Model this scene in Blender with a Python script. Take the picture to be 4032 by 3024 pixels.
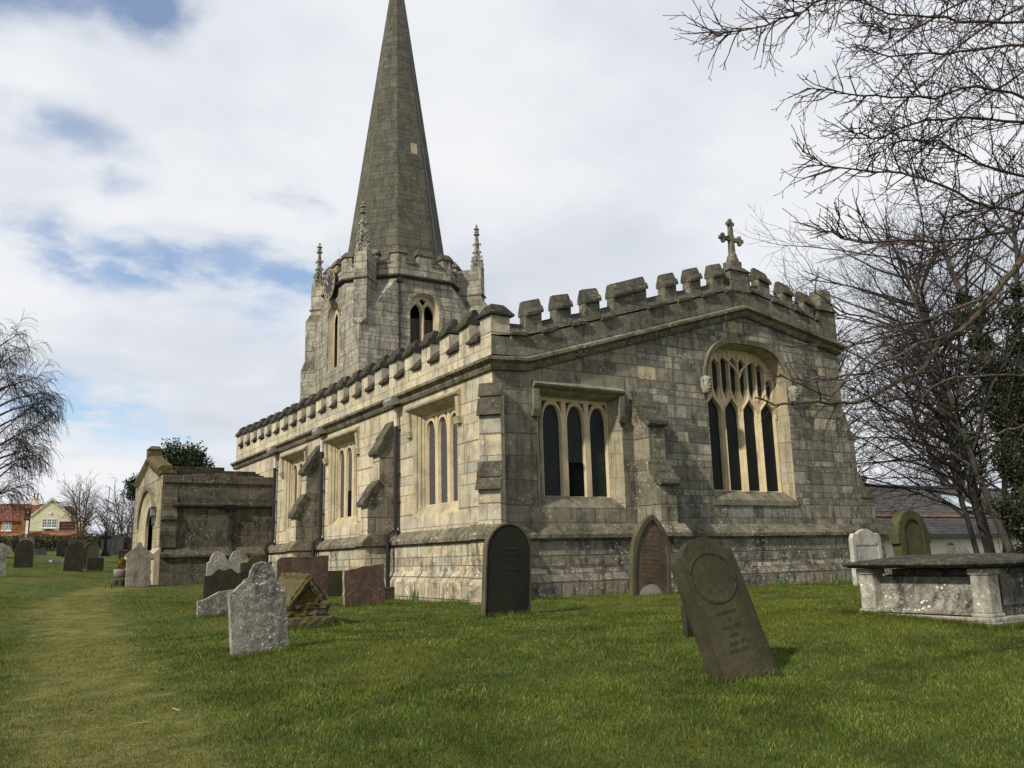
import bpy, math, random
import numpy as np
from mathutils import Vector, Matrix
from mathutils.geometry import tessellate_polygon

for o in list(bpy.data.objects): bpy.data.objects.remove(o)
scene = bpy.context.scene
COL = scene.collection
R = math.radians

# ------------------------------------------------------------------ camera
cam_d = bpy.data.cameras.new("Camera"); cam = bpy.data.objects.new("Camera", cam_d); COL.objects.link(cam)
cr = Vector((0.85325566, -0.52091303, -0.02458456)); cu = Vector((-0.08230696, -0.18107098, 0.98001983)); cw = Vector((0.51495665, 0.83418398, 0.19737461))
CAM = Vector((-8.401, -14.339, 1.6))
m = Matrix.Identity(4)
for i in range(3):
    m[i][0] = cr[i]; m[i][1] = cu[i]; m[i][2] = -cw[i]; m[i][3] = CAM[i]
cam.matrix_world = m
cam_d.sensor_width = 36.0; cam_d.lens = 36 * 3401 / 4032
cam_d.clip_start = 0.05; cam_d.clip_end = 3000
scene.camera = cam

# ------------------------------------------------------------------ light
SUN_EL, SUN_AZ = 38.0, 17.0         # degrees above horizon, degrees east of the church's south
sv = Vector((-math.cos(R(SUN_AZ)) * math.cos(R(SUN_EL)), -math.sin(R(SUN_AZ)) * math.cos(R(SUN_EL)), math.sin(R(SUN_EL))))
sl = bpy.data.lights.new("Sun", 'SUN'); sl.energy = 4.2; sl.angle = R(2.5); sl.color = (1.0, 0.93, 0.80)
so = bpy.data.objects.new("Sun", sl); COL.objects.link(so)
so.rotation_euler = sv.to_track_quat('Z', 'Y').to_euler()

scene.view_settings.view_transform = 'Standard'
scene.view_settings.look = 'None'
scene.view_settings.exposure = 0.16
scene.view_settings.gamma = 1.0
scene.render.engine = 'CYCLES'
scene.cycles.max_bounces = 6
scene.cycles.use_denoising = True

class NT:
    """small helper to write node graphs"""
    def __init__(s, tree):
        s.t = tree; s.n = tree.nodes; s.l = tree.links
    def node(s, typ, **kw):
        n = s.n.new(typ)
        for k, v in kw.items(): setattr(n, k, v)
        return n
    def inp(s, sock, v):
        if v is None: return
        if isinstance(v, bpy.types.NodeSocket): s.l.new(v, sock)
        else:
            try: sock.default_value = v
            except Exception:
                sock.default_value = (*v, 1.0) if len(v) == 3 else v
    def math(s, op, a, b=None, c=None, clamp=False):
        n = s.node('ShaderNodeMath', operation=op, use_clamp=clamp)
        s.inp(n.inputs[0], a); s.inp(n.inputs[1], b); s.inp(n.inputs[2], c)
        return n.outputs[0]
    def vmath(s, op, a, b=None):
        n = s.node('ShaderNodeVectorMath', operation=op)
        s.inp(n.inputs[0], a); s.inp(n.inputs[1], b)
        return n.outputs[0]
    def sep(s, v):
        n = s.node('ShaderNodeSeparateXYZ'); s.l.new(v, n.inputs[0]); return n.outputs
    def comb(s, x, y, z):
        n = s.node('ShaderNodeCombineXYZ')
        for i, v in enumerate((x, y, z)): s.inp(n.inputs[i], v)
        return n.outputs[0]
    def noise(s, vec, scale, detail=4, rough=0.55, dim='3D'):
        n = s.node('ShaderNodeTexNoise'); n.noise_dimensions = dim
        s.inp(n.inputs['Vector'], vec); s.inp(n.inputs['Scale'], scale); s.inp(n.inputs['Detail'], detail); s.inp(n.inputs['Roughness'], rough)
        return n.outputs['Fac']
    def white(s, vec):
        n = s.node('ShaderNodeTexWhiteNoise'); n.noise_dimensions = '3D'; s.inp(n.inputs['Vector'], vec); return n.outputs
    def voronoi(s, vec, scale, feature='F1'):
        n = s.node('ShaderNodeTexVoronoi', feature=feature); s.inp(n.inputs['Vector'], vec); s.inp(n.inputs['Scale'], scale); return n.outputs
    def rng(s, v, a, b, c=0.0, d=1.0):
        n = s.node('ShaderNodeMapRange'); n.clamp = True; n.interpolation_type = 'SMOOTHSTEP'
        for i, x in enumerate((v, a, b, c, d)): s.inp(n.inputs[i], x)
        return n.outputs[0]
    def ramp(s, fac, stops, interp='LINEAR'):
        n = s.node('ShaderNodeValToRGB'); cr_ = n.color_ramp; cr_.interpolation = interp
        while len(cr_.elements) < len(stops): cr_.elements.new(0.5)
        for e, (p, c) in zip(cr_.elements, stops): e.position = p; e.color = (*c, 1)
        s.l.new(fac, n.inputs[0]); return n.outputs[0]
    def mix(s, fac, a, b, blend='MIX'):
        n = s.node('ShaderNodeMix', data_type='RGBA', blend_type=blend)
        s.inp(n.inputs['Factor'], fac)
        ia = [i for i in n.inputs if i.type == 'RGBA']
        s.inp(ia[0], a); s.inp(ia[1], b)
        return [o for o in n.outputs if o.type == 'RGBA'][0]
    def bump(s, h, strength=0.4, dist=0.01, normal=None):
        n = s.node('ShaderNodeBump'); s.inp(n.inputs['Strength'], strength); s.inp(n.inputs['Distance'], dist); s.l.new(h, n.inputs['Height'])
        if normal: s.l.new(normal, n.inputs['Normal'])
        return n.outputs[0]

# ------------------------------------------------------------------ sky: Nishita plus procedural cloud
world = bpy.data.worlds.new("World"); scene.world = world; world.use_nodes = True
wt = NT(world.node_tree); world.node_tree.nodes.clear()
sky = wt.node('ShaderNodeTexSky', sky_type='NISHITA'); sky.sun_disc = False
sky.sun_elevation = R(SUN_EL); sky.sun_rotation = math.atan2(sv.x, sv.y); sky.dust_density = 0.6; sky.air_density = 1.0; sky.ozone_density = 2.0
bg1 = wt.node('ShaderNodeBackground'); wt.l.new(sky.outputs[0], bg1.inputs[0]); bg1.inputs[1].default_value = 0.15
tc = wt.node('ShaderNodeTexCoord'); dirv = tc.outputs['Generated']
dx, dy, dz = wt.sep(dirv)
az = wt.math('MULTIPLY', wt.math('ARCTAN2', dy, dx), 57.2958)
el = wt.math('MULTIPLY', wt.math('ARCSINE', dz), 57.2958)
# cloud-layer coordinates: the direction projected on a flat layer overhead
k = wt.math('ADD', wt.math('MAXIMUM', dz, 0.0), 0.22)
lay = wt.comb(wt.math('DIVIDE', dx, k), wt.math('DIVIDE', dy, k), 0.0)
warp = wt.noise(lay, 2.6, 5, 0.6)
warp2 = wt.noise(wt.vmath('ADD', lay, (7.3, 2.1, 0)), 1.7, 4, 0.6)
az2 = wt.math('ADD', az, wt.math('MULTIPLY', wt.math('SUBTRACT', warp, 0.5), 15.0))
el2 = wt.math('ADD', el, wt.math('MULTIPLY', wt.math('SUBTRACT', warp2, 0.5), 9.0))
gaps = None
for (a0, e0, sa, se, amp) in [(84.6, 33.2, 4.6, 3.8, 1.2), (91, 32.0, 6.5, 3.0, 1.0), (86.9, 24.2, 5.5, 1.2, .62), (83.4, 22.6, 3.2, 1.1, .5), (72.5, 23.0, 2.2, 1.1, .45),
                              (86.5, 18.6, 3.6, 1.8, .8), (82.0, 18.4, 4.8, 1.6, .9), (78.0, 18.8, 5.0, 1.5, .7), (72.8, 18.0, 4.4, 1.7, 1.0), (74.5, 15.4, 4.6, 1.9, .5),
                              (85.5, 9.4, 5.5, 2.4, .85), (82.5, 7.4, 6.0, 1.7, .65), (79, 11, 3.5, 1.2, .25), (200, 35, 30, 12, .8), (-60, 55, 50, 10, .7), (130, 30, 18, 8, .6)]:
    qa = wt.math('POWER', wt.math('ABSOLUTE', wt.math('DIVIDE', wt.math('SUBTRACT', az2, a0), sa)), 2.0)
    qe = wt.math('POWER', wt.math('ABSOLUTE', wt.math('DIVIDE', wt.math('SUBTRACT', el2, e0), se)), 2.0)
    g = wt.math('MULTIPLY', wt.math('EXPONENT', wt.math('MULTIPLY', wt.math('ADD', qa, qe), -1.0)), amp)
    gaps = g if gaps is None else wt.math('MAXIMUM', gaps, g)
wisp = wt.noise(lay, 6.0, 6, 0.62)
gapf = wt.math('MULTIPLY', gaps, wt.rng(wisp, 0.30, 0.58, 0.45, 1.0))
gapf = wt.rng(gapf, 0.06, 0.85, 0.0, 0.88)
n1 = wt.noise(lay, 0.9, 5, 0.5); n2 = wt.noise(wt.vmath('ADD', lay, (3.1, 9.4, 0)), 2.6, 5, 0.55)
shade = wt.math('ADD', wt.math('MULTIPLY', n1, 0.65), wt.math('MULTIPLY', n2, 0.35))
ccol = wt.ramp(shade, [(0.34, (0.63, 0.675, 0.75)), (0.46, (0.75, 0.785, 0.85)), (0.53, (0.86, 0.88, 0.92)), (0.64, (0.95, 0.955, 0.965))])
bg2 = wt.node('ShaderNodeBackground'); wt.l.new(ccol, bg2.inputs[0]); bg2.inputs[1].default_value = 0.88
mx = wt.node('ShaderNodeMixShader'); wt.l.new(gapf, mx.inputs[0]); wt.l.new(bg2.outputs[0], mx.inputs[1]); wt.l.new(bg1.outputs[0], mx.inputs[2])
wo = wt.node('ShaderNodeOutputWorld'); wt.l.new(mx.outputs[0], wo.inputs[0])

# ------------------------------------------------------------------ materials
def new_mat(name, rough=0.9, spec=0.25):
    m_ = bpy.data.materials.new(name); m_.use_nodes = True
    t = NT(m_.node_tree); p = m_.node_tree.nodes['Principled BSDF']
    p.inputs['Roughness'].default_value = rough; p.inputs['Specular IOR Level'].default_value = spec
    return m_, t, p

def weather(t, pos, col, stain=0.5, stain_col=(0.07, 0.065, 0.055), lichen=0.3, lich_col=(0.55, 0.54, 0.48), moss=0.0, moss_col=(0.10, 0.085, 0.012), sc=1.0):
    """dirt streaks, lichen spots and moss: marks with a shape of their own"""
    x, y, z = t.sep(pos)
    st = t.noise(t.comb(t.math('MULTIPLY', x, 2.6 * sc), t.math('MULTIPLY', y, 2.6 * sc), t.math('MULTIPLY', z, 0.5 * sc)), 1.6, 7, 0.7)
    pt = t.noise(pos, 1.3 * sc, 7, 0.72)
    sp = t.noise(pos, 26 * sc, 5, 0.78); sp2 = t.noise(t.vmath('ADD', pos, (3.3, 1.7, 5.1)), 7.5 * sc, 6, 0.72)
    col = t.mix(t.math('MULTIPLY', t.rng(st, 0.47, 0.66), min(1, stain * 1.25)), col, stain_col)
    col = t.mix(t.math('MULTIPLY', t.rng(pt, 0.49, 0.66), stain), col, stain_col)
    col = t.mix(t.rng(sp, 0.50, 0.64, 0, min(0.85, stain * .8 + .12)), col, stain_col)
    if lichen > 0:
        lm = t.rng(t.math('ADD', sp2, t.math('MULTIPLY', t.math('SUBTRACT', sp, 0.5), 1.1)), 0.50, 0.64, 0, lichen * .7)
        col = t.mix(lm, col, lich_col)
        v = t.voronoi(t.vmath('ADD', pos, t.comb(t.math('MULTIPLY', sp, .03), t.math('MULTIPLY', pt, .05), 0.0)), 15 * sc)
        patch = t.rng(t.noise(pos, 2.1 * sc, 4, 0.6), 0.46, 0.60)
        sz = t.math('MULTIPLY', t.math('MULTIPLY', t.white(v['Position'])['Value'], 0.42), patch)
        lf = t.math('MULTIPLY', t.math('GREATER_THAN', sz, v['Distance']), min(1.0, lichen * 1.6))
        col = t.mix(lf, col, tuple(min(.75, c * 1.2) for c in lich_col))
    if moss > 0:
        mo = t.rng(t.noise(pos, 3.0 * sc, 6, 0.7), 0.62 - moss * .25, 0.80 - moss * .25)
        col = t.mix(mo, col, moss_col)
    return col

def ashlar(name, stops, h=0.30, w=0.62, mortar=(0.16, 0.13, 0.095), stain=0.4, lichen=0.3, moss=0.0, bump=0.55, joint=0.009, stain_col=(0.07, 0.065, 0.055), seed=0.0, rough_face=0.5, lich_col=(0.5, 0.48, 0.40), moss_col=(0.10, 0.085, 0.012)):
    m_, t, p = new_mat(name)
    geo = t.node('ShaderNodeNewGeometry'); pos = geo.outputs['Position']
    nx, ny, nz = t.sep(geo.outputs['True Normal']); x, y, z = t.sep(pos)
    u = t.math('SUBTRACT', t.math('MULTIPLY', nx, y), t.math('MULTIPLY', ny, x))
    top = t.math('GREATER_THAN', t.math('ABSOLUTE', nz), 0.75)
    u = t.math('ADD', u, t.math('MULTIPLY', top, t.math('ADD', x, y)))
    v = t.math('DIVIDE', t.math('ADD', z, seed), h)
    v = t.math('ADD', v, t.math('MULTIPLY', t.math('SINE', t.math('MULTIPLY', v, 1.7)), 0.3))
    row = t.math('FLOOR', v); fv = t.math('FRACT', v)
    wr = t.white(t.comb(row, seed, 3.7)); rr = wr['Value']
    uu = t.math('ADD', t.math('DIVIDE', u, t.math('MULTIPLY', t.math('ADD', t.math('MULTIPLY', rr, 0.55), 0.72), w)), t.math('MULTIPLY', rr, 17.3))
    uu = t.math('ADD', uu, t.math('MULTIPLY', t.math('SINE', t.math('ADD', t.math('MULTIPLY', uu, 2.3), t.math('MULTIPLY', row, 5.1))), 0.22))
    cl = t.math('FLOOR', uu); fu = t.math('FRACT', uu)
    idw = t.white(t.comb(row, cl, t.math('ROUND', t.math('MULTIPLY', nx, 3.0))))
    wob = t.math('MULTIPLY', t.math('SUBTRACT', t.noise(pos, 14, 4, 0.65), 0.5), 0.026)
    du = t.math('MULTIPLY', t.math('MINIMUM', fu, t.math('SUBTRACT', 1.0, fu)), w)
    dv = t.math('MULTIPLY', t.math('MINIMUM', fv, t.math('SUBTRACT', 1.0, fv)), h)
    d = t.math('ADD', t.math('MINIMUM', du, dv), wob)
    mort = t.rng(d, joint * 0.45, joint * 1.5, 1.0, 0.0)
    base = t.ramp(idw['Value'], stops, 'LINEAR')
    big = t.noise(pos, 0.45, 4, 0.6); mid = t.noise(pos, 5.0, 6, 0.7); fine = t.noise(pos, 55, 3, 0.7)
    val = t.math('ADD', t.math('ADD', t.math('MULTIPLY', big, 0.7), t.math('MULTIPLY', mid, 0.75)), t.math('MULTIPLY', fine, 0.45))
    val = t.rng(val, 0.55, 1.35, 0.62, 1.34)
    base = t.mix(1.0, base, t.comb(val, val, val), 'MULTIPLY')
    col = weather(t, pos, base, stain, stain_col, lichen, lich_col, moss, moss_col)
    col = t.mix(t.math('MULTIPLY', mort, 0.85), col, mortar)
    t.l.new(col, p.inputs['Base Color'])
    hgt = t.math('SUBTRACT', t.math('ADD', t.math('ADD', t.math('MULTIPLY', mid, rough_face * 1.4), t.math('MULTIPLY', fine, rough_face * 0.5)), t.math('MULTIPLY', t.white(t.comb(cl, row, 9.1))['Value'], 0.35)), t.math('MULTIPLY', mort, 0.9))
    t.l.new(t.bump(hgt, bump, 0.03), p.inputs['Normal'])
    return m_

def stone(name, c1, c2, stain=0.4, lichen=0.4, lich_col=(0.55, 0.54, 0.48), moss=0.0, moss_col=(0.10, 0.085, 0.012), stain_col=(0.05, 0.048, 0.04), sc=1.0, bump=0.5, rough=0.92, coord='Object', spec=0.2):
    m_, t, p = new_mat(name, rough, spec)
    if coord == 'Object': pos = t.node('ShaderNodeTexCoord').outputs['Object']
    else: pos = t.node('ShaderNodeNewGeometry').outputs['Position']
    oi = t.node('ShaderNodeObjectInfo')
    pos = t.vmath('ADD', pos, t.comb(t.math('MULTIPLY', oi.outputs['Random'], 9.0), 0.0, 0.0)) if coord == 'Object' else pos
    a = t.noise(pos, 2.2 * sc, 7, 0.68); b = t.noise(pos, 22 * sc, 4, 0.7)
    f = t.rng(t.math('ADD', t.math('MULTIPLY', a, 0.7), t.math('MULTIPLY', b, 0.3)), 0.34, 0.66)
    col = weather(t, pos, t.mix(f, c1, c2), stain, stain_col, lichen, lich_col, moss, moss_col, sc)
    t.l.new(col, p.inputs['Base Color'])
    t.l.new(t.bump(t.math('ADD', t.math('MULTIPLY', a, 1.0), t.math('MULTIPLY', b, 0.6)), bump, 0.02), p.inputs['Normal'])
    return m_

def plain(name, c, rough=0.6, spec=0.4, metal=0.0, var=0.25, sc=6.0):
    m_, t, p = new_mat(name, rough, spec); p.inputs['Metallic'].default_value = metal
    pos = t.node('ShaderNodeNewGeometry').outputs['Position']
    f = t.rng(t.noise(pos, sc, 5, 0.65), 0.3, 0.7, 1 - var, 1 + var)
    t.l.new(t.mix(1.0, c, t.comb(f, f, f), 'MULTIPLY'), p.inputs['Base Color'])
    return m_

M = {}
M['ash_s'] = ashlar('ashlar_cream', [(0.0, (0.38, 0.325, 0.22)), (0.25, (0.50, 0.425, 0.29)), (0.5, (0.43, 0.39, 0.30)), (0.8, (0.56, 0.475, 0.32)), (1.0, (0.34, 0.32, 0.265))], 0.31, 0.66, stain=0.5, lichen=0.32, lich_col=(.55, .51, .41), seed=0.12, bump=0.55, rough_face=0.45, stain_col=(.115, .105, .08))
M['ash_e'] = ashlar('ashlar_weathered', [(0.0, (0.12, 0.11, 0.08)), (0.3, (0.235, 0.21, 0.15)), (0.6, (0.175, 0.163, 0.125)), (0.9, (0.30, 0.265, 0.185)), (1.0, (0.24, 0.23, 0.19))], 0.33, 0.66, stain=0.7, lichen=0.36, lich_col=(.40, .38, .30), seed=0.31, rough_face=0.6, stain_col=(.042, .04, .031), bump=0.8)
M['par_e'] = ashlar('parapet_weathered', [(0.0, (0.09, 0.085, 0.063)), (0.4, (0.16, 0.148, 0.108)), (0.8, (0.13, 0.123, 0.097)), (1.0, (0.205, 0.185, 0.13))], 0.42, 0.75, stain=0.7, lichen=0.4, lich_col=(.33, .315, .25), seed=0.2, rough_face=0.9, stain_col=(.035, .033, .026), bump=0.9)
M['weath'] = stone('buttress_weathering', (0.04, 0.037, 0.028), (0.105, 0.095, 0.068), stain=0.55, lichen=0.35, lich_col=(.26, .245, .19), moss=0.1, moss_col=(0.05, 0.043, 0.016), coord='World', bump=1.2, stain_col=(.02, .019, .015))
M['chancel'] = ashlar('chancel_stone', [(0.0, (0.085, 0.082, 0.07)), (0.18, (0.20, 0.185, 0.14)), (0.36, (0.13, 0.127, 0.11)), (0.55, (0.27, 0.245, 0.175)), (0.7, (0.165, 0.16, 0.14)), (0.88, (0.33, 0.315, 0.265)), (1.0, (0.46, 0.39, 0.25))], 0.20, 0.36, stain=0.68, lichen=0.38, lich_col=(.46, .44, .37), seed=0.77, rough_face=0.9, joint=0.009, stain_col=(.04, .038, .031), bump=0.9)
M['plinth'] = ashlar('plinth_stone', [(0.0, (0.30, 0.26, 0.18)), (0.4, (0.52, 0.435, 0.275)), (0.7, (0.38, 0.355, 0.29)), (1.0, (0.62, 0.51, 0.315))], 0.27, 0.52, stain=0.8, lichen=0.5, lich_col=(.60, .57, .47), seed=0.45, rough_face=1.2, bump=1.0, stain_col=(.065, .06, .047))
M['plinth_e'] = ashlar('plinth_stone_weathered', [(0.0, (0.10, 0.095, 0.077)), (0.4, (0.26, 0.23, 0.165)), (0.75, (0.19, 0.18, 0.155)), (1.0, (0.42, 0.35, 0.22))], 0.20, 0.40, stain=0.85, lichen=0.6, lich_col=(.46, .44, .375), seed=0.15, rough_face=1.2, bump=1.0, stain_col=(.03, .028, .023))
M['tower'] = ashlar('tower_stone', [(0.0, (0.19, 0.175, 0.138)), (0.3, (0.34, 0.305, 0.228)), (0.6, (0.26, 0.247, 0.208)), (0.85, (0.41, 0.365, 0.265)), (1.0, (0.32, 0.31, 0.275))], 0.24, 0.46, stain=0.65, lichen=0.38, lich_col=(.46, .44, .37), seed=0.9, rough_face=0.9, mortar=(0.09, 0.082, 0.062), stain_col=(.075, .07, .055), bump=0.8)
M['spire'] = ashlar('spire_stone', [(0.0, (0.078, 0.074, 0.056)), (0.4, (0.112, 0.104, 0.078)), (0.8, (0.092, 0.090, 0.072)), (0.97, (0.13, 0.12, 0.09)), (1.0, (0.165, 0.145, 0.105))], 0.27, 0.55, stain=0.6, lichen=0.3, lich_col=(.19, .18, .14), seed=0.2, rough_face=1.2, stain_col=(0.04, 0.04, 0.026), mortar=(0.058, 0.054, 0.042), joint=0.008, bump=0.9)
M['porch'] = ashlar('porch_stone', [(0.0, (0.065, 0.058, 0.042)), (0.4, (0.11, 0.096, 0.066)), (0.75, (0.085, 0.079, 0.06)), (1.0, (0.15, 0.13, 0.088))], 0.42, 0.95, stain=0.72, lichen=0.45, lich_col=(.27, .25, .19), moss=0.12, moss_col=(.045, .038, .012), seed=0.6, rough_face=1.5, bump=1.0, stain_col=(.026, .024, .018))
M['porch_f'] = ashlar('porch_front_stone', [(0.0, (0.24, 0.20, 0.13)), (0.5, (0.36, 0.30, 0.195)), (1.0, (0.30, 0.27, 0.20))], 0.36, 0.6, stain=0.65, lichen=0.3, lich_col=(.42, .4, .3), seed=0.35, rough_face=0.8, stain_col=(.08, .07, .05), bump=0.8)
M['cope'] = stone('weathered_coping', (0.024, 0.022, 0.016), (0.058, 0.052, 0.037), stain=0.5, lichen=0.3, lich_col=(.20, .185, .14), moss=0.12, moss_col=(0.045, 0.038, 0.014), coord='World', bump=1.2, stain_col=(.014, .013, .010))
M['string'] = stone('string_stone', (0.07, 0.063, 0.046), (0.20, 0.175, 0.12), stain=0.62, lichen=0.4, lich_col=(.40, .37, .28), moss=0.12, moss_col=(.05, .045, .018), coord='World', bump=0.9, stain_col=(.03, .028, .021))
M['trim'] = stone('dressed_stone', (0.44, 0.355, 0.215), (0.58, 0.48, 0.305), stain=0.25, lichen=0.12, coord='World', bump=0.3, stain_col=(.16, .135, .085))
M['trim_w'] = stone('dressed_stone_weathered', (0.32, 0.27, 0.175), (0.46, 0.385, 0.25), stain=0.42, lichen=0.2, coord='World', bump=0.4, stain_col=(.12, .105, .075))
M['jamb_e'] = ashlar('jamb_ashlar', [(0.0, (0.27, 0.23, 0.15)), (0.5, (0.38, 0.325, 0.21)), (1.0, (0.33, 0.295, 0.22))], 0.36, 0.5, stain=0.45, lichen=0.15, lich_col=(.42, .4, .32), seed=0.5, rough_face=0.3, stain_col=(.09, .08, .06), joint=0.006)
M['sill_e'] = stone('window_sill_stone', (0.10, 0.092, 0.068), (0.22, 0.195, 0.135), stain=0.6, lichen=0.25, lich_col=(.36, .34, .27), coord='World', bump=0.6, stain_col=(.045, .042, .033))
M['trim_g'] = stone('hood_stone', (0.13, 0.118, 0.084), (0.24, 0.215, 0.15), stain=0.5, lichen=0.25, lich_col=(.38, .36, .28), coord='World', bump=0.5, stain_col=(.05, .046, .035))
M['stop'] = stone('carved_pale_stone', (0.20, 0.19, 0.15), (0.46, 0.43, 0.36), stain=0.7, lichen=0.2, coord='World', bump=1.2, sc=3, stain_col=(.04,.038,.03))
M['lead'] = plain('lead_roof', (0.16, 0.165, 0.175), 0.5, 0.5)
M['black'] = plain('black_iron', (0.012, 0.012, 0.014), 0.35, 0.5)
M['whitepipe'] = plain('pale_pipe_paint', (0.48, 0.44, 0.36), 0.6)
M['lampbox'] = plain('lamp_housing', (0.20, 0.185, 0.15), 0.6)
M['lampglass'] = plain('lamp_glass', (0.17, 0.18, 0.175), 0.3, 0.4)
M['dark'] = plain('dark_interior', (0.006, 0.006, 0.006), 0.9, 0.05)
M['wood'] = plain('louvre_wood', (0.055, 0.045, 0.036), 0.8, 0.2, sc=20)
M['gold'] = plain('gilding', (0.36, 0.27, 0.13), 0.5, 0.4)
M['dial'] = plain('clock_dial', (0.020, 0.022, 0.034), 0.5, 0.3)

def glass_mat(name, lat_col, body, sx=0.085, sz=0.13, lw=0.07):
    m_, t, p = new_mat(name, 0.4, 0.12)
    geo = t.node('ShaderNodeNewGeometry'); x, y, z = t.sep(geo.outputs['Position']); u = t.math('ADD', x, y)
    a = t.math('ADD', t.math('DIVIDE', u, sx), t.math('DIVIDE', z, sz)); b = t.math('SUBTRACT', t.math('DIVIDE', u, sx), t.math('DIVIDE', z, sz))
    def line(q):
        f = t.math('FRACT', q); return t.math('LESS_THAN', t.math('MINIMUM', f, t.math('SUBTRACT', 1.0, f)), lw)
    lat = t.math('MAXIMUM', line(a), line(b))
    pane = t.white(t.comb(t.math('FLOOR', a), t.math('FLOOR', b), 1.0))
    bc = t.mix(pane['Value'], body, tuple(c * 2.2 for c in body))
    t.l.new(t.mix(lat, bc, lat_col), p.inputs['Base Color'])
    t.l.new(t.math('ADD', t.math('MULTIPLY', lat, 0.3), 0.3), p.inputs['Roughness'])
    nrm = t.comb(t.math('MULTIPLY', t.math('SUBTRACT', pane['Value'], 0.5), 1.0), 0, 0)
    hb = t.math('ADD', t.math('MULTIPLY', pane['Value'], 0.2), lat)
    t.l.new(t.bump(hb, 0.3, 0.01), p.inputs['Normal'])
    return m_
M['glass_s'] = glass_mat('leaded_glass', (0.21, 0.21, 0.195), (0.008, 0.010, 0.011), lw=0.055)
M['glass_e'] = glass_mat('leaded_glass_guarded', (0.045, 0.05, 0.048), (0.005, 0.008, 0.008))
M['glass_chancel'] = glass_mat('wire_guarded_glass', (0.02, 0.023, 0.023), (0.004, 0.006, 0.006), 0.03, 0.03, 0.2)

# headstones
M['h_grey'] = stone('lichened_grey_stone', (0.10, 0.097, 0.08), (0.25, 0.24, 0.20), stain=0.6, lichen=0.9, lich_col=(0.40, 0.39, 0.33), sc=1.6, bump=1.0)
M['h_low'] = stone('lichened_brown_stone', (0.12, 0.10, 0.075), (0.20, 0.175, 0.135), stain=0.4, lichen=0.9, lich_col=(0.42, 0.41, 0.36), sc=1.5, bump=0.7)
M['h_dark'] = stone('dark_mossy_stone', (0.022, 0.021, 0.012), (0.045, 0.04, 0.024), stain=0.45, lichen=0.12, lich_col=(.10,.095,.06), sc=1.2, stain_col=(0.014, 0.014, 0.01))
M['h_olive'] = stone('olive_stone', (0.036, 0.034, 0.015), (0.065, 0.06, 0.027), stain=0.45, lichen=0.08, lich_col=(.12,.11,.06), sc=1.2, stain_col=(0.02, 0.02, 0.01))
M['h_pale'] = stone('pale_lichened_stone', (0.17, 0.16, 0.125), (0.29, 0.27, 0.215), stain=0.5, lichen=0.75, lich_col=(0.46, 0.44, 0.37), sc=1.4, bump=0.9, stain_col=(.07,.066,.05))
M['h_orn'] = stone('spotted_grey_stone', (0.06, 0.058, 0.05), (0.19, 0.185, 0.16), stain=0.85, lichen=0.9, lich_col=(0.46, 0.45, 0.41), sc=1.7, bump=0.9, stain_col=(0.035, 0.034, 0.03))
M['h_red'] = stone('red_sandstone', (0.078, 0.046, 0.033), (0.135, 0.078, 0.055), stain=0.55, lichen=0.25, lich_col=(0.24, 0.19, 0.155), sc=1.0, bump=1.0, stain_col=(0.035, 0.028, 0.021))
M['h_black'] = stone('blackened_stone', (0.010, 0.011, 0.008), (0.02, 0.02, 0.012), stain=0.3, lichen=0.0, stain_col=(0.007, 0.008, 0.007), bump=0.25, rough=0.75)
M['h_edge'] = stone('green_edge_stone', (0.045, 0.043, 0.022), (0.11, 0.10, 0.058), stain=0.5, lichen=0.15, lich_col=(.22,.21,.13))
M['h_rust'] = stone('rusty_sandstone', (0.062, 0.05, 0.034), (0.125, 0.098, 0.068), stain=0.6, lichen=0.1, lich_col=(.17,.14,.1), stain_col=(0.035, 0.032, 0.022))
M['letters'] = plain('rusty_lettering', (0.13, 0.075, 0.04), 0.9, 0.1)
M['letters_dk'] = plain('worn_lettering', (0.045, 0.045, 0.04), 0.9, 0.1)
M['letters_lean'] = plain('mossy_lettering', (0.027, 0.0245, 0.0145), 0.9, 0.1)
M['patch'] = stone('cement_patch', (0.21, 0.195, 0.16), (0.30, 0.275, 0.225), stain=0.25, lichen=0.0, bump=0.4)
M['h_lean'] = stone('green_slab_stone', (0.030, 0.027, 0.015), (0.062, 0.056, 0.028), stain=0.62, lichen=0.05, lich_col=(.12,.115,.08), stain_col=(0.022, 0.018, 0.013), sc=0.9, bump=0.6)
M['h_lime'] = stone('yellow_green_stone', (0.042, 0.042, 0.018), (0.08, 0.075, 0.032), stain=0.5, lichen=0.15, lich_col=(.14, .13, .07), stain_col=(0.028, 0.026, 0.015))
M['h_white'] = stone('whitened_stone', (0.34, 0.325, 0.27), (0.52, 0.50, 0.44), stain=0.5, lichen=0.2, moss=0.16, moss_col=(0.06, 0.055, 0.03), stain_col=(0.13, 0.12, 0.10))
M['tomb'] = stone('tomb_limestone', (0.20, 0.185, 0.15), (0.44, 0.41, 0.34), stain=0.62, lichen=0.7, lich_col=(0.58, 0.56, 0.50), sc=1.2, bump=0.9, stain_col=(.055, .05, .042))
M['tomb_p'] = stone('tomb_side_stone', (0.085, 0.078, 0.062), (0.25, 0.23, 0.185), stain=0.85, lichen=0.6, lich_col=(0.46, 0.44, 0.38), sc=1.1, bump=1.0, stain_col=(.03, .028, .024))
M['tomb_d'] = stone('tomb_limestone_dirty', (0.06, 0.056, 0.044), (0.16, 0.148, 0.12), stain=0.7, lichen=0.5, lich_col=(0.38, 0.37, 0.32), sc=1.2, bump=0.8, stain_col=(.03, .028, .022))  # darker tone of the tomb stone, for its core and east end
M['ledger'] = stone('tomb_ledger', (0.022, 0.020, 0.017), (0.05, 0.045, 0.035), stain=0.5, lichen=0.45, lich_col=(0.20, 0.19, 0.155), sc=1.2, stain_col=(.012,.011,.009))
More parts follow.
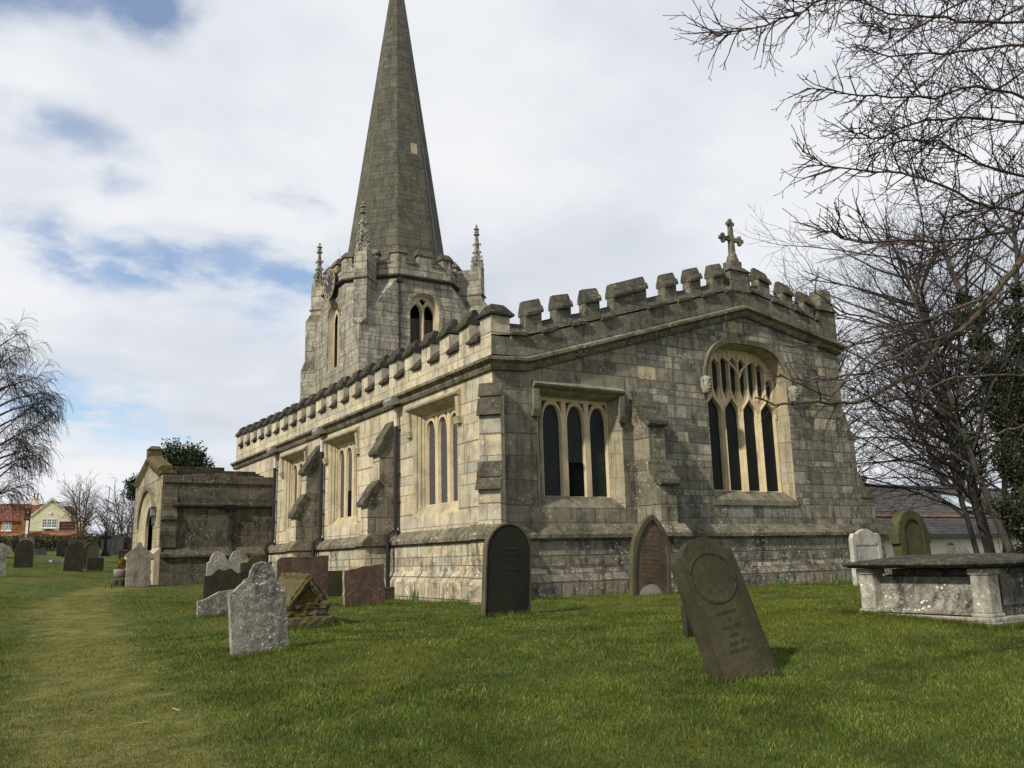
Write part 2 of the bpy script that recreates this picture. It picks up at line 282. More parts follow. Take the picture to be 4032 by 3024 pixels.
M['moss'] = stone('mossy_stone', (0.05, 0.043, 0.026), (0.12, 0.105, 0.075), stain=0.6, lichen=0.3, lich_col=(.25, .235, .17), moss=0.8, moss_col=(0.085, 0.064, 0.010), bump=1.4, sc=2)
M['granite_k'] = plain('black_granite', (0.008, 0.008, 0.009), 0.2, 0.5)
M['granite_g'] = stone('grey_granite', (0.05, 0.05, 0.053), (0.09, 0.09, 0.095), stain=0.2, lichen=0.0, bump=0.2)
M['h_brown'] = stone('brown_headstone', (0.06, 0.05, 0.034), (0.095, 0.08, 0.057), stain=0.4, lichen=0.1, lich_col=(.15,.14,.1))
M['h_porch'] = stone('mottled_tablet_stone', (0.17, 0.15, 0.115), (0.27, 0.245, 0.20), stain=0.45, lichen=0.5, lich_col=(0.4, 0.39, 0.34), bump=1.0, sc=1.6)
# houses
M['render'] = plain('cream_render', (0.62, 0.57, 0.38), 0.9, 0.2, var=0.06, sc=1.0)
M['render_w'] = plain('white_render', (0.76, 0.71, 0.57), 0.9, 0.2, var=0.08, sc=1.0)
def tiles(name, c1, c2, c3, h=0.16, w=0.25):
    m_ = ashlar(name, [(0, c1), (0.5, c2), (1, c3)], h, w, mortar=tuple(v * .35 for v in c1), stain=0.25, lichen=0.0, bump=0.8, joint=0.012); return m_
M['redtile'] = tiles('red_pantiles', (0.13, 0.05, 0.032), (0.19, 0.07, 0.045), (0.24, 0.10, 0.065), 0.22, 0.22)
M['browntile'] = tiles('brown_tiles', (0.10, 0.05, 0.032), (0.14, 0.07, 0.045), (0.18, 0.10, 0.07))
M['slate'] = ashlar('slate', [(0, (0.04, 0.038, 0.04)), (0.5, (0.058, 0.056, 0.058)), (1, (0.085, 0.08, 0.076))], 0.085, 0.26, mortar=(0.018, 0.017, 0.018), stain=0.3, lichen=0.15, bump=0.7, joint=0.008)
M['brick'] = ashlar('red_brick', [(0, (0.20, 0.075, 0.04)), (0.5, (0.29, 0.115, 0.06)), (1, (0.36, 0.16, 0.085))], 0.075, 0.22, mortar=(0.2, 0.16, 0.12), stain=0.25, lichen=0.0, joint=0.006)
M['timber'] = plain('orange_brown_cladding', (0.27, 0.115, 0.035), 0.8, 0.2, var=0.3, sc=3)
M['white'] = plain('white_paint', (0.78, 0.77, 0.74), 0.5, 0.4, var=0.05)
M['pane'] = plain('window_pane', (0.10, 0.115, 0.12), 0.08, 0.6, var=0.4, sc=2)
M['sign'] = plain('maroon_signboard', (0.05, 0.014, 0.012), 0.5, 0.4)
M['signtext'] = plain('sign_lettering', (0.22, 0.12, 0.085), 0.6, 0.3)
M['terracotta'] = plain('terracotta', (0.36, 0.13, 0.06), 0.8, 0.2)
M['steel'] = plain('galvanised_steel', (0.30, 0.33, 0.37), 0.45, 0.5, var=0.1)
M['sky_glass'] = plain('skylight_glass', (0.45, 0.55, 0.58), 0.1, 0.8, var=0.1)
# plants
def bark(name, c1, c2, sc=9):
    m_, t, p = new_mat(name, 0.9, 0.2); pos = t.node('ShaderNodeNewGeometry').outputs['Position']
    x, y, z = t.sep(pos)
    f = t.noise(t.comb(x, y, t.math('MULTIPLY', z, 0.35)), sc, 5, 0.65)
    t.l.new(t.mix(t.rng(f, 0.35, 0.65), c1, c2), p.inputs['Base Color']); t.l.new(t.bump(f, 0.6, 0.02), p.inputs['Normal']); return m_
M['bark'] = bark('dark_bark', (0.028, 0.024, 0.021), (0.062, 0.053, 0.045))
M['bark_near'] = bark('lime_bark', (0.045, 0.036, 0.026), (0.115, 0.095, 0.065), 14)
M['twig_near'] = bark('reddish_twigs', (0.032, 0.021, 0.018), (0.066, 0.036, 0.030), 6)
M['twig'] = bark('dark_twigs', (0.020, 0.016, 0.016), (0.036, 0.029, 0.029))
M['twig_far'] = bark('brown_twigs', (0.075, 0.055, 0.045), (0.12, 0.09, 0.075))
def leafm(name, stops, rough=0.6, trans=0.0):
    m_, t, p = new_mat(name, rough, 0.3); g = t.node('ShaderNodeNewGeometry')
    col = t.ramp(g.outputs['Random Per Island'], stops)
    if trans:      # lawn: patches of deeper green, moss and dry grass
        pos = g.outputs['Position']; p.inputs['Specular IOR Level'].default_value = 0.08
        a = t.noise(pos, 0.5, 4, 0.6); b = t.noise(t.vmath('ADD', pos, (5.0, 2.0, 0.0)), 1.6, 5, 0.65)
        v = t.rng(b, 0.36, 0.64, 0.62, 1.32); col = t.mix(1.0, col, t.comb(v, v, v), 'MULTIPLY')
        col = t.mix(t.rng(a, 0.50, 0.68, 0.0, 0.38), col, (0.12, 0.115, 0.016))
        at = t.node('ShaderNodeAttribute'); at.attribute_name = 'wear'
        wn = t.math('MULTIPLY', at.outputs['Fac'], t.rng(t.noise(pos, 2.4, 5, 0.7), 0.38, 0.62, 0.10, 0.62)); col = t.mix(wn, col, (0.185, 0.17, 0.062))
    t.l.new(col, p.inputs['Base Color']); return m_
M['ivy'] = leafm('ivy_leaves', [(0, (0.009, 0.013, 0.005)), (0.6, (0.018, 0.026, 0.009)), (1, (0.035, 0.043, 0.016))], 0.5)
M['evergreen'] = leafm('evergreen_leaves', [(0, (0.012, 0.024, 0.010)), (0.6, (0.024, 0.042, 0.015)), (1, (0.05, 0.07, 0.025))], 0.5)
M['conifer_y'] = leafm('yellow_conifer', [(0, (0.10, 0.075, 0.008)), (1, (0.24, 0.17, 0.02))], 0.8)
M['conifer_b'] = leafm('browned_conifer', [(0, (0.05, 0.032, 0.012)), (1, (0.12, 0.08, 0.03))], 0.8)
M['hedge_l'] = leafm('hedge_leaves', [(0, (0.025, 0.022, 0.012)), (0.6, (0.04, 0.033, 0.02)), (1, (0.065, 0.045, 0.028))], 0.8)
M['daff'] = leafm('daffodil_leaves', [(0, (0.05, 0.09, 0.035)), (1, (0.12, 0.18, 0.075))], 0.5)
M['yellow'] = plain('yellow_petals', (0.65, 0.48, 0.03), 0.6)
M['grass_b'] = leafm('grass_blades', [(0, (0.030, 0.056, 0.006)), (0.35, (0.052, 0.088, 0.010)), (0.62, (0.080, 0.115, 0.016)), (0.84, (0.125, 0.142, 0.028)), (0.95, (0.185, 0.168, 0.055)), (1.0, (0.27, 0.23, 0.11))], 0.8, 1.0)
M['leaf_dead'] = leafm('dead_leaves', [(0, (0.10, 0.045, 0.02)), (1, (0.24, 0.13, 0.07))], 0.8)
M['straw'] = plain('pale_stalk', (0.45, 0.38, 0.24), 0.8)
def ground_mat():
    m_, t, p = new_mat('lawn', 0.95, 0.15); pos = t.node('ShaderNodeNewGeometry').outputs['Position']
    at = t.node('ShaderNodeAttribute'); at.attribute_name = 'wear'; wear = at.outputs['Fac']
    a = t.noise(pos, 0.55, 5, 0.6); b = t.noise(pos, 3.4, 6, 0.68); c = t.noise(pos, 40, 4, 0.7)
    g = t.ramp(t.math('ADD', t.math('MULTIPLY', b, 0.6), t.math('MULTIPLY', c, 0.4)), [(0.34, (0.026, 0.040, 0.008)), (0.5, (0.056, 0.080, 0.014)), (0.64, (0.11, 0.125, 0.030))])
    g = t.mix(t.rng(a, 0.47, 0.62, 0, 0.7), g, (0.115, 0.11, 0.018))
    w_ = t.ramp(t.math('ADD', t.math('MULTIPLY', b, 0.55), t.math('MULTIPLY', c, 0.45)), [(0.36, (0.075, 0.073, 0.018)), (0.5, (0.145, 0.138, 0.036)), (0.62, (0.25, 0.22, 0.075))])
    wf = t.rng(t.math('ADD', wear, t.math('MULTIPLY', t.math('SUBTRACT', b, 0.5), 1.5)), 0.2, 1.0, 0.0, 0.85)
    t.l.new(t.mix(wf, g, w_), p.inputs['Base Color'])
    t.l.new(t.bump(t.math('ADD', b, c), 0.9, 0.05), p.inputs['Normal']); return m_
M['lawn'] = ground_mat()

# ------------------------------------------------------------------ geometry helpers
class MB:
    def __init__(s): s.v = []; s.f = []; s.mi = []
    def add(s, vs, fs, mi=0):
        o = len(s.v); s.v += [tuple(map(float, v)) for v in vs]
        for f in fs: s.f.append([o + i for i in f]); s.mi.append(mi)
    def hexa(s, p, mi=0):     # 4 bottom corners then 4 top corners, same order
        s.add(p, [(3, 2, 1, 0), (4, 5, 6, 7), (0, 1, 5, 4), (1, 2, 6, 5), (2, 3, 7, 6), (3, 0, 4, 7)], mi)
    def box(s, x0, x1, y0, y1, z0, z1, mi=0):
        s.hexa([(x0, y0, z0), (x1, y0, z0), (x1, y1, z0), (x0, y1, z0), (x0, y0, z1), (x1, y0, z1), (x1, y1, z1), (x0, y1, z1)], mi)
    def prism(s, loop_a, loop_b, mi=0, caps=True):
        n = len(loop_a); s.add(list(loop_a) + list(loop_b), [(i, (i + 1) % n, n + (i + 1) % n, n + i) for i in range(n)], mi)
        if caps:
            for lp in (loop_a, loop_b):
                tri = tessellate_polygon([[Vector(p) for p in lp]])
                s.add(lp, [tuple(t) for t in tri], mi)
    def panel(s, outer, holes, place, d0, mi=0, mi_rev=None):
        """flat face with openings: holes are (front loop, inner loop, inner depth)"""
        loops = [[Vector((a, z, 0)) for a, z in outer]] + [[Vector((a, z, 0)) for a, z in h[0]] for h in holes]
        flat = [p for l in loops for p in l]
        s.add([place(p.x, p.y, d0) for p in flat], [tuple(t) for t in tessellate_polygon(loops)], mi)
        for fr, inn, d1 in holes:
            n = len(fr)
            s.add([place(a, z, d0) for a, z in fr] + [place(a, z, d1) for a, z in inn], [(i, (i + 1) % n, n + (i + 1) % n, n + i) for i in range(n)], mi if mi_rev is None else mi_rev)
    def poly(s, loop, place, d, mi=0):
        lp = [Vector((a, z, 0)) for a, z in loop]
        s.add([place(p.x, p.y, d) for p in lp], [tuple(t) for t in tessellate_polygon([lp])], mi)
    def lathe(s, prof, c, n=16, mi=0, rot=0.0):
        vs = []; fs = []
        for r_, z in prof:
            for i in range(n):
                a = rot + 2 * math.pi * i / n; vs.append((c[0] + r_ * math.cos(a), c[1] + r_ * math.sin(a), c[2] + z))
        for j in range(len(prof) - 1):
            for i in range(n):
                fs.append((j * n + i, j * n + (i + 1) % n, (j + 1) * n + (i + 1) % n, (j + 1) * n + i))
        fs.append(tuple(range(n - 1, -1, -1))); fs.append(tuple((len(prof) - 1) * n + i for i in range(n)))
        s.add(vs, fs, mi)
    def tube(s, pts, rad, k=6, mi=0):
        pts = [Vector(p) for p in pts]
        if not isinstance(rad, (list, tuple)): rad = [rad] * len(pts)
        vs = []; fs = []
        for i, p in enumerate(pts):
            d = (pts[min(i + 1, len(pts) - 1)] - pts[max(i - 1, 0)]).normalized()
            a = d.cross(Vector((0, 0, 1)) if abs(d.z) < .9 else Vector((1, 0, 0))).normalized(); b = d.cross(a)
            for j in range(k):
                t = 2 * math.pi * j / k; vs.append(p + (a * math.cos(t) + b * math.sin(t)) * rad[i])
        for i in range(len(pts) - 1):
            for j in range(k): fs.append((i * k + j, i * k + (j + 1) % k, (i + 1) * k + (j + 1) % k, (i + 1) * k + j))
        fs.append(tuple(range(k))); fs.append(tuple((len(pts) - 1) * k + j for j in range(k)))
        s.add(vs, fs, mi)

def obj(name, mb, mats, parent=None, org=(0, 0, 0), smooth=False, bevel=0.0, loc=None):
    me = bpy.data.meshes.new(name)
    vs = [(a - org[0], b - org[1], c - org[2]) for a, b, c in mb.v]
    me.from_pydata(vs, [], mb.f)
    mats = mats if isinstance(mats, (list, tuple)) else [mats]
    for m_ in mats: me.materials.append(m_)
    if len(mats) > 1: me.polygons.foreach_set('material_index', mb.mi)
    if smooth: me.polygons.foreach_set('use_smooth', [True] * len(me.polygons))
    me.update()
    o = bpy.data.objects.new(name, me); COL.objects.link(o)
    if parent is not None: o.parent = parent
    if loc is not None: o.location = loc
    if bevel:
        bm_ = o.modifiers.new('bevel', 'BEVEL'); bm_.width = bevel; bm_.segments = 2; bm_.limit_method = 'ANGLE'; bm_.angle_limit = R(35)
        wd = None
    return o
def tag(o, label=None, cat=None, group=None, kind=None):
    if label: o['label'] = label
    if cat: o['category'] = cat
    if group: o['group'] = group
    if kind: o['kind'] = kind
    return o
def empty(name, loc, rot=(0, 0, 0)):
    o = bpy.data.objects.new(name, None); COL.objects.link(o); o.location = loc; o.rotation_euler = rot; o.empty_display_size = 0.3; return o

# ------------------------------------------------------------------ the lie of the land
CP = np.array([(-8.4,-14.3,.08),(-5.5,-9.6,.36),(-11,-7,.46),(-7.8,-8.2,.43),(-3.1,-11.1,.29),(-2.7,-8.5,.5),(-5.7,-4.6,.67),(-2,-3.7,.78),(1.6,-7.5,.74),(3,-12,.5),(1.2,-1.2,.84),(0,3,.74),(7,-1,.83),(10.5,-.5,.84),(0,9,.9),(-2,14.5,1.03),(-3.5,15,1.05),
    (-7.9,-4.8,.44),(-7.2,.7,.63),(-7.9,4.7,.9),(-6.6,11.1,.95),(-5.4,10.3,.98),(-7,13.7,1.09),(-4.5,3,.8),(-3,7,.85),
    (-5.66,19.95,1.52),(-4.9,20.7,1.53),(-7.1,23.2,1.69),(-7.7,17.6,1.45),(-2.8,36,2.2),(-1.9,39,2.29),(-5,33.7,2.22),(-3.7,21.2,1.55),(-4.2,17.5,1.15),
    (-14,2,.85),(-16,16,1.6),(-22,12,1.6),(-6.9,44.4,2.57),(-.7,50,2.8),(-25,40,2.9),(-40,50,3.5),(-5.7,97,5.3),(3,97.6,5.25),(-45,80,5.0),(-70,75,5.2),(-60,120,6.5),(-120,60,6),(-100,140,7),(0,60,3.3),(5,30,1.6),(10,125,6),
    (18,-6,.75),(16,5,.7),(25,8,.2),(30,25,-.3),(40,5,-.3),(50,45,-.6),(80,30,-.8),(90,90,-.5),(60,-20,-.3),(-10,-40,-.6),(30,-40,-.3),(-40,-10,.6),(-40,-40,-.2),(130,0,-1),(130,130,0),(0,140,6.5),(-130,-30,1),(0,-130,-1.5),(120,-100,-1)], float)
def _phi(r2): return r2 * np.log(r2 + 1e-9) * .5
_n = len(CP); _x = CP[:, :2] / 30
_K = _phi(((_x[:, None] - _x[None]) ** 2).sum(-1)) + 0.0002 * np.eye(_n)
_P = np.c_[np.ones(_n), _x]
_W = np.linalg.solve(np.block([[_K, _P], [_P.T, np.zeros((3, 3))]]), np.r_[CP[:, 2], 0, 0, 0])
def gz(x, y):
    q = np.stack([np.asarray(x, float), np.asarray(y, float)], -1) / 30
    r2 = ((q[..., None, :] - _x) ** 2).sum(-1)
    return _phi(r2) @ _W[:_n] + _W[-3] + q[..., 0] * _W[-2] + q[..., 1] * _W[-1]
def gzf(x, y): return float(gz(x, y))

PATH = np.array([(-7.75, -16), (-7.6, -9), (-7.35, -4), (-6.9, 1), (-6.65, 5), (-6.2, 9), (-5.3, 12.4), (-4.3, 15.0), (-3.7, 17.5)], float)
PW = np.array([.75, .72, .72, .72, .85, .75, .7, .8, .9])
def wear_at(x, y):
    best = np.full(np.shape(x), -9.0)
    for i in range(len(PATH) - 1):
        a, b = PATH[i], PATH[i + 1]; ab = b - a
        t = np.clip(((x - a[0]) * ab[0] + (y - a[1]) * ab[1]) / (ab @ ab), 0, 1)
        d = np.hypot(x - a[0] - t * ab[0], y - a[1] - t * ab[1]); w_ = PW[i] * (1 - t) + PW[i + 1] * t
        best = np.maximum(best, 1 - d / w_)
    best = best + .16 * np.sin(x * 3.1 + 2 * np.sin(y * 2.3)) * np.sin(y * 2.9 + 1.4 * np.sin(x * 4.1)) + .08 * np.sin(x * 9.3 + y * 7.7)
    return np.clip(best * 1.25 + .42, 0, .9)

def hump(x, y): return 0.018 * np.sin(x * 1.9 + 1.3 * np.sin(y * .8)) * np.sin(y * 1.6 + .7) * (np.abs(x) < 40) * (np.abs(y) < 60)
def grid_ground():
    # one sheet: fine near the churchyard, coarse out to the horizon
    ax = np.concatenate([np.array([-1500, -700, -400, -250, -160, -110, -80, -60, -45, -34, -26]), np.arange(-20, 24.1, 0.4), np.array([27, 32, 38, 46, 58, 75, 100, 140, 200, 320, 600, 1500])])
    ay = np.concatenate([np.array([-1500, -600, -300, -160, -100, -70, -48, -34, -26, -20]), np.arange(-16, 50.1, 0.4), np.array([53, 57, 62, 68, 75, 83, 92, 102, 115, 135, 170, 230, 350, 700, 1500])])
    X, Y = np.meshgrid(ax, ay, indexing='ij')
    Z = gz(np.clip(X, -150, 150), np.clip(Y, -150, 170))
    rr = np.hypot(X, Y); far = np.clip((rr - 130) / 120, 0, 1); Z = Z * (1 - far) + 0.5 * far
    Z = Z + hump(X, Y)
    nx_, ny_ = X.shape
    me = bpy.data.meshes.new('ground'); vs = np.stack([X, Y, Z], -1).reshape(-1, 3)
    idx = np.arange(nx_ * ny_).reshape(nx_, ny_)
    q = np.stack([idx[:-1, :-1], idx[1:, :-1], idx[1:, 1:], idx[:-1, 1:]], -1).reshape(-1, 4)
    me.from_pydata(vs.tolist(), [], q.tolist())
    at = me.attributes.new('wear', 'FLOAT', 'POINT'); at.data.foreach_set('value', wear_at(vs[:, 0], vs[:, 1]).astype(np.float32))
    me.polygons.foreach_set('use_smooth', [True] * len(me.polygons)); me.materials.append(M['lawn']); me.update()
    o = bpy.data.objects.new('ground', me); COL.objects.link(o); o['kind'] = 'structure'
grid_ground()

# ------------------------------------------------------------------ the church
CO = (5.0, 10.0, 0.8)
church = tag(empty('church', CO), 'old limestone parish church with battlements, south porch, west tower and tall stone spire', 'church')
def part(name, mb, mats, parent=None, **kw):
    # parts hang from the church; sub-parts from a part that itself sits at the church's origin
    return obj(name, mb, mats, parent or church, CO, **kw)
PS = lambda a, z, d: (d, a, z)            # on the south wall: along west, up, depth in
PE = lambda a, z, d: (a, d, z)            # on the east wall: along north, up, depth in
def arch(a0, a1, z0, zs, za, n=8, pw=1.0):
    """opening outline: sill z0, springing zs, apex za; pw>1 pointed, <1 flattened"""
    c = (a0 + a1) / 2; h = (a1 - a0) / 2; L = [(a0, z0), (a1, z0)]
    for i in range(n + 1):
        t = i / n; L.append((a1 - h * (1 - math.cos(t * math.pi / 2)) ** (1 / pw) if False else c + h * math.cos(t * math.pi / 2) ** pw, zs + (za - zs) * math.sin(t * math.pi / 2)))
    for i in range(n - 1, -1, -1):
        t = i / n; L.append((c - h * math.cos(t * math.pi / 2) ** pw, zs + (za - zs) * math.sin(t * math.pi / 2)))
    return L
def rect(a0, a1, z0, z1): return [(a0, z0), (a1, z0), (a1, z1), (a0, z1)]

# --- south aisle wall with its three square-headed windows
win_c = [2.58, 8.24, 12.44]
outer = [(0, .4), (19.8, .4), (19.8, 5.42), (0, 5.42)]
holes = []
for c in win_c:
    fr = rect(c - 1.12, c + 1.10, 2.56, 4.93); inn = rect(c - .84, c + .84, 2.80, 4.84)
    holes.append((fr, inn, .20))
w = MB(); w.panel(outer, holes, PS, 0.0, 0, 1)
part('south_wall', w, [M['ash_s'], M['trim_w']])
def square_window(c, place, glassm, w_in=(-.97, .95), z0=2.80, z1=4.86, depth=.30, out=-1, trim='trim', stopside=1, hood=(-1.27, 1.27), zh=4.97, lights=None, zspr=4.28, vent=None):
    """three arched lights under a flat head"""
    wi = MB(); a0, a1 = c + w_in[0], c + w_in[1]
    mw = .15; edges = lights
    hs = []
    for (l0, l1) in edges:
        L0 = arch(l0, l1, z0, zspr, z1 - .13, 7, 0.8); cc = (l0 + l1) / 2
        inn = [(cc + (a - cc) * .88, z0 + .02 + (z - z0) * .985) for a, z in L0]
        hs.append((L0, inn, depth + .07))
    # spandrel sinkings
    for (l0, l1) in edges:
        for sgn, e in ((1, l0), (-1, l1)):
            tri = [(e - sgn * .015, z1 - .05), (e - sgn * .015, z1 - .34), (e + sgn * .075, z1 - .12), (e + sgn * .15, z1 - .05)]
            hs.append((tri, [(x_ * .7 + (e + sgn * .04) * .3, z_ * .7 + (z1 - .13) * .3) for x_, z_ in tri], depth + .05))
    wi.panel(rect(a0, a1, z0, z1), hs, place, depth, 0)
    win = part('window', wi, M[trim])
    for s_ in (-1, 1):
        jm = MB()
        e0, e1 = (c + w_in[0 if s_ < 0 else 1]), c + s_ * 1.10
        for f_, r_ in ((.30, .026), (.62, .034), (.9, .022)):
            a_ = e1 + (e0 - e1) * f_; jm.tube([place(a_, z0 - .25 * (1 - f_), depth * f_), place(a_, z1 + .06 * (1 - f_), depth * f_)], r_, 6)
        part('jamb_moulding', jm, M['trim_w'] if place is PS else M['jamb_e'], win)
    bk = MB(); bk.poly(rect(a0, a1, z0 - .02, z1 + .02), place, depth + .075); part('glass', bk, glassm, win)
    sp = MB(); sp.poly(rect(a0, a1, z1 - .36, z1), place, depth + .055)
    if vent is not None:
        v = MB(); l0, l1 = edges[vent]; cc = (l0 + l1) / 2; hw = (l1 - l0) * .42
        v.hexa([place(cc - hw, z0 + .02, depth + .05), place(cc + hw, z0 + .02, depth + .05), place(cc + hw, z0 + .02, depth + .07), place(cc - hw, z0 + .02, depth + .07),
                place(cc - hw, z0 + .72, depth + .05), place(cc + hw, z0 + .72, depth + .05), place(cc + hw, z0 + .72, depth + .07), place(cc - hw, z0 + .72, depth + .07)])
        part('ventilator', v, M['dark'], win)
    h = MB(); h0, h1 = c + hood[0], c + hood[1]
    prof = [(0, zh - .03), (-.11, zh + .03), (-.13, zh + .07), (0, zh + .16)]      # (depth, z)
    h.prism([place(h0, z, d) for d, z in prof], [place(h1, z, d) for d, z in prof])
    for e, s_ in ((h0, 1), (h1, -1)):
        b = e + s_ * .17
        for (p0, p1, dd, zz0, zz1) in ((e, e + s_ * .13, -.09, zh - .46, zh - .03), (e - s_ * .04, b, -.12, zh - .60, zh - .46)):
            h.hexa([place(p0, zz0, dd * .6), place(p1, zz0, dd * .6), place(p1, zz0, .0), place(p0, zz0, .0), place(p0, zz1, dd), place(p1, zz1, dd), place(p1, zz1, .0), place(p0, zz1, .0)])
    part('hood_mould', h, M['trim_w'] if place is PS else M['trim_g'], win)
    return win
for i, c in enumerate(win_c):
    square_window(c, PS, M['glass_s'], w_in=(-.84, .84), depth=.20, z1=4.84, lights=[(c - .82, c - .355), (c - .225, c + .225), (c + .355, c + .82)], vent=1 if i == 1 else None)

# --- east wall: aisle bay (large blocks) and chancel bay (small coursed stone)
def rake(a):                # string-course line on the east wall
    if a < .79: return 5.45 + .04 * a / .79
    if a < 7.1: return 5.49 + (7.43 - 5.49) * (a - .79) / 6.31
    return 7.43 - .62 * (a - 7.1) / 3.42
w = MB()
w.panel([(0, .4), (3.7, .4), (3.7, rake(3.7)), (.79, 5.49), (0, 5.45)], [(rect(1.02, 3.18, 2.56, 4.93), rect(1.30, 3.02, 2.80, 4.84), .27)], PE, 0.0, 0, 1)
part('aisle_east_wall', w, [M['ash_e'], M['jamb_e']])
square_window(2.16, PE, M['glass_e'], w_in=(-.86, .86), depth=.27, z1=4.84, hood=(-1.24, 1.07), lights=[(1.33, 1.80), (1.94, 2.39), (2.53, 2.99)], vent=1)
sb = MB(); sb.add([PE(1.03, 2.563, -.004), PE(3.17, 2.563, -.004), PE(3.02, 2.806, .262), PE(1.30, 2.806, .262)], [(0, 1, 2, 3)]); part('window_sill', sb, M['sill_e'])
# chancel with the big traceried window
fr = arch(5.74, 8.44, 2.78, 5.55, 6.52, 10, .62); inn = arch(5.84, 8.34, 3.0, 5.55, 6.44, 10, .62)
w = MB()
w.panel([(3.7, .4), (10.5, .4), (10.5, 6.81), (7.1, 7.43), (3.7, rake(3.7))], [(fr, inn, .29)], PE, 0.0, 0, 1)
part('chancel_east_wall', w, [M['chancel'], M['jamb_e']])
# tracery
tw = MB(); hs = []
lights = [(5.90, 6.43), (6.55, 7.03), (7.15, 7.63), (7.75, 8.28)]
def ogee(l0, l1, z0, zs, za):
    c = (l0 + l1) / 2; h = (l1 - l0) / 2; L = [(l0, z0), (l1, z0), (l1, zs)]
    pts = [(1.0, 0), (.97, .22), (.82, .42), (.55, .58), (.30, .72), (.13, .86), (0, 1)]
    L += [(c + h * a, zs + (za - zs) * t) for a, t in pts[1:]]
    L += [(c - h * a, zs + (za - zs) * t) for a, t in reversed(pts[:-1])]
    return L
def inset(L, f=.86):
    ca = sum(a for a, _ in L) / len(L); cz = sum(z for _, z in L) / len(L)
    h_ = max(z for _, z in L) - min(z for _, z in L); g = 1 - (1 - f) * .6 / max(h_, .6)
    return [(ca + (a - ca) * f, cz + (z - cz) * g) for a, z in L]
for l0, l1 in lights:
    L = ogee(l0, l1, 3.0, 4.82, 5.28); hs.append((L, inset(L), .44))
def arch_top(a):           # underside of the arch at a
    t = min(1, abs(a - 7.09) / 1.25); return 5.55 + (6.44 - 5.55) * math.sqrt(max(0, 1 - (t ** (1 / .62)) ** 2))
cells = []
xs = [5.89, 6.19, 6.49, 6.79, 7.09, 7.39, 7.69, 7.99, 8.29]
for i in range(8):
    a0, a1 = xs[i] + .024, xs[i + 1] - .024
    c = (a0 + a1) / 2; zt = min(arch_top(a0), arch_top(a1)) - .10; zt = min(zt, 6.26)
    zb = 5.02 if i % 2 == (0 if i < 4 else 1) else 5.02
    zb = 5.20
    L = [(c, zb - .02), (a1, zb + .30), (a1, zt - .14), (c, zt), (a0, zt - .14), (a0, zb + .30)]
    # the pointed bottom leans towards the nearest mullion line so the ogee below clears it
    hs.append((L, inset(L, .9), .40))
tw.panel(inn, hs, PE, .29, 0)
ew = part('east_window', tw, M['trim'])
# moulded mullion fronts and the Y branches standing proud of the tracery plane
mu = MB()
for a in (6.49, 7.09, 7.69):
    mu.prism([PE(a - .05, 3.0, .289), PE(a, 3.0, .21), PE(a + .05, 3.0, .289)], [PE(a - .05, 4.9, .289), PE(a, 4.9, .21), PE(a + .05, 4.9, .289)])
for l0, l1 in lights:
    L = ogee(l0 - .02, l1 + .02, 3.0, 4.82, 5.30)[2:]
    mu.tube([PE(a, z, .282) for a, z in L], .028, 5)
for a in xs[1:-1]:
    zt = arch_top(a) - .05
    mu.tube([PE(a, 5.22, .285), PE(a, zt, .285)], .026, 5)
for s_ in (-1, 1):
    mu.tube([PE(7.11, 5.75, .282), PE(7.11 + s_ * .10, 5.95, .282), PE(7.11 + s_ * .30, 6.12, .282), PE(7.11 + s_ * .52, 6.24, .282)], .034, 5)
part('mullion', mu, M['trim'], ew)
g = MB(); g.poly(arch(5.82, 8.36, 2.98, 5.55, 6.45, 10, .62), PE, .37); part('glass', g, M['glass_chancel'], ew)
sb = MB(); sb.hexa([PE(5.70, 2.66, -.03), PE(8.48, 2.66, -.03), PE(8.48, 2.66, .02), PE(5.70, 2.66, .02), PE(5.70, 2.775, -.03), PE(8.48, 2.775, -.03), PE(8.48, 2.79, .02), PE(5.70, 2.79, .02)]); part('sill', sb, M['trim_g'], ew)
sb = MB(); sb.add([PE(5.75, 2.786, -.004), PE(8.43, 2.786, -.004), PE(8.33, 3.006, .28), PE(5.85, 3.006, .28)], [(0, 1, 2, 3)]); part('sill_slope', sb, M['sill_e'], ew)
# hood mould over the arch with two carved head stops
hm = MB(); A = arch(5.64, 8.54, 5.5, 5.55, 6.63, 12, .62)[2:]; Bq = arch(5.73, 8.45, 5.5, 5.55, 6.51, 12, .62)[2:]
n = len(A)
ring = [[PE(*A[i], .0), PE(*A[i], -.10), PE(*Bq[i], -.07), PE(*Bq[i], .0)] for i in range(n)]
for i in range(n - 1): hm.prism(ring[i], ring[i + 1], caps=(i in (0, n - 2)))
part('hood_mould', hm, M['trim_g'], ew)
for a in (5.63, 8.55):
    st_ = MB()
    random.seed(int(a * 10))
    prof = [(.02, -.25), (.06, -.24), (.105, -.19), (.10, -.14), (.125, -.09), (.13, -.02), (.12, .05), (.14, .08), (.12, .14), (.06, .18), (.01, .19)]
    st_.lathe(prof, (a, -.10, 5.42), 14)
    for sx in (-.05, .05): st_.lathe([(.002, -.03), (.03, 0), (.002, .03)], (a + sx, -.225, 5.44), 6)
    st_.prism([(a - .02, -.21, 5.43), (a + .02, -.21, 5.43), (a, -.20, 5.47)], [(a - .03, -.25, 5.36), (a + .03, -.25, 5.36), (a, -.27, 5.37)])
    st_.box(a - .05, a + .05, -.232, -.2, 5.29, 5.315)
    part('head_stop', st_, M['stop'], ew, smooth=True)

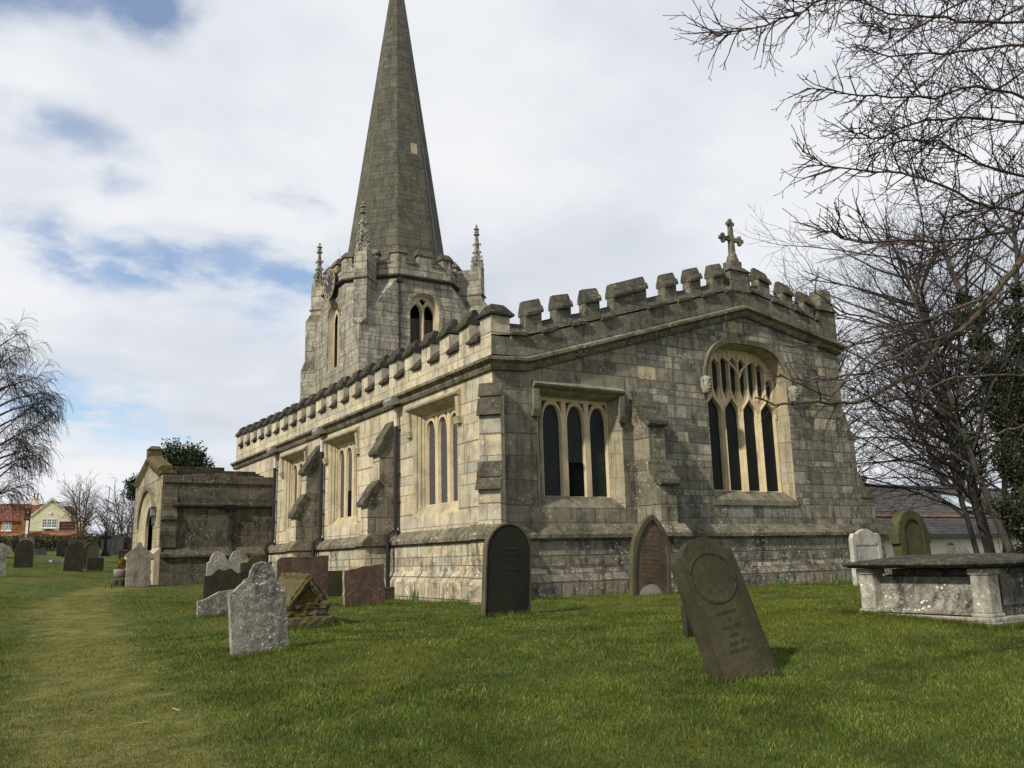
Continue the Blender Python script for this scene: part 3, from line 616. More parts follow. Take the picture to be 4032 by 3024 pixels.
# --- plinth, string courses
def band(mb, prof, pts, mi=0):
    """extrude a (depth, z) profile along wall points [(place, a, dz)] giving mitred joints only between listed pairs"""
    for (pl0, a0, z0), (pl1, a1, z1) in zip(pts[:-1], pts[1:]):
        mb.prism([pl0(a0, z + z0, d) for d, z in prof], [pl1(a1, z + z1, d) for d, z in prof], mi)
lower = [(.02, .2), (-.26, .2), (-.26, 1.14), (-.13, 1.37), (.02, 1.37)]
upper = [(.02, 1.372), (-.125, 1.372), (-.125, 1.955), (.02, 1.955)]
strg = [(.02, 1.957), (-.215, 1.957), (-.215, 2.03), (-.18, 2.07), (.0, 2.235), (.02, 2.235)]
def corner(place_a, d): pass
def around(prof, mats, name, s_end=19.8, e_end=10.5):
    mb = MB()
    # one mitred loop: west end of the south wall -> SE corner -> NE corner
    def ringat(k):
        if k == 0: return [(d, s_end, z) for d, z in prof]
        if k == 1: return [(d, d, z) for d, z in prof]
        return [(e_end - d if d < 0 else e_end, d, z) for d, z in prof]
    # south run
    mb.prism(ringat(0), ringat(1), 0)
    mb.prism(ringat(1), ringat(2), 1)
    mb.prism(ringat(2), [(e_end - d if d < 0 else e_end, 9.0, z) for d, z in prof], 1)
    return part(name, mb, mats)
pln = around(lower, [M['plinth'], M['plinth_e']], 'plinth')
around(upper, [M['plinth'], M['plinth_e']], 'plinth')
around(strg, [M['string'], M['string']], 'string_course')
# upper string course under the battlements
ss = MB(); pf = [(.02, -.22), (-.06, -.20), (-.09, -.14), (-.10, -.08), (-.19, -.03), (-.19, .03), (.02, .10)]
S0 = 5.44
ss.prism([(d, 20.0, z + S0) for d, z in pf], [(d, d, z + S0) for d, z in pf])
L = [(0.0, 5.45), (.79, 5.49), (7.1, 7.43), (10.5, 6.81)]
prev = [(d, d, z + S0) for d, z in pf]
for a, z0 in L[1:]:
    cur = [(a + (-d if a > 10 and d < 0 else 0), d, z + z0) for d, z in pf]; ss.prism(prev, cur); prev = cur
ss.prism(prev, [(10.5 - min(d, 0), 9.0, z + 6.81) for d, z in pf])
part('string_course', ss, M['string'])

# --- battlements
cop = [(-.085, -.03), (-.09, .03), (-.04, .13), (.01, .14), (.015, .17), (.05, .26), (.07, .27), (.08, .31), (.18, .31), (.26, .10), (.26, 0.0), (.0, 0.0)]       # (depth, z): weathered merlon cap
sil = [(-.095, -.03), (-.10, .03), (.09, .22), (.13, .22), (.13, .26), (.22, .26), (.22, -.01)]
DW = .22; FD = -.02
sp_ = MB(); sp_.hexa([(FD, FD, 5.55), (DW, DW, 5.55), (DW, 19.8, 5.55), (FD, 19.8, 5.55), (FD, FD, 5.93), (DW, DW, 5.93), (DW, 19.8, 5.93), (FD, 19.8, 5.93)])
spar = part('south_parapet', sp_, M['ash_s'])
ya = .41; rnd = random.Random(5)
embr = []
y_ = .41
while y_ < 19.3:
    embr.append((y_, y_ + .47)); y_ += .905 + rnd.uniform(-.025, .025) + (.03 if y_ > 12 else 0)
edges_ = [(-.02, .41, 'corner')]
for i, (e0, e1) in enumerate(embr):
    nxt = embr[i + 1][0] if i + 1 < len(embr) else 19.8
    dz = .0 if e0 < 14 else (e0 - 14) * .028
    j = rnd.uniform(-.02, .02)
    s_ = MB(); s_.prism([(d, e0 - .004, z + 5.95 + j + dz) for d, z in sil], [(d, e1 + .004, z + 5.95 + rnd.uniform(-.015, .015) + dz) for d, z in sil]); part('embrasure_sill', s_, M['cope'], spar)
    mm = MB(); mm.box(FD, DW, e1 + .002, nxt - .002, 5.932, 6.39 + dz, 0); j2 = rnd.uniform(-.02, .02); tl = rnd.uniform(-.02, .02)
    mm.prism([(d, e1 - .012, z + 6.392 + j2 + dz + tl) for d, z in cop], [(d, nxt + .012, z + 6.392 + j2 + dz - tl) for d, z in cop], 1)
    part('merlon', mm, [M['ash_s'], M['cope']], spar)
# corner merlon with pyramid-like cap
cm = MB(); cm.box(FD - .0, .42, FD - .0, .408, 5.94, 6.37, 0)
cm.hexa([(-.09, -.09, 6.372), (.50, -.09, 6.372), (.50, .47, 6.372), (-.09, .47, 6.372), (-.09, -.09, 6.42), (.50, -.09, 6.42), (.50, .47, 6.42), (-.09, .47, 6.42)], 1)
cm.hexa([(-.08, -.08, 6.421), (.49, -.08, 6.421), (.49, .46, 6.421), (-.08, .46, 6.421), (.05, .06, 6.62), (.34, .06, 6.62), (.34, .34, 6.62), (.05, .34, 6.62)], 1)
part('merlon', cm, [M['ash_s'], M['cope']], spar)
# east parapet along the rake
ep = MB()
def epiece(mb, a0, a1, zb0, zb1, zt0, zt1, mi=0, f=FD, k=DW):
    mb.hexa([(a0, f, zb0), (a1, f, zb1), (a1, k, zb1), (a0, k, zb0), (a0, f, zt0), (a1, f, zt1), (a1, k, zt1), (a0, k, zt0)], mi)
for (a0, a1) in ((DW + .002, .79), (.79, 7.1), (7.1, 10.52)):
    z0, z1 = rake(max(a0, 0)) + .10, rake(min(a1, 10.5)) + .10
    off = lambda a: (.47 if a < 1 else .47)
    zt0, zt1 = z0 + (.40 if a0 < .7 else .44), z1 + .44
    af, ak = (FD, DW) if a0 < .7 else (a0, a0)
    ep.hexa([(af, FD, z0), (a1, FD, z1), (a1, DW, z1), (ak, DW, z0), (af, FD, zt0), (a1, FD, zt1), (a1, DW, zt1), (ak, DW, zt0)])
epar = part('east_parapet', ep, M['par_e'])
merl = [(.81, 1.20, 6.46, 6.58), (1.57, 1.95, 6.70, 6.79), (2.34, 2.72, 6.94, 7.03), (3.11, 4.06, 7.17, 7.52), (4.41, 4.66, 7.60, 7.68), (4.66, 5.0, 7.66, 7.75), (5.40, 5.76, 7.87, 8.0), (6.18, 6.53, 8.10, 8.22),
        (7.74, 8.12, 8.29, 8.19), (8.58, 8.94, 8.06, 8.0), (9.36, 9.71, 7.91, 7.82)]
merl = [(.81, 1.20, 6.46, 6.58), (1.57, 1.95, 6.70, 6.79), (2.34, 2.72, 6.94, 7.03), (3.11, 4.06, 7.17, 7.50), (4.62, 4.98, 7.63, 7.74), (5.40, 5.76, 7.88, 7.99), (6.18, 6.53, 8.11, 8.21),
        (7.74, 8.12, 8.29, 8.19), (8.58, 8.94, 8.06, 7.99), (9.36, 9.71, 7.91, 7.82)]
segs = [.42] + [x_ for mrl in merl for x_ in mrl[:2]] + [9.80]
for (a0, a1, z0, z1) in merl:
    mm = MB(); epiece(mm, a0, a1, rake(a0) + .5, rake(a1) + .5, z0, z1); d_ = (z1 - z0) / (a1 - a0) * .012
    mm.prism([(a0 - .012, d, z + z0 + .002 - d_) for d, z in cop], [(a1 + .012, d, z + z1 + .002 + d_) for d, z in cop], 1)
    part('merlon', mm, [M['par_e'], M['weath']], epar)
embE = [(.44, .79), (1.22, 1.55), (1.97, 2.32), (2.74, 3.09), (4.08, 4.60), (5.0, 5.38), (5.78, 6.16), (6.55, 6.74), (7.40, 7.72), (8.14, 8.56), (8.96, 9.34), (9.73, 9.80)]
for a0, a1 in embE:
    zz0 = rake(a0) + .53 + rnd.uniform(-.02, .02); zz1 = rake(a1) + .53 + rnd.uniform(-.02, .02)
    s_ = MB(); s_.prism([(a0 - .012, d, z + zz0) for d, z in sil], [(a1 + .012, d, z + zz1) for d, z in sil]); part('embrasure_sill', s_, M['weath'], epar)
# gable merlon carrying the cross, and the tall end block at the north-east corner
gm = MB(); gm.box(6.74, 7.40, FD - .03, DW + .05, 7.85, 8.36, 0); gm.hexa([(6.70, -.09, 8.362), (7.44, -.09, 8.362), (7.44, .40, 8.362), (6.70, .40, 8.362), (6.83, .02, 8.50), (7.31, .02, 8.50), (7.31, .33, 8.50), (6.83, .33, 8.50)], 1)
gm.box(6.90, 7.26, .04, .32, 8.50, 8.66, 0)
part('merlon', gm, [M['par_e'], M['weath']], epar)
nb = MB(); nb.box(9.80, 10.52, FD - .02, .38, 6.95, 7.75, 0); nb.hexa([(9.78, -.10, 7.752), (10.58, -.10, 7.752), (10.58, .44, 7.752), (9.78, .44, 7.752), (9.90, .0, 7.9), (10.52, .0, 7.9), (10.52, .36, 7.9), (9.90, .36, 7.9)], 1)
nb.box(10.08, 10.50, .02, .36, 7.9, 8.36, 0)
part('merlon', nb, [M['par_e'], M['weath']], epar)
cx = MB(); cz0 = 8.66
cx.prism([(6.98, .08, cz0), (7.24, .08, cz0), (7.24, .30, cz0), (6.98, .30, cz0)], [(7.03, .12, cz0 + .22), (7.19, .12, cz0 + .22), (7.19, .26, cz0 + .22), (7.03, .26, cz0 + .22)])
cx.prism([(7.04, .13, cz0 + .22), (7.18, .13, cz0 + .22), (7.18, .25, cz0 + .22), (7.04, .25, cz0 + .22)], [(7.07, .15, 9.72), (7.16, .15, 9.72), (7.16, .23, 9.72), (7.07, .23, 9.72)])
cx.box(6.80, 7.43, .148, .232, 9.235, 9.325)
for (a, z, ux, uz) in ((6.80, 9.28, -1, 0), (7.43, 9.28, 1, 0), (7.115, 9.72, 0, 1)):
    for px, pz in ((ux * .05, uz * .05), (uz * .075 - ux * .03, ux * .075 - uz * .03), (-uz * .075 - ux * .03, -ux * .075 - uz * .03)):
        cx.lathe([(.01, -.06), (.05, -.04), (.06, 0), (.05, .04), (.01, .06)], (a + px, .19, z + pz), 10)
for sx in (-1, 1):
    for sz in (-1, 1): cx.lathe([(.005, -.04), (.04, 0), (.005, .04)], (7.115 + sx * .08, .19, 9.28 + sz * .08), 8)
part('gable_cross', cx, M['string'])
# roof behind the battlements, plain north and west sides
rf = MB(); rf.hexa([(.25, .25, 5.80), (7.1, .25, 7.75), (7.1, 19.7, 7.75), (.25, 19.7, 5.80), (.25, .25, 5.84), (7.1, .25, 7.79), (7.1, 19.7, 7.79), (.25, 19.7, 5.84)])
rf.hexa([(7.1, .25, 7.75), (10.4, .25, 7.1), (10.4, 19.7, 7.1), (7.1, 19.7, 7.75), (7.1, .25, 7.79), (10.4, .25, 7.14), (10.4, 19.7, 7.14), (7.1, 19.7, 7.79)])
part('roof', rf, M['lead'])
nw = MB(); nw.box(10.1, 10.498, .36, 19.8, .2, 7.12); part('north_wall', nw, M['chancel'])
ww = MB(); ww.add([(0.002, 19.8, .2), (10.1, 19.8, .2), (10.1, 19.8, 7.1), (7.1, 19.8, 7.7), (.002, 19.8, 5.9)], [(0, 1, 2, 3, 4)]); part('west_wall', ww, M['ash_s'])

# --- buttresses
def buttress(axis, a0, a1, proj_u, proj_l, zt, zd1, zs2, zd2, body, zb=2.0):
    """two-stage buttress with sloped weatherings; axis 'S' projects -X, 'E' projects -Y"""
    P = (lambda a, z, d: (d, a, z)) if axis == 'S' else (lambda a, z, d: (a, d, z))
    b = MB(); bp = [(0, zb), (-proj_l, zb), (-proj_l, zd2), (-proj_u - .02, zs2), (-proj_u, zs2), (-proj_u, zd1), (0, zt)]
    b.prism([P(a0, z, d) for d, z in bp], [P(a1, z, d) for d, z in bp], 0, False)
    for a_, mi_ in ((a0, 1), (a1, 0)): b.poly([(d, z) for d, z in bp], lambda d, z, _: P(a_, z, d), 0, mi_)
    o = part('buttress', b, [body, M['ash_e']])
    e = .035
    for (pu, pl_, z0, z1) in ((0.0, proj_u, zt, zd1), (proj_u, proj_l, zs2, zd2)):
        n_ = 2; c = MB()
        for i in range(n_):
            t0, t1 = i / n_, (i + 1) / n_
            dA, dB = -(pu + (pl_ - pu) * t0), -(pu + (pl_ - pu) * t1); zA, zB = z0 + (z1 - z0) * t0, z0 + (z1 - z0) * t1
            prof = [(dA + .02, zA + .04), (dA - .02, zA + .09), (dB - .05, zB + .10), (dB - .09, zB + .05), (dB - .095, zB - .03), (dB - .06, zB - .075), (dB + .0, zB - .06), (dA + .02, zA - .16)]
            c.prism([P(a0 - e - .005 * i, z, d) for d, z in prof], [P(a1 + e + .005 * i, z, d) for d, z in prof])
        part('weathering', c, M['weath'], o)
    f = MB()
    f.prism([P(a0 - .10, z, d) for d, z in [(0, .2), (-proj_l - .22, .2), (-proj_l - .22, 1.14), (-proj_l - .10, 1.37), (-proj_l - .10, 1.95), (0, 1.95)]],
            [P(a1 + .10, z, d) for d, z in [(0, .2), (-proj_l - .22, .2), (-proj_l - .22, 1.14), (-proj_l - .10, 1.37), (-proj_l - .10, 1.95), (0, 1.95)]])
    part('buttress_plinth', f, M['plinth'] if axis == 'S' else M['plinth_e'], o)
    g_ = MB(); pr = [(0, 1.952), (-proj_l - .20, 1.952), (-proj_l - .20, 2.03), (-proj_l, 2.22), (0, 2.22)]
    g_.prism([P(a0 - .17, z, d) for d, z in pr], [P(a1 + .17, z, d) for d, z in pr]); part('buttress_string', g_, M['string'], o)
    return o
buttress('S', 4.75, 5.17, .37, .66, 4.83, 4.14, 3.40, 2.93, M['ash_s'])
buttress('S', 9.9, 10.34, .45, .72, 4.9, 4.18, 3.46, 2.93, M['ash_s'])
buttress('E', 3.48, 3.92, .50, .76, 5.0, 4.33, 3.44, 3.06, M['ash_e'])
# diagonal buttress at the south-east corner
def diag_buttress():
    q = math.sqrt(.5); hw = .215
    def P(a, z, d):        # a across, d outwards along (-1,-1)
        return (-d * q + a * q, -d * q - a * q, z)
    b = MB(); pr = [(-.02, 2.0), (.40, 2.0), (.40, 2.92), (.30, 3.36), (.26, 3.36), (.26, 4.30), (.10, 4.92), (-.02, 4.97)]
    b.prism([P(-hw, z, d) for d, z in pr], [P(hw, z, d) for d, z in pr]); o = part('buttress', b, M['ash_s'])
    for (d0, z0, d1, z1) in ((.10, 4.93, .17, 4.72), (.18, 4.62, .30, 4.33), (.27, 3.38, .35, 3.14), (.36, 3.06, .46, 2.90)):
        c = MB(); pf_ = [(d0, z0), (d0 + .02, z0 + .03), (d1 + .03, z1 + .03), (d1 + .045, z1 - .03), (d1, z1 - .04), (d0, z0 - .03)]
        c.prism([P(-hw - .03, z, d) for d, z in pf_], [P(hw + .03, z, d) for d, z in pf_])
        part('weathering', c, M['weath'], o)
    f = MB(); pl_ = [(-.05, .2), (.70, .2), (.70, 1.14), (.58, 1.37), (.58, 1.95), (-.05, 1.95)]
    f.prism([P(-hw - .10, z, d) for d, z in pl_], [P(hw + .10, z, d) for d, z in pl_]); part('buttress_plinth', f, M['plinth'], o)
    g_ = MB(); pr = [(-.05, 1.952), (.66, 1.952), (.66, 2.03), (.42, 2.23), (-.05, 2.23)]
    g_.prism([P(-hw - .16, z, d) for d, z in pr], [P(hw + .16, z, d) for d, z in pr]); part('buttress_string', g_, M['string'], o)
diag_buttress()
# buttress on the north side of the chancel, its east face almost flush with the east wall
nbm = MB(); PN = lambda d, z, y: (10.5 + d, y, z)
pr = [(-.22, 2.24), (.86, 2.24), (.86, 2.92), (.34, 3.38), (.32, 3.42), (.32, 4.40), (.02, 5.05), (-.22, 5.05)]
nbm.prism([PN(d, z, -.015) for d, z in pr], [PN(d, z, .75) for d, z in pr]); nbo = part('buttress', nbm, M['chancel'])
for (d0, z0, d1, z1) in ((.34, 3.42, .92, 2.92), (.02, 5.02, .38, 4.42)):
    c = MB(); pf_ = [(d0 - .02, z0), (d0, z0 + .07), (d1 * .45 + d0 * .55, z1 * .65 + z0 * .35), (d1 + .03, z1 + .05), (d1 + .05, z1 - .04), (d0, z1 - .02)]
    c.prism([PN(d, z, -.03) for d, z in pf_], [PN(d, z, .78) for d, z in pf_])
    part('weathering', c, M['string'], nbo)
nbp = MB(); nbp.box(10.5, 11.55, -.27, 1.0, .2, 1.15); nbp.box(10.5, 11.45, -.14, .95, 1.15, 1.955); part('buttress_plinth', nbp, M['plinth_e'], nbo)
nbs = MB(); prs = [(-.1, 1.958), (1.13, 1.958), (1.13, 2.03), (.93, 2.238), (-.1, 2.238)]
nbs.prism([PN(d, z, -.222) for d, z in prs], [PN(d, z, .95) for d, z in prs]); part('buttress_string', nbs, M['string'], nbo)

# --- rainwater pipes and floodlights on the south wall
def downpipe(y, z1, z0):
    p = MB(); p.tube([(-.10, y, z1 - .42), (-.10, y, 2.35)], .056, 10, 0)
    p.tube([(-.10, y, 2.35), (-.30, y, 2.15), (-.30, y, z0 + .25)] , .048, 10, 0)
    for z in (z1 - .45, z1 - 1.5, 3.0, 2.3):
        p.tube([(-.10, y, z), (-.10, y, z - .09)], .06, 10, 0); p.box(-.10, 0.0, y - .06, y + .06, z - .065, z - .03, 0)
    p.tube([(-.10, y, z1), (-.10, y, z1 - .42)], .052, 10, 1)
    return part('downpipe', p, [M['black'], M['whitepipe']])
for y in (4.40, 9.62, 14.25):
    downpipe(y, 5.15, .75)
    fl = MB(); a0, a1 = y - .22, y + .24
    fl.prism([(-.02, a0, 5.28), (-.30, a0, 5.20), (-.34, a0, 5.30), (-.30, a0, 5.40), (-.02, a0, 5.44)], [(-.02, a1, 5.28), (-.30, a1, 5.20), (-.34, a1, 5.30), (-.30, a1, 5.40), (-.02, a1, 5.44)], 0)
    fl.add([(-.347, a0 + .04, 5.305), (-.347, a1 - .04, 5.305), (-.307, a1 - .04, 5.395), (-.307, a0 + .04, 5.395)], [(0, 1, 2, 3)], 1)
    part('floodlight', fl, [M['lampbox'], M['lampglass']], bevel=.012)
gb = MB(); gb.box(-.62, -.16, 4.1, 4.72, .6, 1.03); part('gully_block', gb, M['cope'], bevel=.02)

# ------------------------------------------------------------------ tower
TX, TY, TH = 7.1, 20.65, 2.95
OC = TH * math.tan(R(22.5))
def octa(inr, z, rot=0):
    r_ = inr / math.cos(R(22.5)); return [(TX + r_ * math.cos(R(22.5 + 45 * i)), TY + r_ * math.sin(R(22.5 + 45 * i)), z) for i in range(8)]
ZQ, ZO = 11.18, 13.32
PTE = lambda a, z, d: (a, TY - TH + d, z)
PTS = lambda a, z, d: (TX - TH + d, a, z)
t_ = MB()
def belfry(a_c, z0): return arch(a_c - .69, a_c + .69, z0, 11.98, 12.76, 8, .85), arch(a_c - .60, a_c + .60, z0 + .05, 11.96, 12.66, 8, .85)
for place, cen in ((PTE, TX), (PTS, TY)):
    f_, i_ = belfry(cen, 9.8)
    oc0, oc1 = cen - TH, cen + TH
    t_.panel([(oc0, 6.0), (oc1, 6.0), (oc1, ZQ), (cen + OC, ZO), (cen - OC, ZO), (oc0, ZQ)], [(f_, i_, .22)], place, 0.0, 0, 1)
    # chamfered surround standing slightly proud
for (x0, y0, x1, y1) in ((TX + TH, TY - TH, TX + TH, TY + TH), (TX + TH, TY + TH, TX - TH, TY + TH)):
    ux, uy = (x1 - x0), (y1 - y0); l_ = math.hypot(ux, uy); ux /= l_; uy /= l_
    t_.add([(x0, y0, 6), (x1, y1, 6), (x1, y1, ZQ), (TX + (x0 + x1) / 2 - TX + ux * OC, (y0 + y1) / 2 + uy * OC, ZO), ((x0 + x1) / 2 - ux * OC, (y0 + y1) / 2 - uy * OC, ZO), (x0, y0, ZQ)], [(0, 1, 2, 3, 4, 5)])
for sx in (-1, 1):
    for sy in (-1, 1):   # broaches: the square becomes an octagon
        t_.add([(TX + sx * TH, TY + sy * TH, ZQ), (TX + sx * TH, TY + sy * OC, ZO), (TX + sx * OC, TY + sy * TH, ZO)], [(0, 1, 2)])
tower = part('tower', t_, [M['tower'], M['trim_w']])
us = MB()
us.prism(octa(TH + .001, ZO + .001), octa(TH + .001, 13.36)); part('tower_neck', us, M['tower'], tower)
sc_ = MB()
for a, b, z0, z1 in ((.03, .16, 13.30, 13.37), (.16, .16, 13.371, 13.43), (.16, .02, 13.431, 13.50)):
    sc_.prism(octa(TH + a, z0), octa(TH + b, z1))
part('tower_string', sc_, M['cope'], tower)
# octagonal parapet with merlons on the corners and the middle of each side
pp = MB()
O1, O2 = octa(TH + .02, 0), octa(TH - .26, 0)
def oseg(mb, i, t0, t1, z0, z1, mi=0, e=0.0):
    A0, A1 = Vector(octa(TH + .02 + e, 0)[i]), Vector(octa(TH + .02 + e, 0)[(i + 1) % 8]); B0, B1 = Vector(octa(TH - .26 - e, 0)[i]), Vector(octa(TH - .26 - e, 0)[(i + 1) % 8])
    p = [A0.lerp(A1, t0), A0.lerp(A1, t1), B0.lerp(B1, t1), B0.lerp(B1, t0)]
    mb.hexa([(v.x, v.y, z0) for v in p] + [(v.x, v.y, z1) for v in p], mi)
for i in range(8): oseg(pp, i, 0, 1, 13.503, 13.98)
tp = part('tower_parapet', pp, M['tower'], tower)
for i in range(8):
    a = MB(); oseg(a, i, .37, .63, 13.982, 14.42, 0); oseg(a, i, .34, .66, 14.422, 14.52, 1, .06); oseg(a, i, .35, .65, 14.522, 14.62, 1, .0); oseg(a, i, .37, .63, 14.622, 14.70, 1, -.06)
    part('merlon', a, [M['tower'], M['string']], tp)
    a = MB()
    for j, (u0, u1) in ((i, (0, .14)), ((i - 1) % 8, (.86, 1))):
        oseg(a, j, u0, u1, 13.982, 14.42, 0); w0, w1 = (0, u1 + .03) if u0 == 0 else (u0 - .03, 1)
        oseg(a, j, w0, w1, 14.422, 14.52, 1, .06); oseg(a, j, w0, w1, 14.522, 14.62, 1, .0); oseg(a, j, u0, u1, 14.622, 14.68, 1, -.06)
    part('merlon', a, [M['tower'], M['string']], tp)
    for (u0, u1) in ((.141, .369), (.631, .859)):
        e_ = MB(); oseg(e_, i, u0, u1, 13.982, 14.06, 0, .05); oseg(e_, i, u0, u1, 14.061, 14.13, 0, -.03); part('embrasure_sill', e_, M['string'], tp)
# stone spire
sp_ = MB()
def ospire(inr, z): return octa(inr, z)
zs_ = [13.5, 31.3]; 
rings = 26
for j in range(rings):
    za, zb_ = 13.5 + (31.2 - 13.5) * j / rings, 13.5 + (31.2 - 13.5) * (j + 1) / rings
    f0, f1 = (31.35 - za) / (31.35 - 13.5), (31.35 - zb_) / (31.35 - 13.5)
    sp_.prism(octa(2.29 * f0, za), octa(2.29 * f1, zb_), caps=False)
part('spire', sp_, M['spire'])
rep = MB()       # pale replacement blocks and the lightning tape
def on_spire(face, u, z):
    f0 = (31.35 - z) / (31.35 - 13.5); inr = 2.29 * f0 + .006; a = R(45 * face); hw = u * inr * math.tan(R(22.5))
    return (TX + inr * math.cos(a) - hw * math.sin(a), TY + inr * math.sin(a) + hw * math.cos(a), z)
def block(face, u0, u1, z0, z1): rep.add([on_spire(face, u0, z0), on_spire(face, u1, z0), on_spire(face, u1, z1), on_spire(face, u0, z1)], [(0, 1, 2, 3)])
block(6, .12, .66, 19.9, 20.45)
part('repair_block', rep, M['trim_w'])
lt = MB(); lt.tube([on_spire(7, -.45, z) for z in np.linspace(13.9, 30.5, 12)], .014, 4); part('lightning_conductor', lt, M['steel'])
# corner pinnacles: a radial buttress wall, an outer shaft and a crocketed spirelet
def pinnacle(sx, sy, lower=False):
    q = math.sqrt(.5); dx, dy = sx * q, sy * q; tx, ty = -dy, dx
    P = lambda r_, w_, z: (TX + dx * r_ + tx * w_, TY + dy * r_ + ty * w_, z)
    def bx(mb, r0, r1, hw, z0, z1, mi=0, taper=None):
        r2, r3, h2 = (r0, r1, hw) if taper is None else taper
        mb.hexa([P(r0, -hw, z0), P(r1, -hw, z0), P(r1, hw, z0), P(r0, hw, z0), P(r2, -h2, z1), P(r3, -h2, z1), P(r3, h2, z1), P(r2, h2, z1)], mi)
    s_ = MB()
    bx(s_, 2.6, 4.10, .285, 11.35, 13.05); bx(s_, 2.6, 4.10, .285, 13.12, 14.02, 0)
    bx(s_, 2.6, 4.17, .32, 13.051, 13.119, 1)
    bx(s_, 2.6, 4.10, .285, 14.021, 14.25, 0, (2.6, 4.10, .27))
    bx(s_, 3.62, 4.10, .27, 14.251, 14.36); bx(s_, 2.62, 3.6, .285, 14.251, 14.30, 1, (2.62, 3.58, .12))
    # stop at the foot, dying back on to the square corner
    s_.add([P(4.17, 0, 11.05), P(4.10, -.285, 11.36), P(4.10, .285, 11.36), P(3.3, -.7, 11.2), P(3.3, .7, 11.2), P(3.9, -.285, 11.9), P(3.9, .285, 11.9)], [(0, 1, 2), (0, 3, 1), (0, 2, 4), (1, 3, 5), (2, 6, 4)])
    if lower:
        bx(s_, 3.4, 4.34, .31, 6.5, 12.55); bx(s_, 3.4, 4.34, .31, 12.551, 12.85, 1, (3.4, 4.14, .30)); bx(s_, 3.4, 4.52, .34, 6.5, 10.2); bx(s_, 3.4, 4.52, .34, 10.201, 10.6, 1, (3.4, 4.36, .32))
    pin = part('pinnacle', s_, [M['tower'], M['string']], tower)
    c_ = (TX + dx * 3.86, TY + dy * 3.86, 0); ro = math.atan2(dy, dx)
    sl_ = MB(); sl_.lathe([(.30, 14.36), (.24, 14.5), (.185, 14.75), (.155, 14.8), (.10, 15.5), (.11, 15.52), (.06, 16.05), (.11, 16.1), (.11, 16.16), (.05, 16.2)], c_, 4, 0, ro)
    rnd = random.Random(3)
    for lvl, (z, r_) in enumerate(((14.55, .26), (14.74, .235), (14.92, .205), (15.14, .165), (15.52, .15))):
        for i in range(4 if lvl not in (1,) else 8):
            a = ro + i * math.pi / (2 if lvl != 1 else 4) + (0 if lvl % 2 else 0)
            sl_.lathe([(.01, -.06), (.05, -.04), (.062, .01), (.03, .06), (.005, .07)], (c_[0] + r_ * math.cos(a), c_[1] + r_ * math.sin(a), z), 6)
    for i in range(4):          # gablets at the foot
        a = ro + i * math.pi / 2 + math.pi / 4
        n_ = (math.cos(a), math.sin(a)); t2 = (-n_[1], n_[0])
        g = lambda r_, w_, z: (c_[0] + n_[0] * r_ + t2[0] * w_, c_[1] + n_[1] * r_ + t2[1] * w_, z)
        sl_.prism([g(.215, -.18, 14.30), g(.215, .18, 14.30), g(.19, 0, 14.78)], [g(.255, -.20, 14.28), g(.255, .20, 14.28), g(.225, 0, 14.84)])
    for z, r_, rr_ in ((16.0, .10, .055), (16.26, .085, .05)):
        for i in range(6): sl_.lathe([(.005, -.05), (.05, -.03), (rr_, .01), (.005, .05)], (c_[0] + r_ * math.cos(i), c_[1] + r_ * math.sin(i), z), 6)
    sl_.lathe([(.05, 16.2), (.075, 16.3), (.03, 16.36), (.055, 16.40), (.005, 16.5)], c_, 8)
    part('spirelet', sl_, M['tower'], tower)
pinnacle(-1, -1); pinnacle(-1, 1, True); pinnacle(1, -1, True); pinnacle(1, 1, True)
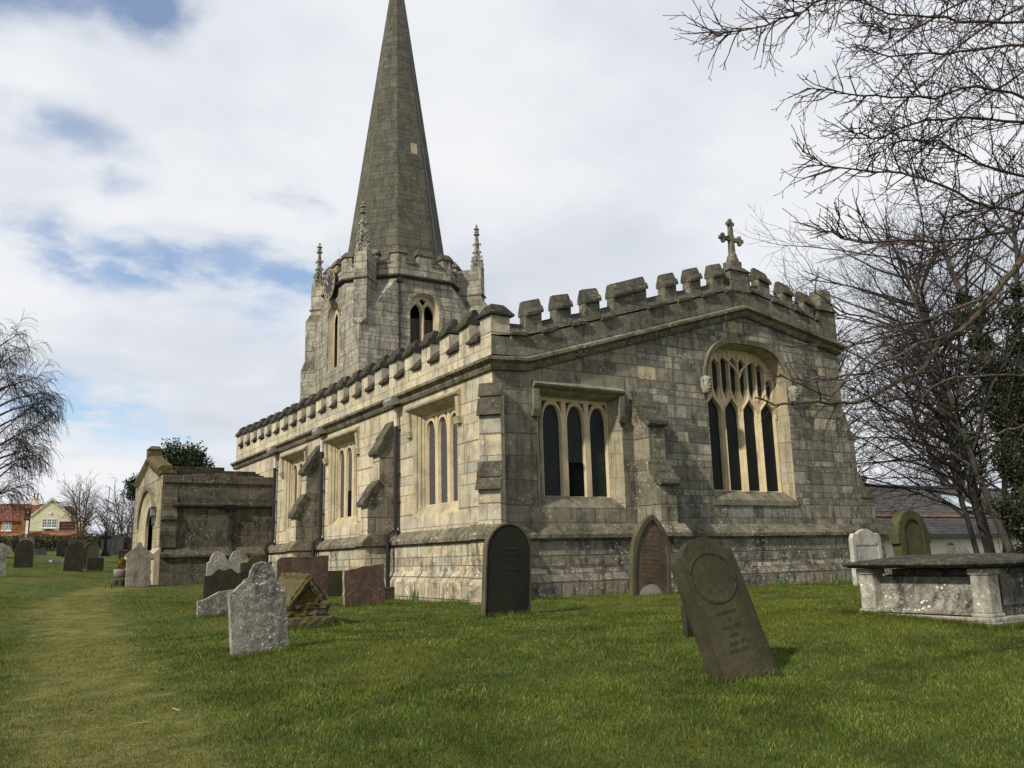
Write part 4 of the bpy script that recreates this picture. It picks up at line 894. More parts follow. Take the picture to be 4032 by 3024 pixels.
# belfry windows: two lights with a Y of tracery, boards and louvres
for place, cen, kind in ((PTE, TX, 'board'), (PTS, TY, 'louvre')):
    _, i_ = belfry(cen, 9.8)
    tr = MB(); mid = .06 if kind == 'board' else .04; tk = .34 if kind == 'board' else .25; mr = .07 if kind == 'board' else .035
    h_l = [(cen - .57, 9.86), (cen - mid, 9.86), (cen - mid, 12.0), (cen - mid - .06, 12.2), (cen - .28, 12.36), (cen - .47, 12.17), (cen - .57, 11.95)]
    h_r = [(2 * cen - a, z) for a, z in reversed(h_l)]
    top = [(cen, 12.14), (cen + .075, 12.30), (cen + .20, 12.47), (cen, 12.62), (cen - .20, 12.47), (cen - .075, 12.30)]
    tr.panel(i_, [(h, inset(h, .9 if kind == 'board' else .97), tk) for h in (h_l, h_r, top)], place, .22)
    tr.tube([place(cen, 9.85, .215), place(cen, 12.05, .215)], mr, 6)
    for s_ in (-1, 1): tr.tube([place(cen, 12.05, .215), place(cen + s_ * .07, 12.25, .215), place(cen + s_ * .22, 12.47, .215)], mr * .85, 6)
    bw = part('belfry_window', tr, M['trim'], tower)
    d_ = MB(); d_.poly(arch(cen - .62, cen + .62, 9.8, 11.96, 12.68, 8, .85), place, .75)
    part('belfry_dark', d_, M['dark'], tower)
    lv = MB()
    if kind == 'board':
        for k_ in range(6):
            a0 = cen - .57 + k_ * .19; lv.hexa([place(a0, 9.8, .40), place(a0 + .185, 9.8, .40), place(a0 + .185, 9.8, .43), place(a0, 9.8, .43), place(a0, 11.62, .40), place(a0 + .185, 11.62, .40), place(a0 + .185, 11.62, .43), place(a0, 11.62, .43)])
        lv.hexa([place(cen - .58, 11.62, .38), place(cen + .58, 11.62, .38), place(cen + .58, 11.62, .44), place(cen - .58, 11.62, .44), place(cen - .58, 11.72, .38), place(cen + .58, 11.72, .38), place(cen + .58, 11.72, .44), place(cen - .58, 11.72, .44)])
    else:
        for k_ in range(22):
            z = 9.85 + k_ * .095; lv.hexa([place(cen - .57, z, .27), place(cen + .57, z, .27), place(cen + .57, z + .06, .34), place(cen - .57, z + .06, .34), place(cen - .57, z + .015, .27), place(cen + .57, z + .015, .27), place(cen + .57, z + .075, .34), place(cen - .57, z + .075, .34)])
    part('louvres', lv, M['wood'], tower)
    hd = MB(); A = arch(cen - .86, cen + .86, 9.8, 12.0, 12.90, 10, .85)[1:]; Bq = arch(cen - .70, cen + .70, 9.8, 11.98, 12.77, 10, .85)[1:]
    ring = [[place(*A[i], .0), place(*A[i], -.035), place(*Bq[i], -.03), place(*Bq[i], .0)] for i in range(len(A))]
    for i in range(len(A) - 1): hd.prism(ring[i], ring[i + 1], caps=False)
    part('belfry_surround', hd, M['tower'], tower)
# clock on the south face
cl = MB(); CX, CY, CZ = TX - TH - .24, TY + .02, 13.56
def disc(mb, r0, r1, x0, x1, n=40, mi=0):
    vs = []; 
    for i in range(n):
        a = 2 * math.pi * i / n; vs += [(x0, CY + r0 * math.cos(a), CZ + r0 * math.sin(a)), (x0, CY + r1 * math.cos(a), CZ + r1 * math.sin(a)), (x1, CY + r0 * math.cos(a), CZ + r0 * math.sin(a)), (x1, CY + r1 * math.cos(a), CZ + r1 * math.sin(a))]
    fs = []
    for i in range(n):
        a, b = 4 * i, 4 * ((i + 1) % n); fs += [(a, b, b + 1, a + 1), (a + 2, a + 3, b + 3, b + 2), (a + 1, b + 1, b + 3, a + 3), (a, a + 2, b + 2, b)]
    mb.add(vs, fs, mi)
disc(cl, .0, .66, CX, CX + .09); disc(cl, .64, .68, CX - .012, CX + .02, mi=1)
clock = part('clock', cl, [M['dial'], M['gold']])
nm = MB()
def bar(mb, a, r0, r1, w0, w1, x, off=0.0):     # a clockwise from twelve, seen from the south
    ca, sa = math.cos(a), math.sin(a)
    def p(r_, w_): return (x, CY - (sa * r_ + ca * w_), CZ + ca * r_ - sa * w_)
    mb.prism([p(r0, off - w0), p(r0, off + w0), p(r1, off + w1), p(r1, off - w1)], [(q[0] + .006, q[1], q[2]) for q in (p(r0, off - w0), p(r0, off + w0), p(r1, off + w1), p(r1, off - w1))])
strokes = {1: [0], 2: [-.03, .03], 3: [-.05, 0, .05], 4: [-.06, -.02, .045], 5: [-.02, .02], 6: [-.04, .0, .05], 7: [-.06, -.02, .03, .07], 8: [-.075, -.03, .015, .06], 9: [-.05, .03], 10: [-.02, .02], 11: [-.04, .0, .05], 12: [-.055, -.01, .035, .075]}
for hN in range(1, 13):
    for o_ in strokes[hN]: bar(nm, hN * math.pi / 6, .40, .61, .011, .014, CX - .008, o_)
part('clock_numerals', nm, M['gold'], clock)
hh = MB(); bar(hh, R(322), -.08, .36, .028, .012, CX - .05); part('clock_hand', hh, M['gold'], clock)
hh = MB(); bar(hh, R(303), -.10, .58, .022, .008, CX - .07); part('clock_hand', hh, M['gold'], clock)
# rainwater pipe on the tower's east face
pt = MB(); pt.tube([(5.92, TY - TH - .07, 13.2), (5.92, TY - TH - .07, 8.0)], .045, 8); pt.box(5.80, 6.04, TY - TH - .17, TY - TH - .002, 13.1, 13.29)
for z in (12.6, 11.7, 10.8): pt.box(5.86, 5.98, TY - TH - .125, TY - TH - .001, z, z + .06)
part('downpipe', pt, M['black'])
wr = MB(); wr.tube([(TX - 2.1, TY + 1.3, 14.0), (TX - 2.3, TY + 1.35, 15.9)], .012, 4); part('aerial_rod', wr, M['steel'])

# ------------------------------------------------------------------ south porch
PX, PY0, PY1 = -3.5, 14.75, 20.3; PYC = 17.55
def PPS(a, z, d): return (PX + d, a, z)
pw_ = MB()
pe = lambda a, z, d: (a, PY0 + d, z)
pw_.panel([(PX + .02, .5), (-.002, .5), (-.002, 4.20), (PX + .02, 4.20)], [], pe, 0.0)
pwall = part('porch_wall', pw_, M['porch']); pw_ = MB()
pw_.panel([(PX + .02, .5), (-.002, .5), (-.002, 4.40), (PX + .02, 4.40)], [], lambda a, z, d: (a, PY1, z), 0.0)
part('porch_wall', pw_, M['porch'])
ft = MB()
fro = arch(16.02, 18.98, .6, 2.9, 4.15, 9, .95); fri = arch(16.45, 18.55, .6, 2.9, 3.86, 9, .95); frj = arch(16.75, 18.25, .6, 2.85, 3.60, 9, .95)
ft.panel([(PY0, .5), (PY1, .5), (PY1, 4.50), (PYC + .4, 5.18), (PYC - .4, 5.18), (PY0, 4.50)], [(fro, fri, .10)], PPS, 0.0, 0, 1)
ft.panel(fri, [(frj, frj, .20)], PPS, .10, 1)
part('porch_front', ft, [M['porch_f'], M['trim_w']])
dk = MB(); dk.poly(arch(16.7, 18.3, .6, 2.85, 3.65, 9, .95), PPS, .32); part('porch_gate', dk, M['dark'])
arr = MB(); A = arch(15.86, 19.14, .6, 2.95, 4.30, 10, .95)[2:]; Bq = arch(16.0, 19.0, .6, 2.9, 4.16, 10, .95)[2:]
ring = [[PPS(*A[i], .0), PPS(*A[i], -.10), PPS(*Bq[i], -.07), PPS(*Bq[i], .0)] for i in range(len(A))]
for i in range(len(A) - 1): arr.prism(ring[i], ring[i + 1], caps=(i in (0, len(A) - 2)))
part('arch_mould', arr, M['trim_g'])
# stepped gable coping
gc = MB()
for s_ in (-1, 1):
    yE = PY0 if s_ < 0 else PY1
    pf_ = [(-.10, 0), (-.10, .10), (.02, .20), (.34, .20), (.38, -.35), (.05, -.35)]
    gc.prism([(PX + d, yE + s_ * -.45, 4.52 + .08 + z) for d, z in pf_], [(PX + d, PYC + s_ * .18, 5.16 + z) for d, z in pf_])
    gc.box(PX - .06, PX + .40, min(yE, yE - s_ * .5), max(yE, yE - s_ * .5), 4.503, 4.62)
gc.box(PX - .08, PX + .36, PYC - .19, PYC + .19, 5.165, 5.58)
gc.hexa([(PX - .10, PYC - .22, 5.581), (PX + .38, PYC - .22, 5.581), (PX + .38, PYC + .22, 5.581), (PX - .10, PYC + .22, 5.581), (PX + .02, PYC - .10, 5.70), (PX + .28, PYC - .10, 5.70), (PX + .28, PYC + .10, 5.70), (PX + .02, PYC + .10, 5.70)])
part('gable_coping', gc, M['moss'])
pr_ = MB()
nst = 5
for s_ in (-1, 1):       # stone slab roof in overlapping courses
    yE = PY0 + .02 if s_ < 0 else PY1 - .02
    for k_ in range(nst):
        t0, t1 = k_ / nst, (k_ + 1) / nst
        y0, y1 = yE + (PYC - yE) * t0, yE + (PYC - yE) * t1; z0, z1 = 4.32 + .62 * t0 + .05, 4.32 + .62 * t1 - .02
        pr_.hexa([(PX + .05, y0, z0 - .12), (-.002, y0, z0 - .12), (-.002, y1, z1 - .12), (PX + .05, y1, z1 - .12), (PX + .05, y0, z0), (-.002, y0, z0), (-.002, y1, z1), (PX + .05, y1, z1)])
pr_.box(PX + .39, -1.0, PYC - .14, PYC + .14, 4.90, 5.03)
part('porch_roof', pr_, M['cope'])
tc_ = MB()
xs_ = [PX + .02, -2.6, -1.9, -1.2, -.003]
for i in range(4): tc_.box(xs_[i] + .004, xs_[i + 1] - .004, PY0 - .05, PY0 + .3, 4.205 - .01 * (i % 2), 4.46 + .04 * ((i * 7) % 3))
part('porch_parapet', tc_, M['porch'], bevel=.02)
pst = MB(); pf_ = [(.02, 3.40), (-.05, 3.42), (-.11, 3.47), (-.11, 3.53), (-.04, 3.60), (.02, 3.78)]
pst.prism([(PX + .3, PY0 + d, z) for d, z in pf_], [(-.003, PY0 + d, z) for d, z in pf_]); part('porch_string', pst, M['cope'])
ppl = MB(); pf_ = [(.02, .5), (-.16, .5), (-.16, 1.86), (-.24, 1.88), (-.24, 1.95), (0, 2.18), (.02, 2.18)]
ppl.prism([(PX - .0, PY0 + d, z) for d, z in pf_], [(-.27, PY0 + d, z) for d, z in pf_])
part('porch_plinth', ppl, M['porch']); ppl = MB(); ppl.prism([(PX + d, PY0 - .15, z) for d, z in pf_], [(PX + d, 15.98, z) for d, z in pf_]); part('porch_plinth', ppl, M['trim_w']); ppl = MB(); ppl.prism([(PX + d, 19.02, z) for d, z in pf_], [(PX + d, PY1 + .2, z) for d, z in pf_])
part('porch_plinth', ppl, M['trim_w'])
# angle buttress at the porch's south-east corner, with crumbling offsets
pb = MB(); rb = random.Random(8)
pf_ = [(.0, 2.18), (-.10, 2.18), (-.10, 3.02), (-.17, 3.05), (-.17, 3.16), (-.07, 3.34), (-.07, 3.70), (-.03, 3.76), (0, 4.1)]
pb.prism([(PX - .02, PY0 + d, z) for d, z in pf_], [(PX + .46, PY0 + d * .9, z) for d, z in pf_]); part('porch_buttress', pb, M['porch'])
hp = MB(); hp.hexa([(-1.56, PY0 - .16, 3.36), (-1.24, PY0 - .16, 3.36), (-1.24, PY0 - .002, 3.36), (-1.56, PY0 - .002, 3.36), (-1.62, PY0 - .22, 3.52), (-1.18, PY0 - .22, 3.52), (-1.18, PY0 - .112, 3.52), (-1.62, PY0 - .112, 3.52)])
hp.tube([(-1.38, PY0 - .07, 3.4), (-1.38, PY0 - .07, 2.3), (-1.34, PY0 - .26, 2.0), (-1.34, PY0 - .26, 1.1)], .042, 8)
for z in (3.1, 2.5): hp.box(-1.44, -1.32, PY0 - .12, PY0 - .001, z, z + .06)
part('downpipe', hp, M['black'])
ln = MB(); ln.box(PX - .16, PX - .04, 15.66, 15.80, 3.22, 3.46, 1); ln.box(PX - .18, PX - .02, 15.64, 15.82, 3.46, 3.50); ln.box(PX - .17, PX - .03, 15.65, 15.81, 3.18, 3.22); ln.box(PX - .05, PX, 15.70, 15.76, 3.32, 3.40)
part('lantern', ln, [M['black'], M['lampglass']])

# ------------------------------------------------------------------ gravestones
def smooth_line(pts, n=5):
    """Catmull-Rom through the given points"""
    P = [Vector((a, b, 0)) for a, b in pts]; P = [P[0] * 2 - P[1]] + P + [P[-1] * 2 - P[-2]]; out = []
    for i in range(1, len(P) - 2):
        for j in range(n):
            t = j / n; q = .5 * ((2 * P[i]) + (P[i + 1] - P[i - 1]) * t + (2 * P[i - 1] - 5 * P[i] + 4 * P[i + 1] - P[i + 2]) * t * t + (-P[i - 1] + 3 * P[i] - 3 * P[i + 1] + P[i + 2]) * t ** 3)
            out.append((q.x, q.y))
    out.append((P[-2].x, P[-2].y)); return out
def rough(loop, amp, seed):
    """worn edge: split long runs and nudge the points"""
    r_ = random.Random(seed); out = []
    for i, p in enumerate(loop):
        q = loop[(i + 1) % len(loop)]; d = math.hypot(q[0] - p[0], q[1] - p[1]); n = max(1, int(d / .06))
        for j in range(n):
            t = j / n; out.append((p[0] + (q[0] - p[0]) * t + r_.uniform(-amp, amp), p[1] + (q[1] - p[1]) * t + r_.uniform(-amp, amp)))
    return out
def slab(outline, t, recess=None, rmi=0, emi=1, depth=.02):
    mb = MB(); pf = lambda a, z, d: (a, -t / 2 + d, z)
    holes = []
    if recess: holes = [(recess, [(a * .985, z - .004) for a, z in recess], depth)]
    mb.panel(outline, holes, pf, 0.0, 0, rmi)
    if recess: mb.poly([(a * .985, z - .004) for a, z in recess], pf, depth, rmi)
    mb.poly(outline, pf, t, 0)
    n = len(outline); mb.add([pf(a, z, 0) for a, z in outline] + [pf(a, z, t) for a, z in outline], [(i, (i + 1) % n, n + (i + 1) % n, n + i) for i in range(n)], emi)
    return mb
def stone_thing(name, label, x, y, w, mb, mats, rotz=0.0, lean=0.0, back=0.0, cat='headstone', z=None, bevel=.008, group='gravestones in the churchyard', parts=()):
    cx_, cy_ = x + w / 2 * math.cos(R(rotz)), y + w / 2 * math.sin(R(rotz))
    zz = gzf(cx_, cy_) if z is None else z
    if parts:
        e = tag(empty(name, (cx_, cy_, zz)), label, cat, group)
        e.rotation_euler = (Matrix.Rotation(R(rotz), 3, 'Z') @ Matrix.Rotation(R(-back), 3, 'X') @ Matrix.Rotation(R(-lean), 3, 'Y')).to_euler()
        obj('slab', mb, mats, e, bevel=bevel)
        for nm_, pm, pmat in parts: obj(nm_, pm, pmat, e)
        return e
    o = obj(name, mb, mats, bevel=bevel); o.location = (cx_, cy_, zz)
    o.rotation_euler = (Matrix.Rotation(R(rotz), 3, 'Z') @ Matrix.Rotation(R(-back), 3, 'X') @ Matrix.Rotation(R(-lean), 3, 'Y')).to_euler()
    return tag(o, label, cat, group)
def base_rect(w, h, b=-.3): return [(-w / 2, b), (w / 2, b), (w / 2, h), (-w / 2, h)]
def round_top(w, h, rise, n=12, b=-.3):
    return [(-w / 2, b), (w / 2, b)] + [(w / 2 * math.cos(math.pi * i / n), h - rise + rise * math.sin(math.pi * i / n)) for i in range(n + 1)]
def lines_of_text(rows, y, mat_unused=None):
    """incised-looking lettering: text meshes merged into one mesh"""
    mb = MB()
    for txt, cx_, z, size in rows:
        cu_ = bpy.data.curves.new('lettering', 'FONT'); cu_.body = txt; cu_.size = size; cu_.align_x = 'CENTER'; cu_.extrude = .002
        to = bpy.data.objects.new('lettering', cu_); COL.objects.link(to); dg = bpy.context.evaluated_depsgraph_get(); dg.update()
        me = to.evaluated_get(dg).to_mesh()
        mb.add([(v.co.x + cx_, y - v.co.z, z + v.co.y) for v in me.vertices], [tuple(p.vertices) for p in me.polygons])
        to.evaluated_get(dg).to_mesh_clear(); bpy.data.objects.remove(to); bpy.data.curves.remove(cu_)
    return mb
def hline(pts, w, h, b=-.3): return [(-w / 2, b), (w / 2, b)] + smooth_line([(a * w / 2, z * h) for a, z in pts])

# lichened stone in front, two uneven humps
o_ = rough(hline([(1, .855), (.82, .895), (.62, .965), (.44, .99), (.25, .965), (.05, .93), (-.15, .965), (-.38, 1.0), (-.62, .955), (-.8, .89), (-1, .865)], .60, .765), .003, 1)
stone_thing('headstone', 'thick grey lichen-speckled headstone with two worn humps, nearest on the left lawn', -6.0, -4.68, .60, slab(o_, .10), [M['h_grey'], M['h_pale']], 0, 4, 3)
# low broken slab
o_ = rough([(-.45, -.2), (.45, -.2), (.45, .47), (-.1, .40), (-.35, .27), (-.45, .26)], .005, 2)
stone_thing('headstone', 'low brown slab with slanting broken top, half hidden behind the lichened stone', -5.06, 1.55, .90, slab(o_, .10), [M['h_low'], M['h_pale']], 0)
# dark double-humped
o_ = rough(hline([(1, .93), (.8, .93), (.62, .88), (.45, .92), (.22, 1.0), (0.05, .97), (-.12, .955), (-.3, .99), (-.48, .94), (-.66, .855), (-1, .84)], .82, .72), .002, 3)
stone_thing('headstone', 'dark headstone with twin-humped top, left of the ornate spotted stone', -4.81, 2.3, .76, slab([(a * .92, z * 1.06) for a, z in o_], .09), [M['h_dark'], M['h_dark']], 0, 0)
# light twin-arched
o_ = [(-.40, -.3), (.40, -.3)] + smooth_line([(.40, .84), (.38, .92), (.30, 1.04), (.20, 1.08), (.10, 1.04), (.03, .90), (0.0, .86), (-.03, .90), (-.08, 1.0), (-.18, 1.07), (-.28, 1.03), (-.335, .92), (-.345, .86), (-.40, .82)], 4)
stone_thing('headstone', 'pale lichened headstone with two round arches, against the porch wall', -4.0, 5.77, .88, slab([(a * 1.12, z) for a, z in rough(o_, .003, 4)], .10), [M['h_pale'], M['h_pale']], 0)
# olive one
o_ = hline([(1, .88), (.7, .88), (.55, .92), (.3, 1.0), (.0, 1.02), (-.3, 1.0), (-.5, .92), (-.62, .88), (-1, .87)], .62, .96)
stone_thing('headstone', 'olive-green headstone between the pale twin-arched stone and the ornate stone', -3.9, 3.4, .66, slab(o_, .09), [M['h_olive'], M['h_olive']], 0)
# ornate
o_ = [(-.34, -.3), (.34, -.3)] + smooth_line([(.34, .58), (.30, .66), (.235, .70), (.225, .78), (.16, .92), (0.02, .98), (-.12, .93), (-.19, .80), (-.205, .71), (-.28, .66), (-.34, .58)], 4)
rc = rough([(-.15, .3), (.15, .3), (.15, .70), (.08, .84), (0, .88), (-.08, .84), (-.15, .70)], .01, 55)
stone_thing('headstone', 'white-spotted ornate headstone with shouldered round top, left of the tall red slab', -4.53, .75, .68, slab(rough([(a, z * .93) for a, z in o_], .004, 5), .11, rc, 0, 1, .010), [M['h_orn'], M['h_orn']], 0, 1)
# red slabs and the green one between
o_ = rough([(-.50, -.3), (.52, -.3), (.53, .97), (.2, .955), (-.45, .94), (-.51, .88)], .004, 6)
stone_thing('headstone', 'larger red sandstone slab with flat top, by the church wall', -3.4, 2.66, 1.03, slab(o_, .10), [M['h_red'], M['h_pale']], 0, -.5)
o_ = rough([(-.36, -.3), (.36, -.3), (.36, .6), (-.36, .6)], .002, 7)
stone_thing('headstone', 'low green-stained flat-topped slab between the two red slabs', -1.40, 6.08, .9, slab([(a * 1.25, z) for a, z in o_], .10), [M['h_olive'], M['h_olive']], 0)
o_ = rough([(-.42, -.3), (.42, -.3), (.42, .32), (.39, .46), (.41, .54), (.405, .78), (.0, .75), (-.415, .69)], .006, 8)
stone_thing('headstone', 'smaller chipped red sandstone slab with sloping top, left of the downpipe', -2.29, 1.87, .83, slab(o_, .10), [M['h_red'], M['h_pale']], 0, 2)
# round-topped black
W_ = .76; o_ = round_top(W_, 1.31, .40, 16); rc = [(a * .945, z - .018 if z > 0 else z + .30) for a, z in o_]
rows = [('IN LOVING', .03, .94, .05), ('MEMORY', .03, .86, .045), ('WHO DIED', .03, .78, .04), ('AGED', .03, .71, .035), ('REST IN PEACE', .03, .65, .035)]
stone_thing('headstone', 'tall black round-topped headstone with green edge, in front of the corner buttress', -2.30, -3.51, .78, slab(o_, .10, rc, 2, 1, .012), [M['h_edge'], M['h_edge'], M['h_black']], 0, -3, parts=[('inscription', lines_of_text([r_], -.05 + .0095), M['letters_dk']) for r_ in rows])
# pointed arch stone with rusty lettering
def lancet(w, h, spring, n=9, b=-.3):
    L = [(-w / 2, b), (w / 2, b)]
    L += [(math.sqrt(w * w - (i / n * .866 * w) ** 2) - w / 2 if i < n else 0.0, spring + (h - spring) * i / n) for i in range(n + 1)]
    return L + [(-a, z) for a, z in reversed(L[2:-1])]
W_ = .92; o_ = lancet(W_, 1.50, .72); rc = [(a * .84, (z - .10) if z > .3 else .0) for a, z in o_]
rows = [('IN MEMORY', 0.0, 1.16, .052), ('OF', 0, 1.07, .05), ('THOMAS D LMAN', 0, .985, .058), ('WHO DIED SEPT', 0, .90, .05), ('AGED 65 YEARS', 0, .82, .052), ('ALSO OF', 0, .735, .052), ('SARAH HIS WIFE', 0, .65, .058), ('WHO DIED AT 70 THE', 0, .57, .052), ('DECEMBER 20 18', 0, .49, .056), ('AGED 66 YEARS', 0, .415, .052), ('and was interred at the', 0, .33, .052), ('parish of', 0, .25, .05)]
pt_ = MB(); pt_.poly(smooth_line([(-.30, -.05), (-.29, .02), (-.2, .14), (-.02, .21), (.14, .19), (.27, .06), (.30, -.05)]), lambda a, z, d: (a, -.055 + d, z), .024)
for k_ in range(1): pass
stone_thing('headstone', 'pointed-arch headstone with rust-coloured lettering and a pale cement patch at its foot', 1.84, -1.65, .96, slab(o_, .11, rc, 2, 1, .03), [M['h_edge'], M['h_edge'], M['h_rust']], 0, -4.5, parts=[('inscription', lines_of_text([r_], -.055 + .0275), M['letters']) for r_ in rows] + [('cement_patch', pt_, M['patch'])])
# big leaning slab
o_ = [(-.33, -.35), (.33, -.35), (.33, 1.10), (.32, 1.135), (.25, 1.14), (.245, 1.165)] + [(.215 * math.cos(math.pi * i / 14), 1.15 + .14 * math.sin(math.pi * i / 14)) for i in range(1, 14)] + [(-.245, 1.165), (-.25, 1.14), (-.32, 1.135), (-.33, 1.10)]
cm_ = MB(); ring = []
for i in range(29):
    a = 2 * math.pi * i / 28; ring.append((.248 * math.cos(a), -.064, .90 + .235 * math.sin(a)))
cm_.tube(ring, .009, 5); cm_.tube([(.236 * math.cos(2 * math.pi * i / 28), -.064, .90 + .223 * math.sin(2 * math.pi * i / 28)) for i in range(29)], .006, 5)
for s_ in (-1, 1): cm_.tube([(s_ * .285, -.0625, -.2), (s_ * .285, -.0625, 1.06), (s_ * .27, -.0625, 1.10)], .007, 5)
rows = []
for i in range(26):          # lettering running round the roundel
    pass
body_rows = [('IN MEMORY', 0, .56, .045), ('OF', 0, .50, .04), ('WHO DIED', 0, .43, .045), ('AGED', 0, .36, .04), ('ALSO OF', 0, .29, .045), ('WHO DIED', 0, .22, .045)]
stone_thing('headstone', 'large dark green headstone leaning far over to the left, with a carved roundel', -2.80, -8.50, .68, slab(o_, .125), [M['h_lean'], M['h_lean']], -8, 9, 16, bevel=.012, parts=[('roundel_moulding', cm_, M['h_lean']), *[('inscription', lines_of_text([r_], -.0632), M['letters_lean']) for r_ in body_rows]])
o_ = rough([(-.06, -.2), (.06, -.2), (.07, .30), (-.08, .34)], .006, 9)
stone_thing('footstone', 'small dark broken stone behind the leaning green headstone', -1.43, -6.67, .12, slab(o_, .08), [M['h_dark'], M['h_dark']], 0, cat='footstone')
# whitened stone at the chancel corner
o_ = [(-.47, -.3), (.47, -.3)] + smooth_line([(.47, 1.02), (.40, 1.10), (.30, 1.08), (.16, 1.15), (0, 1.19), (-.16, 1.15), (-.3, 1.08), (-.40, 1.09), (-.47, 1.0)], 4)
rc = [(-.37, .05), (.37, .05), (.37, .85), (-.37, .85)]
stone_thing('headstone', 'whitened shouldered headstone with mossy top, in front of the chancel corner', 7.50, -2.14, .96, slab(o_, .10, rc, 0, 1, .015), [M['h_white'], M['h_white']], 0)
# yellow-green arch behind the tomb
o_ = [(-.37, -.3), (.37, -.3), (.37, .84), (.42, .84), (.42, 1.0)] + [(.38 * math.cos(math.pi * i / 14), 1.0 + .36 * math.sin(math.pi * i / 14)) for i in range(15)] + [(-.42, 1.0), (-.42, .84), (-.37, .84)]
rc = [(-.24, .2), (.24, .2), (.24, .98)] + [(.24 * math.cos(math.pi * i / 10), .98 + .24 * math.sin(math.pi * i / 10)) for i in range(1, 10)] + [(-.24, .98)]
stone_thing('headstone', 'yellow-green round-arched headstone rising behind the chest tomb', 3.98, -5.7, .84, slab(o_, .16, rc, 0, 1, .025), [M['h_lime'], M['h_lime']], 0, 0, 3)
o_ = rough(round_top(.52, .76, .14, 10), .01, 12)
stone_thing('headstone', 'pale mossy stone whose rounded top just shows over the chest tomb', 6.55, -4.94, .52, slab(o_, .12), [M['h_grey'], M['moss']], 0)
# gabled tablet by the porch
o_ = rough([(-.33, -.3), (.33, -.3), (.33, .82), (.385, .82), (.385, .88), (.06, 1.15), (.055, 1.21), (0, 1.26), (-.055, 1.21), (-.06, 1.15), (-.385, .88), (-.385, .82), (-.33, .82)], .004, 13)
stone_thing('headstone', 'mottled gabled headstone with a knob on top, beside the porch arch', -4.55, 13.75, .66, slab(o_, .11), [M['h_porch'], M['h_porch']], 0, 0, cat='headstone', z=gzf(-4.2, 13.7) + .06)
# left-hand churchyard
o_ = round_top(.62, 1.03, .28); stone_thing('headstone', 'wide dark round-topped headstone nearest the far left hedge', -7.12, 23.2, .62, slab(o_, .1), [M['h_dark'], M['h_dark']], 0, 1)
o_ = round_top(.56, 1.10, .24); stone_thing('headstone', 'lichened round-topped headstone directly behind the wide dark one', -6.95, 25.4, .56, slab(o_, .1), [M['h_low'], M['h_grey']], 0)
o_ = rough([(-.17, -.2), (.17, -.2), (.16, .5), (.12, .6), (.30, .72), (.28, .86), (.12, .95), (0, 1.02), (-.3, .9), (-.3, .7), (-.12, .6), (-.16, .5)], .01, 14)
stone_thing('headstone', 'lichen-crusted carved stone cut off by the left edge of the photo', -7.85, 17.61, .34, slab(o_, .14), [M['h_grey'], M['h_grey']], 0)
o_ = rough([(-.31, -.3), (.31, -.3), (.31, .78), (.2, .90), (0, .97), (-.2, .93), (-.24, .86), (-.31, .84)], .004, 15)
stone_thing('headstone', 'dark slab leaning to the right on the far left grass', -5.72, 20.0, .58, slab(o_, .1), [M['h_dark'], M['h_edge']], 0, -4)
o_ = round_top(.52, .98, .26); stone_thing('headstone', 'brown round-arched headstone behind the leaning dark slab', -4.95, 21.8, .52, slab(o_, .1, [(a * .82, z - .06 if z > 0 else .1) for a, z in o_]), [M['h_brown'], M['h_brown']], 0)
o_ = rough(base_rect(.54, .45), .004, 16); stone_thing('headstone', 'low square dark slab in front of the brown arched headstone', -4.91, 20.68, .54, slab(o_, .1), [M['h_dark'], M['h_dark']], 0, 1)
o_ = rough(base_rect(.52, .70), .004, 17); stone_thing('headstone', 'plain dark slab half hidden by the porch foot', -3.85, 20.9, .5, slab(o_, .1), [M['h_dark'], M['h_dark']], 0)
# the black cross: shaft, arms with trefoil ends, stepped base
def cross(w, h, t, arm_z, sh, trefoil=True, base=True):
    mb = MB()
    if base:
        mb.box(-w * .42, w * .42, -.18, .18, -.2, .12); mb.box(-w * .30, w * .30, -.13, .13, .121, .26)
    z0 = .261 if base else -.2
    mb.prism([(-sh, -t / 2, z0), (sh, -t / 2, z0), (sh, t / 2, z0), (-sh, t / 2, z0)], [(-sh * .8, -t / 2.3, h - .06), (sh * .8, -t / 2.3, h - .06), (sh * .8, t / 2.3, h - .06), (-sh * .8, t / 2.3, h - .06)])
    mb.box(-w / 2 + .03, w / 2 - .03, -t / 2.2, t / 2.2, arm_z - sh * .8, arm_z + sh * .8)
    if trefoil:
        for ax_, az_ in ((-w / 2, arm_z), (w / 2, arm_z), (0, h)):
            for k_ in range(3):
                a = {0: math.pi, 1: 0, 2: math.pi / 2}[0 if ax_ < 0 else (1 if ax_ > 0 else 2)] + (k_ - 1) * 1.5
                mb.lathe([(.01, -.05), (.05, -.03), (.05, .03), (.01, .05)], (ax_ + .035 * math.cos(a), 0, az_ + .035 * math.sin(a)), 8)
        for sx in (-1, 1): mb.prism([(sx * sh, -t / 2.4, arm_z - .17), (sx * (w / 2 - .05), -t / 2.4, arm_z - .03), (sx * sh, -t / 2.4, arm_z - .03)], [(sx * sh, t / 2.4, arm_z - .17), (sx * (w / 2 - .05), t / 2.4, arm_z - .03), (sx * sh, t / 2.4, arm_z - .03)])
    return mb
def simple_thing(name, label, cat, mb, mats, x, y, rotz=0, group='gravestones in the churchyard', z=None, bevel=0):
    o = obj(name, mb, mats, bevel=bevel); o.location = (x, y, gzf(x, y) if z is None else z); o.rotation_euler = (0, 0, R(rotz)); return tag(o, label, cat, group)
simple_thing('memorial_cross', 'polished black memorial cross with trefoil arms, far left', 'memorial cross', cross(.52, 1.28, .13, 1.0, .085), M['granite_k'], -2.58, 36.1)
o_ = lancet(.52, 1.48, .95); stone_thing('headstone', 'tall grey pointed headstone behind the black cross', -2.62, 37.2, .5, slab(o_, .12), [M['granite_g'], M['granite_g']], 0)
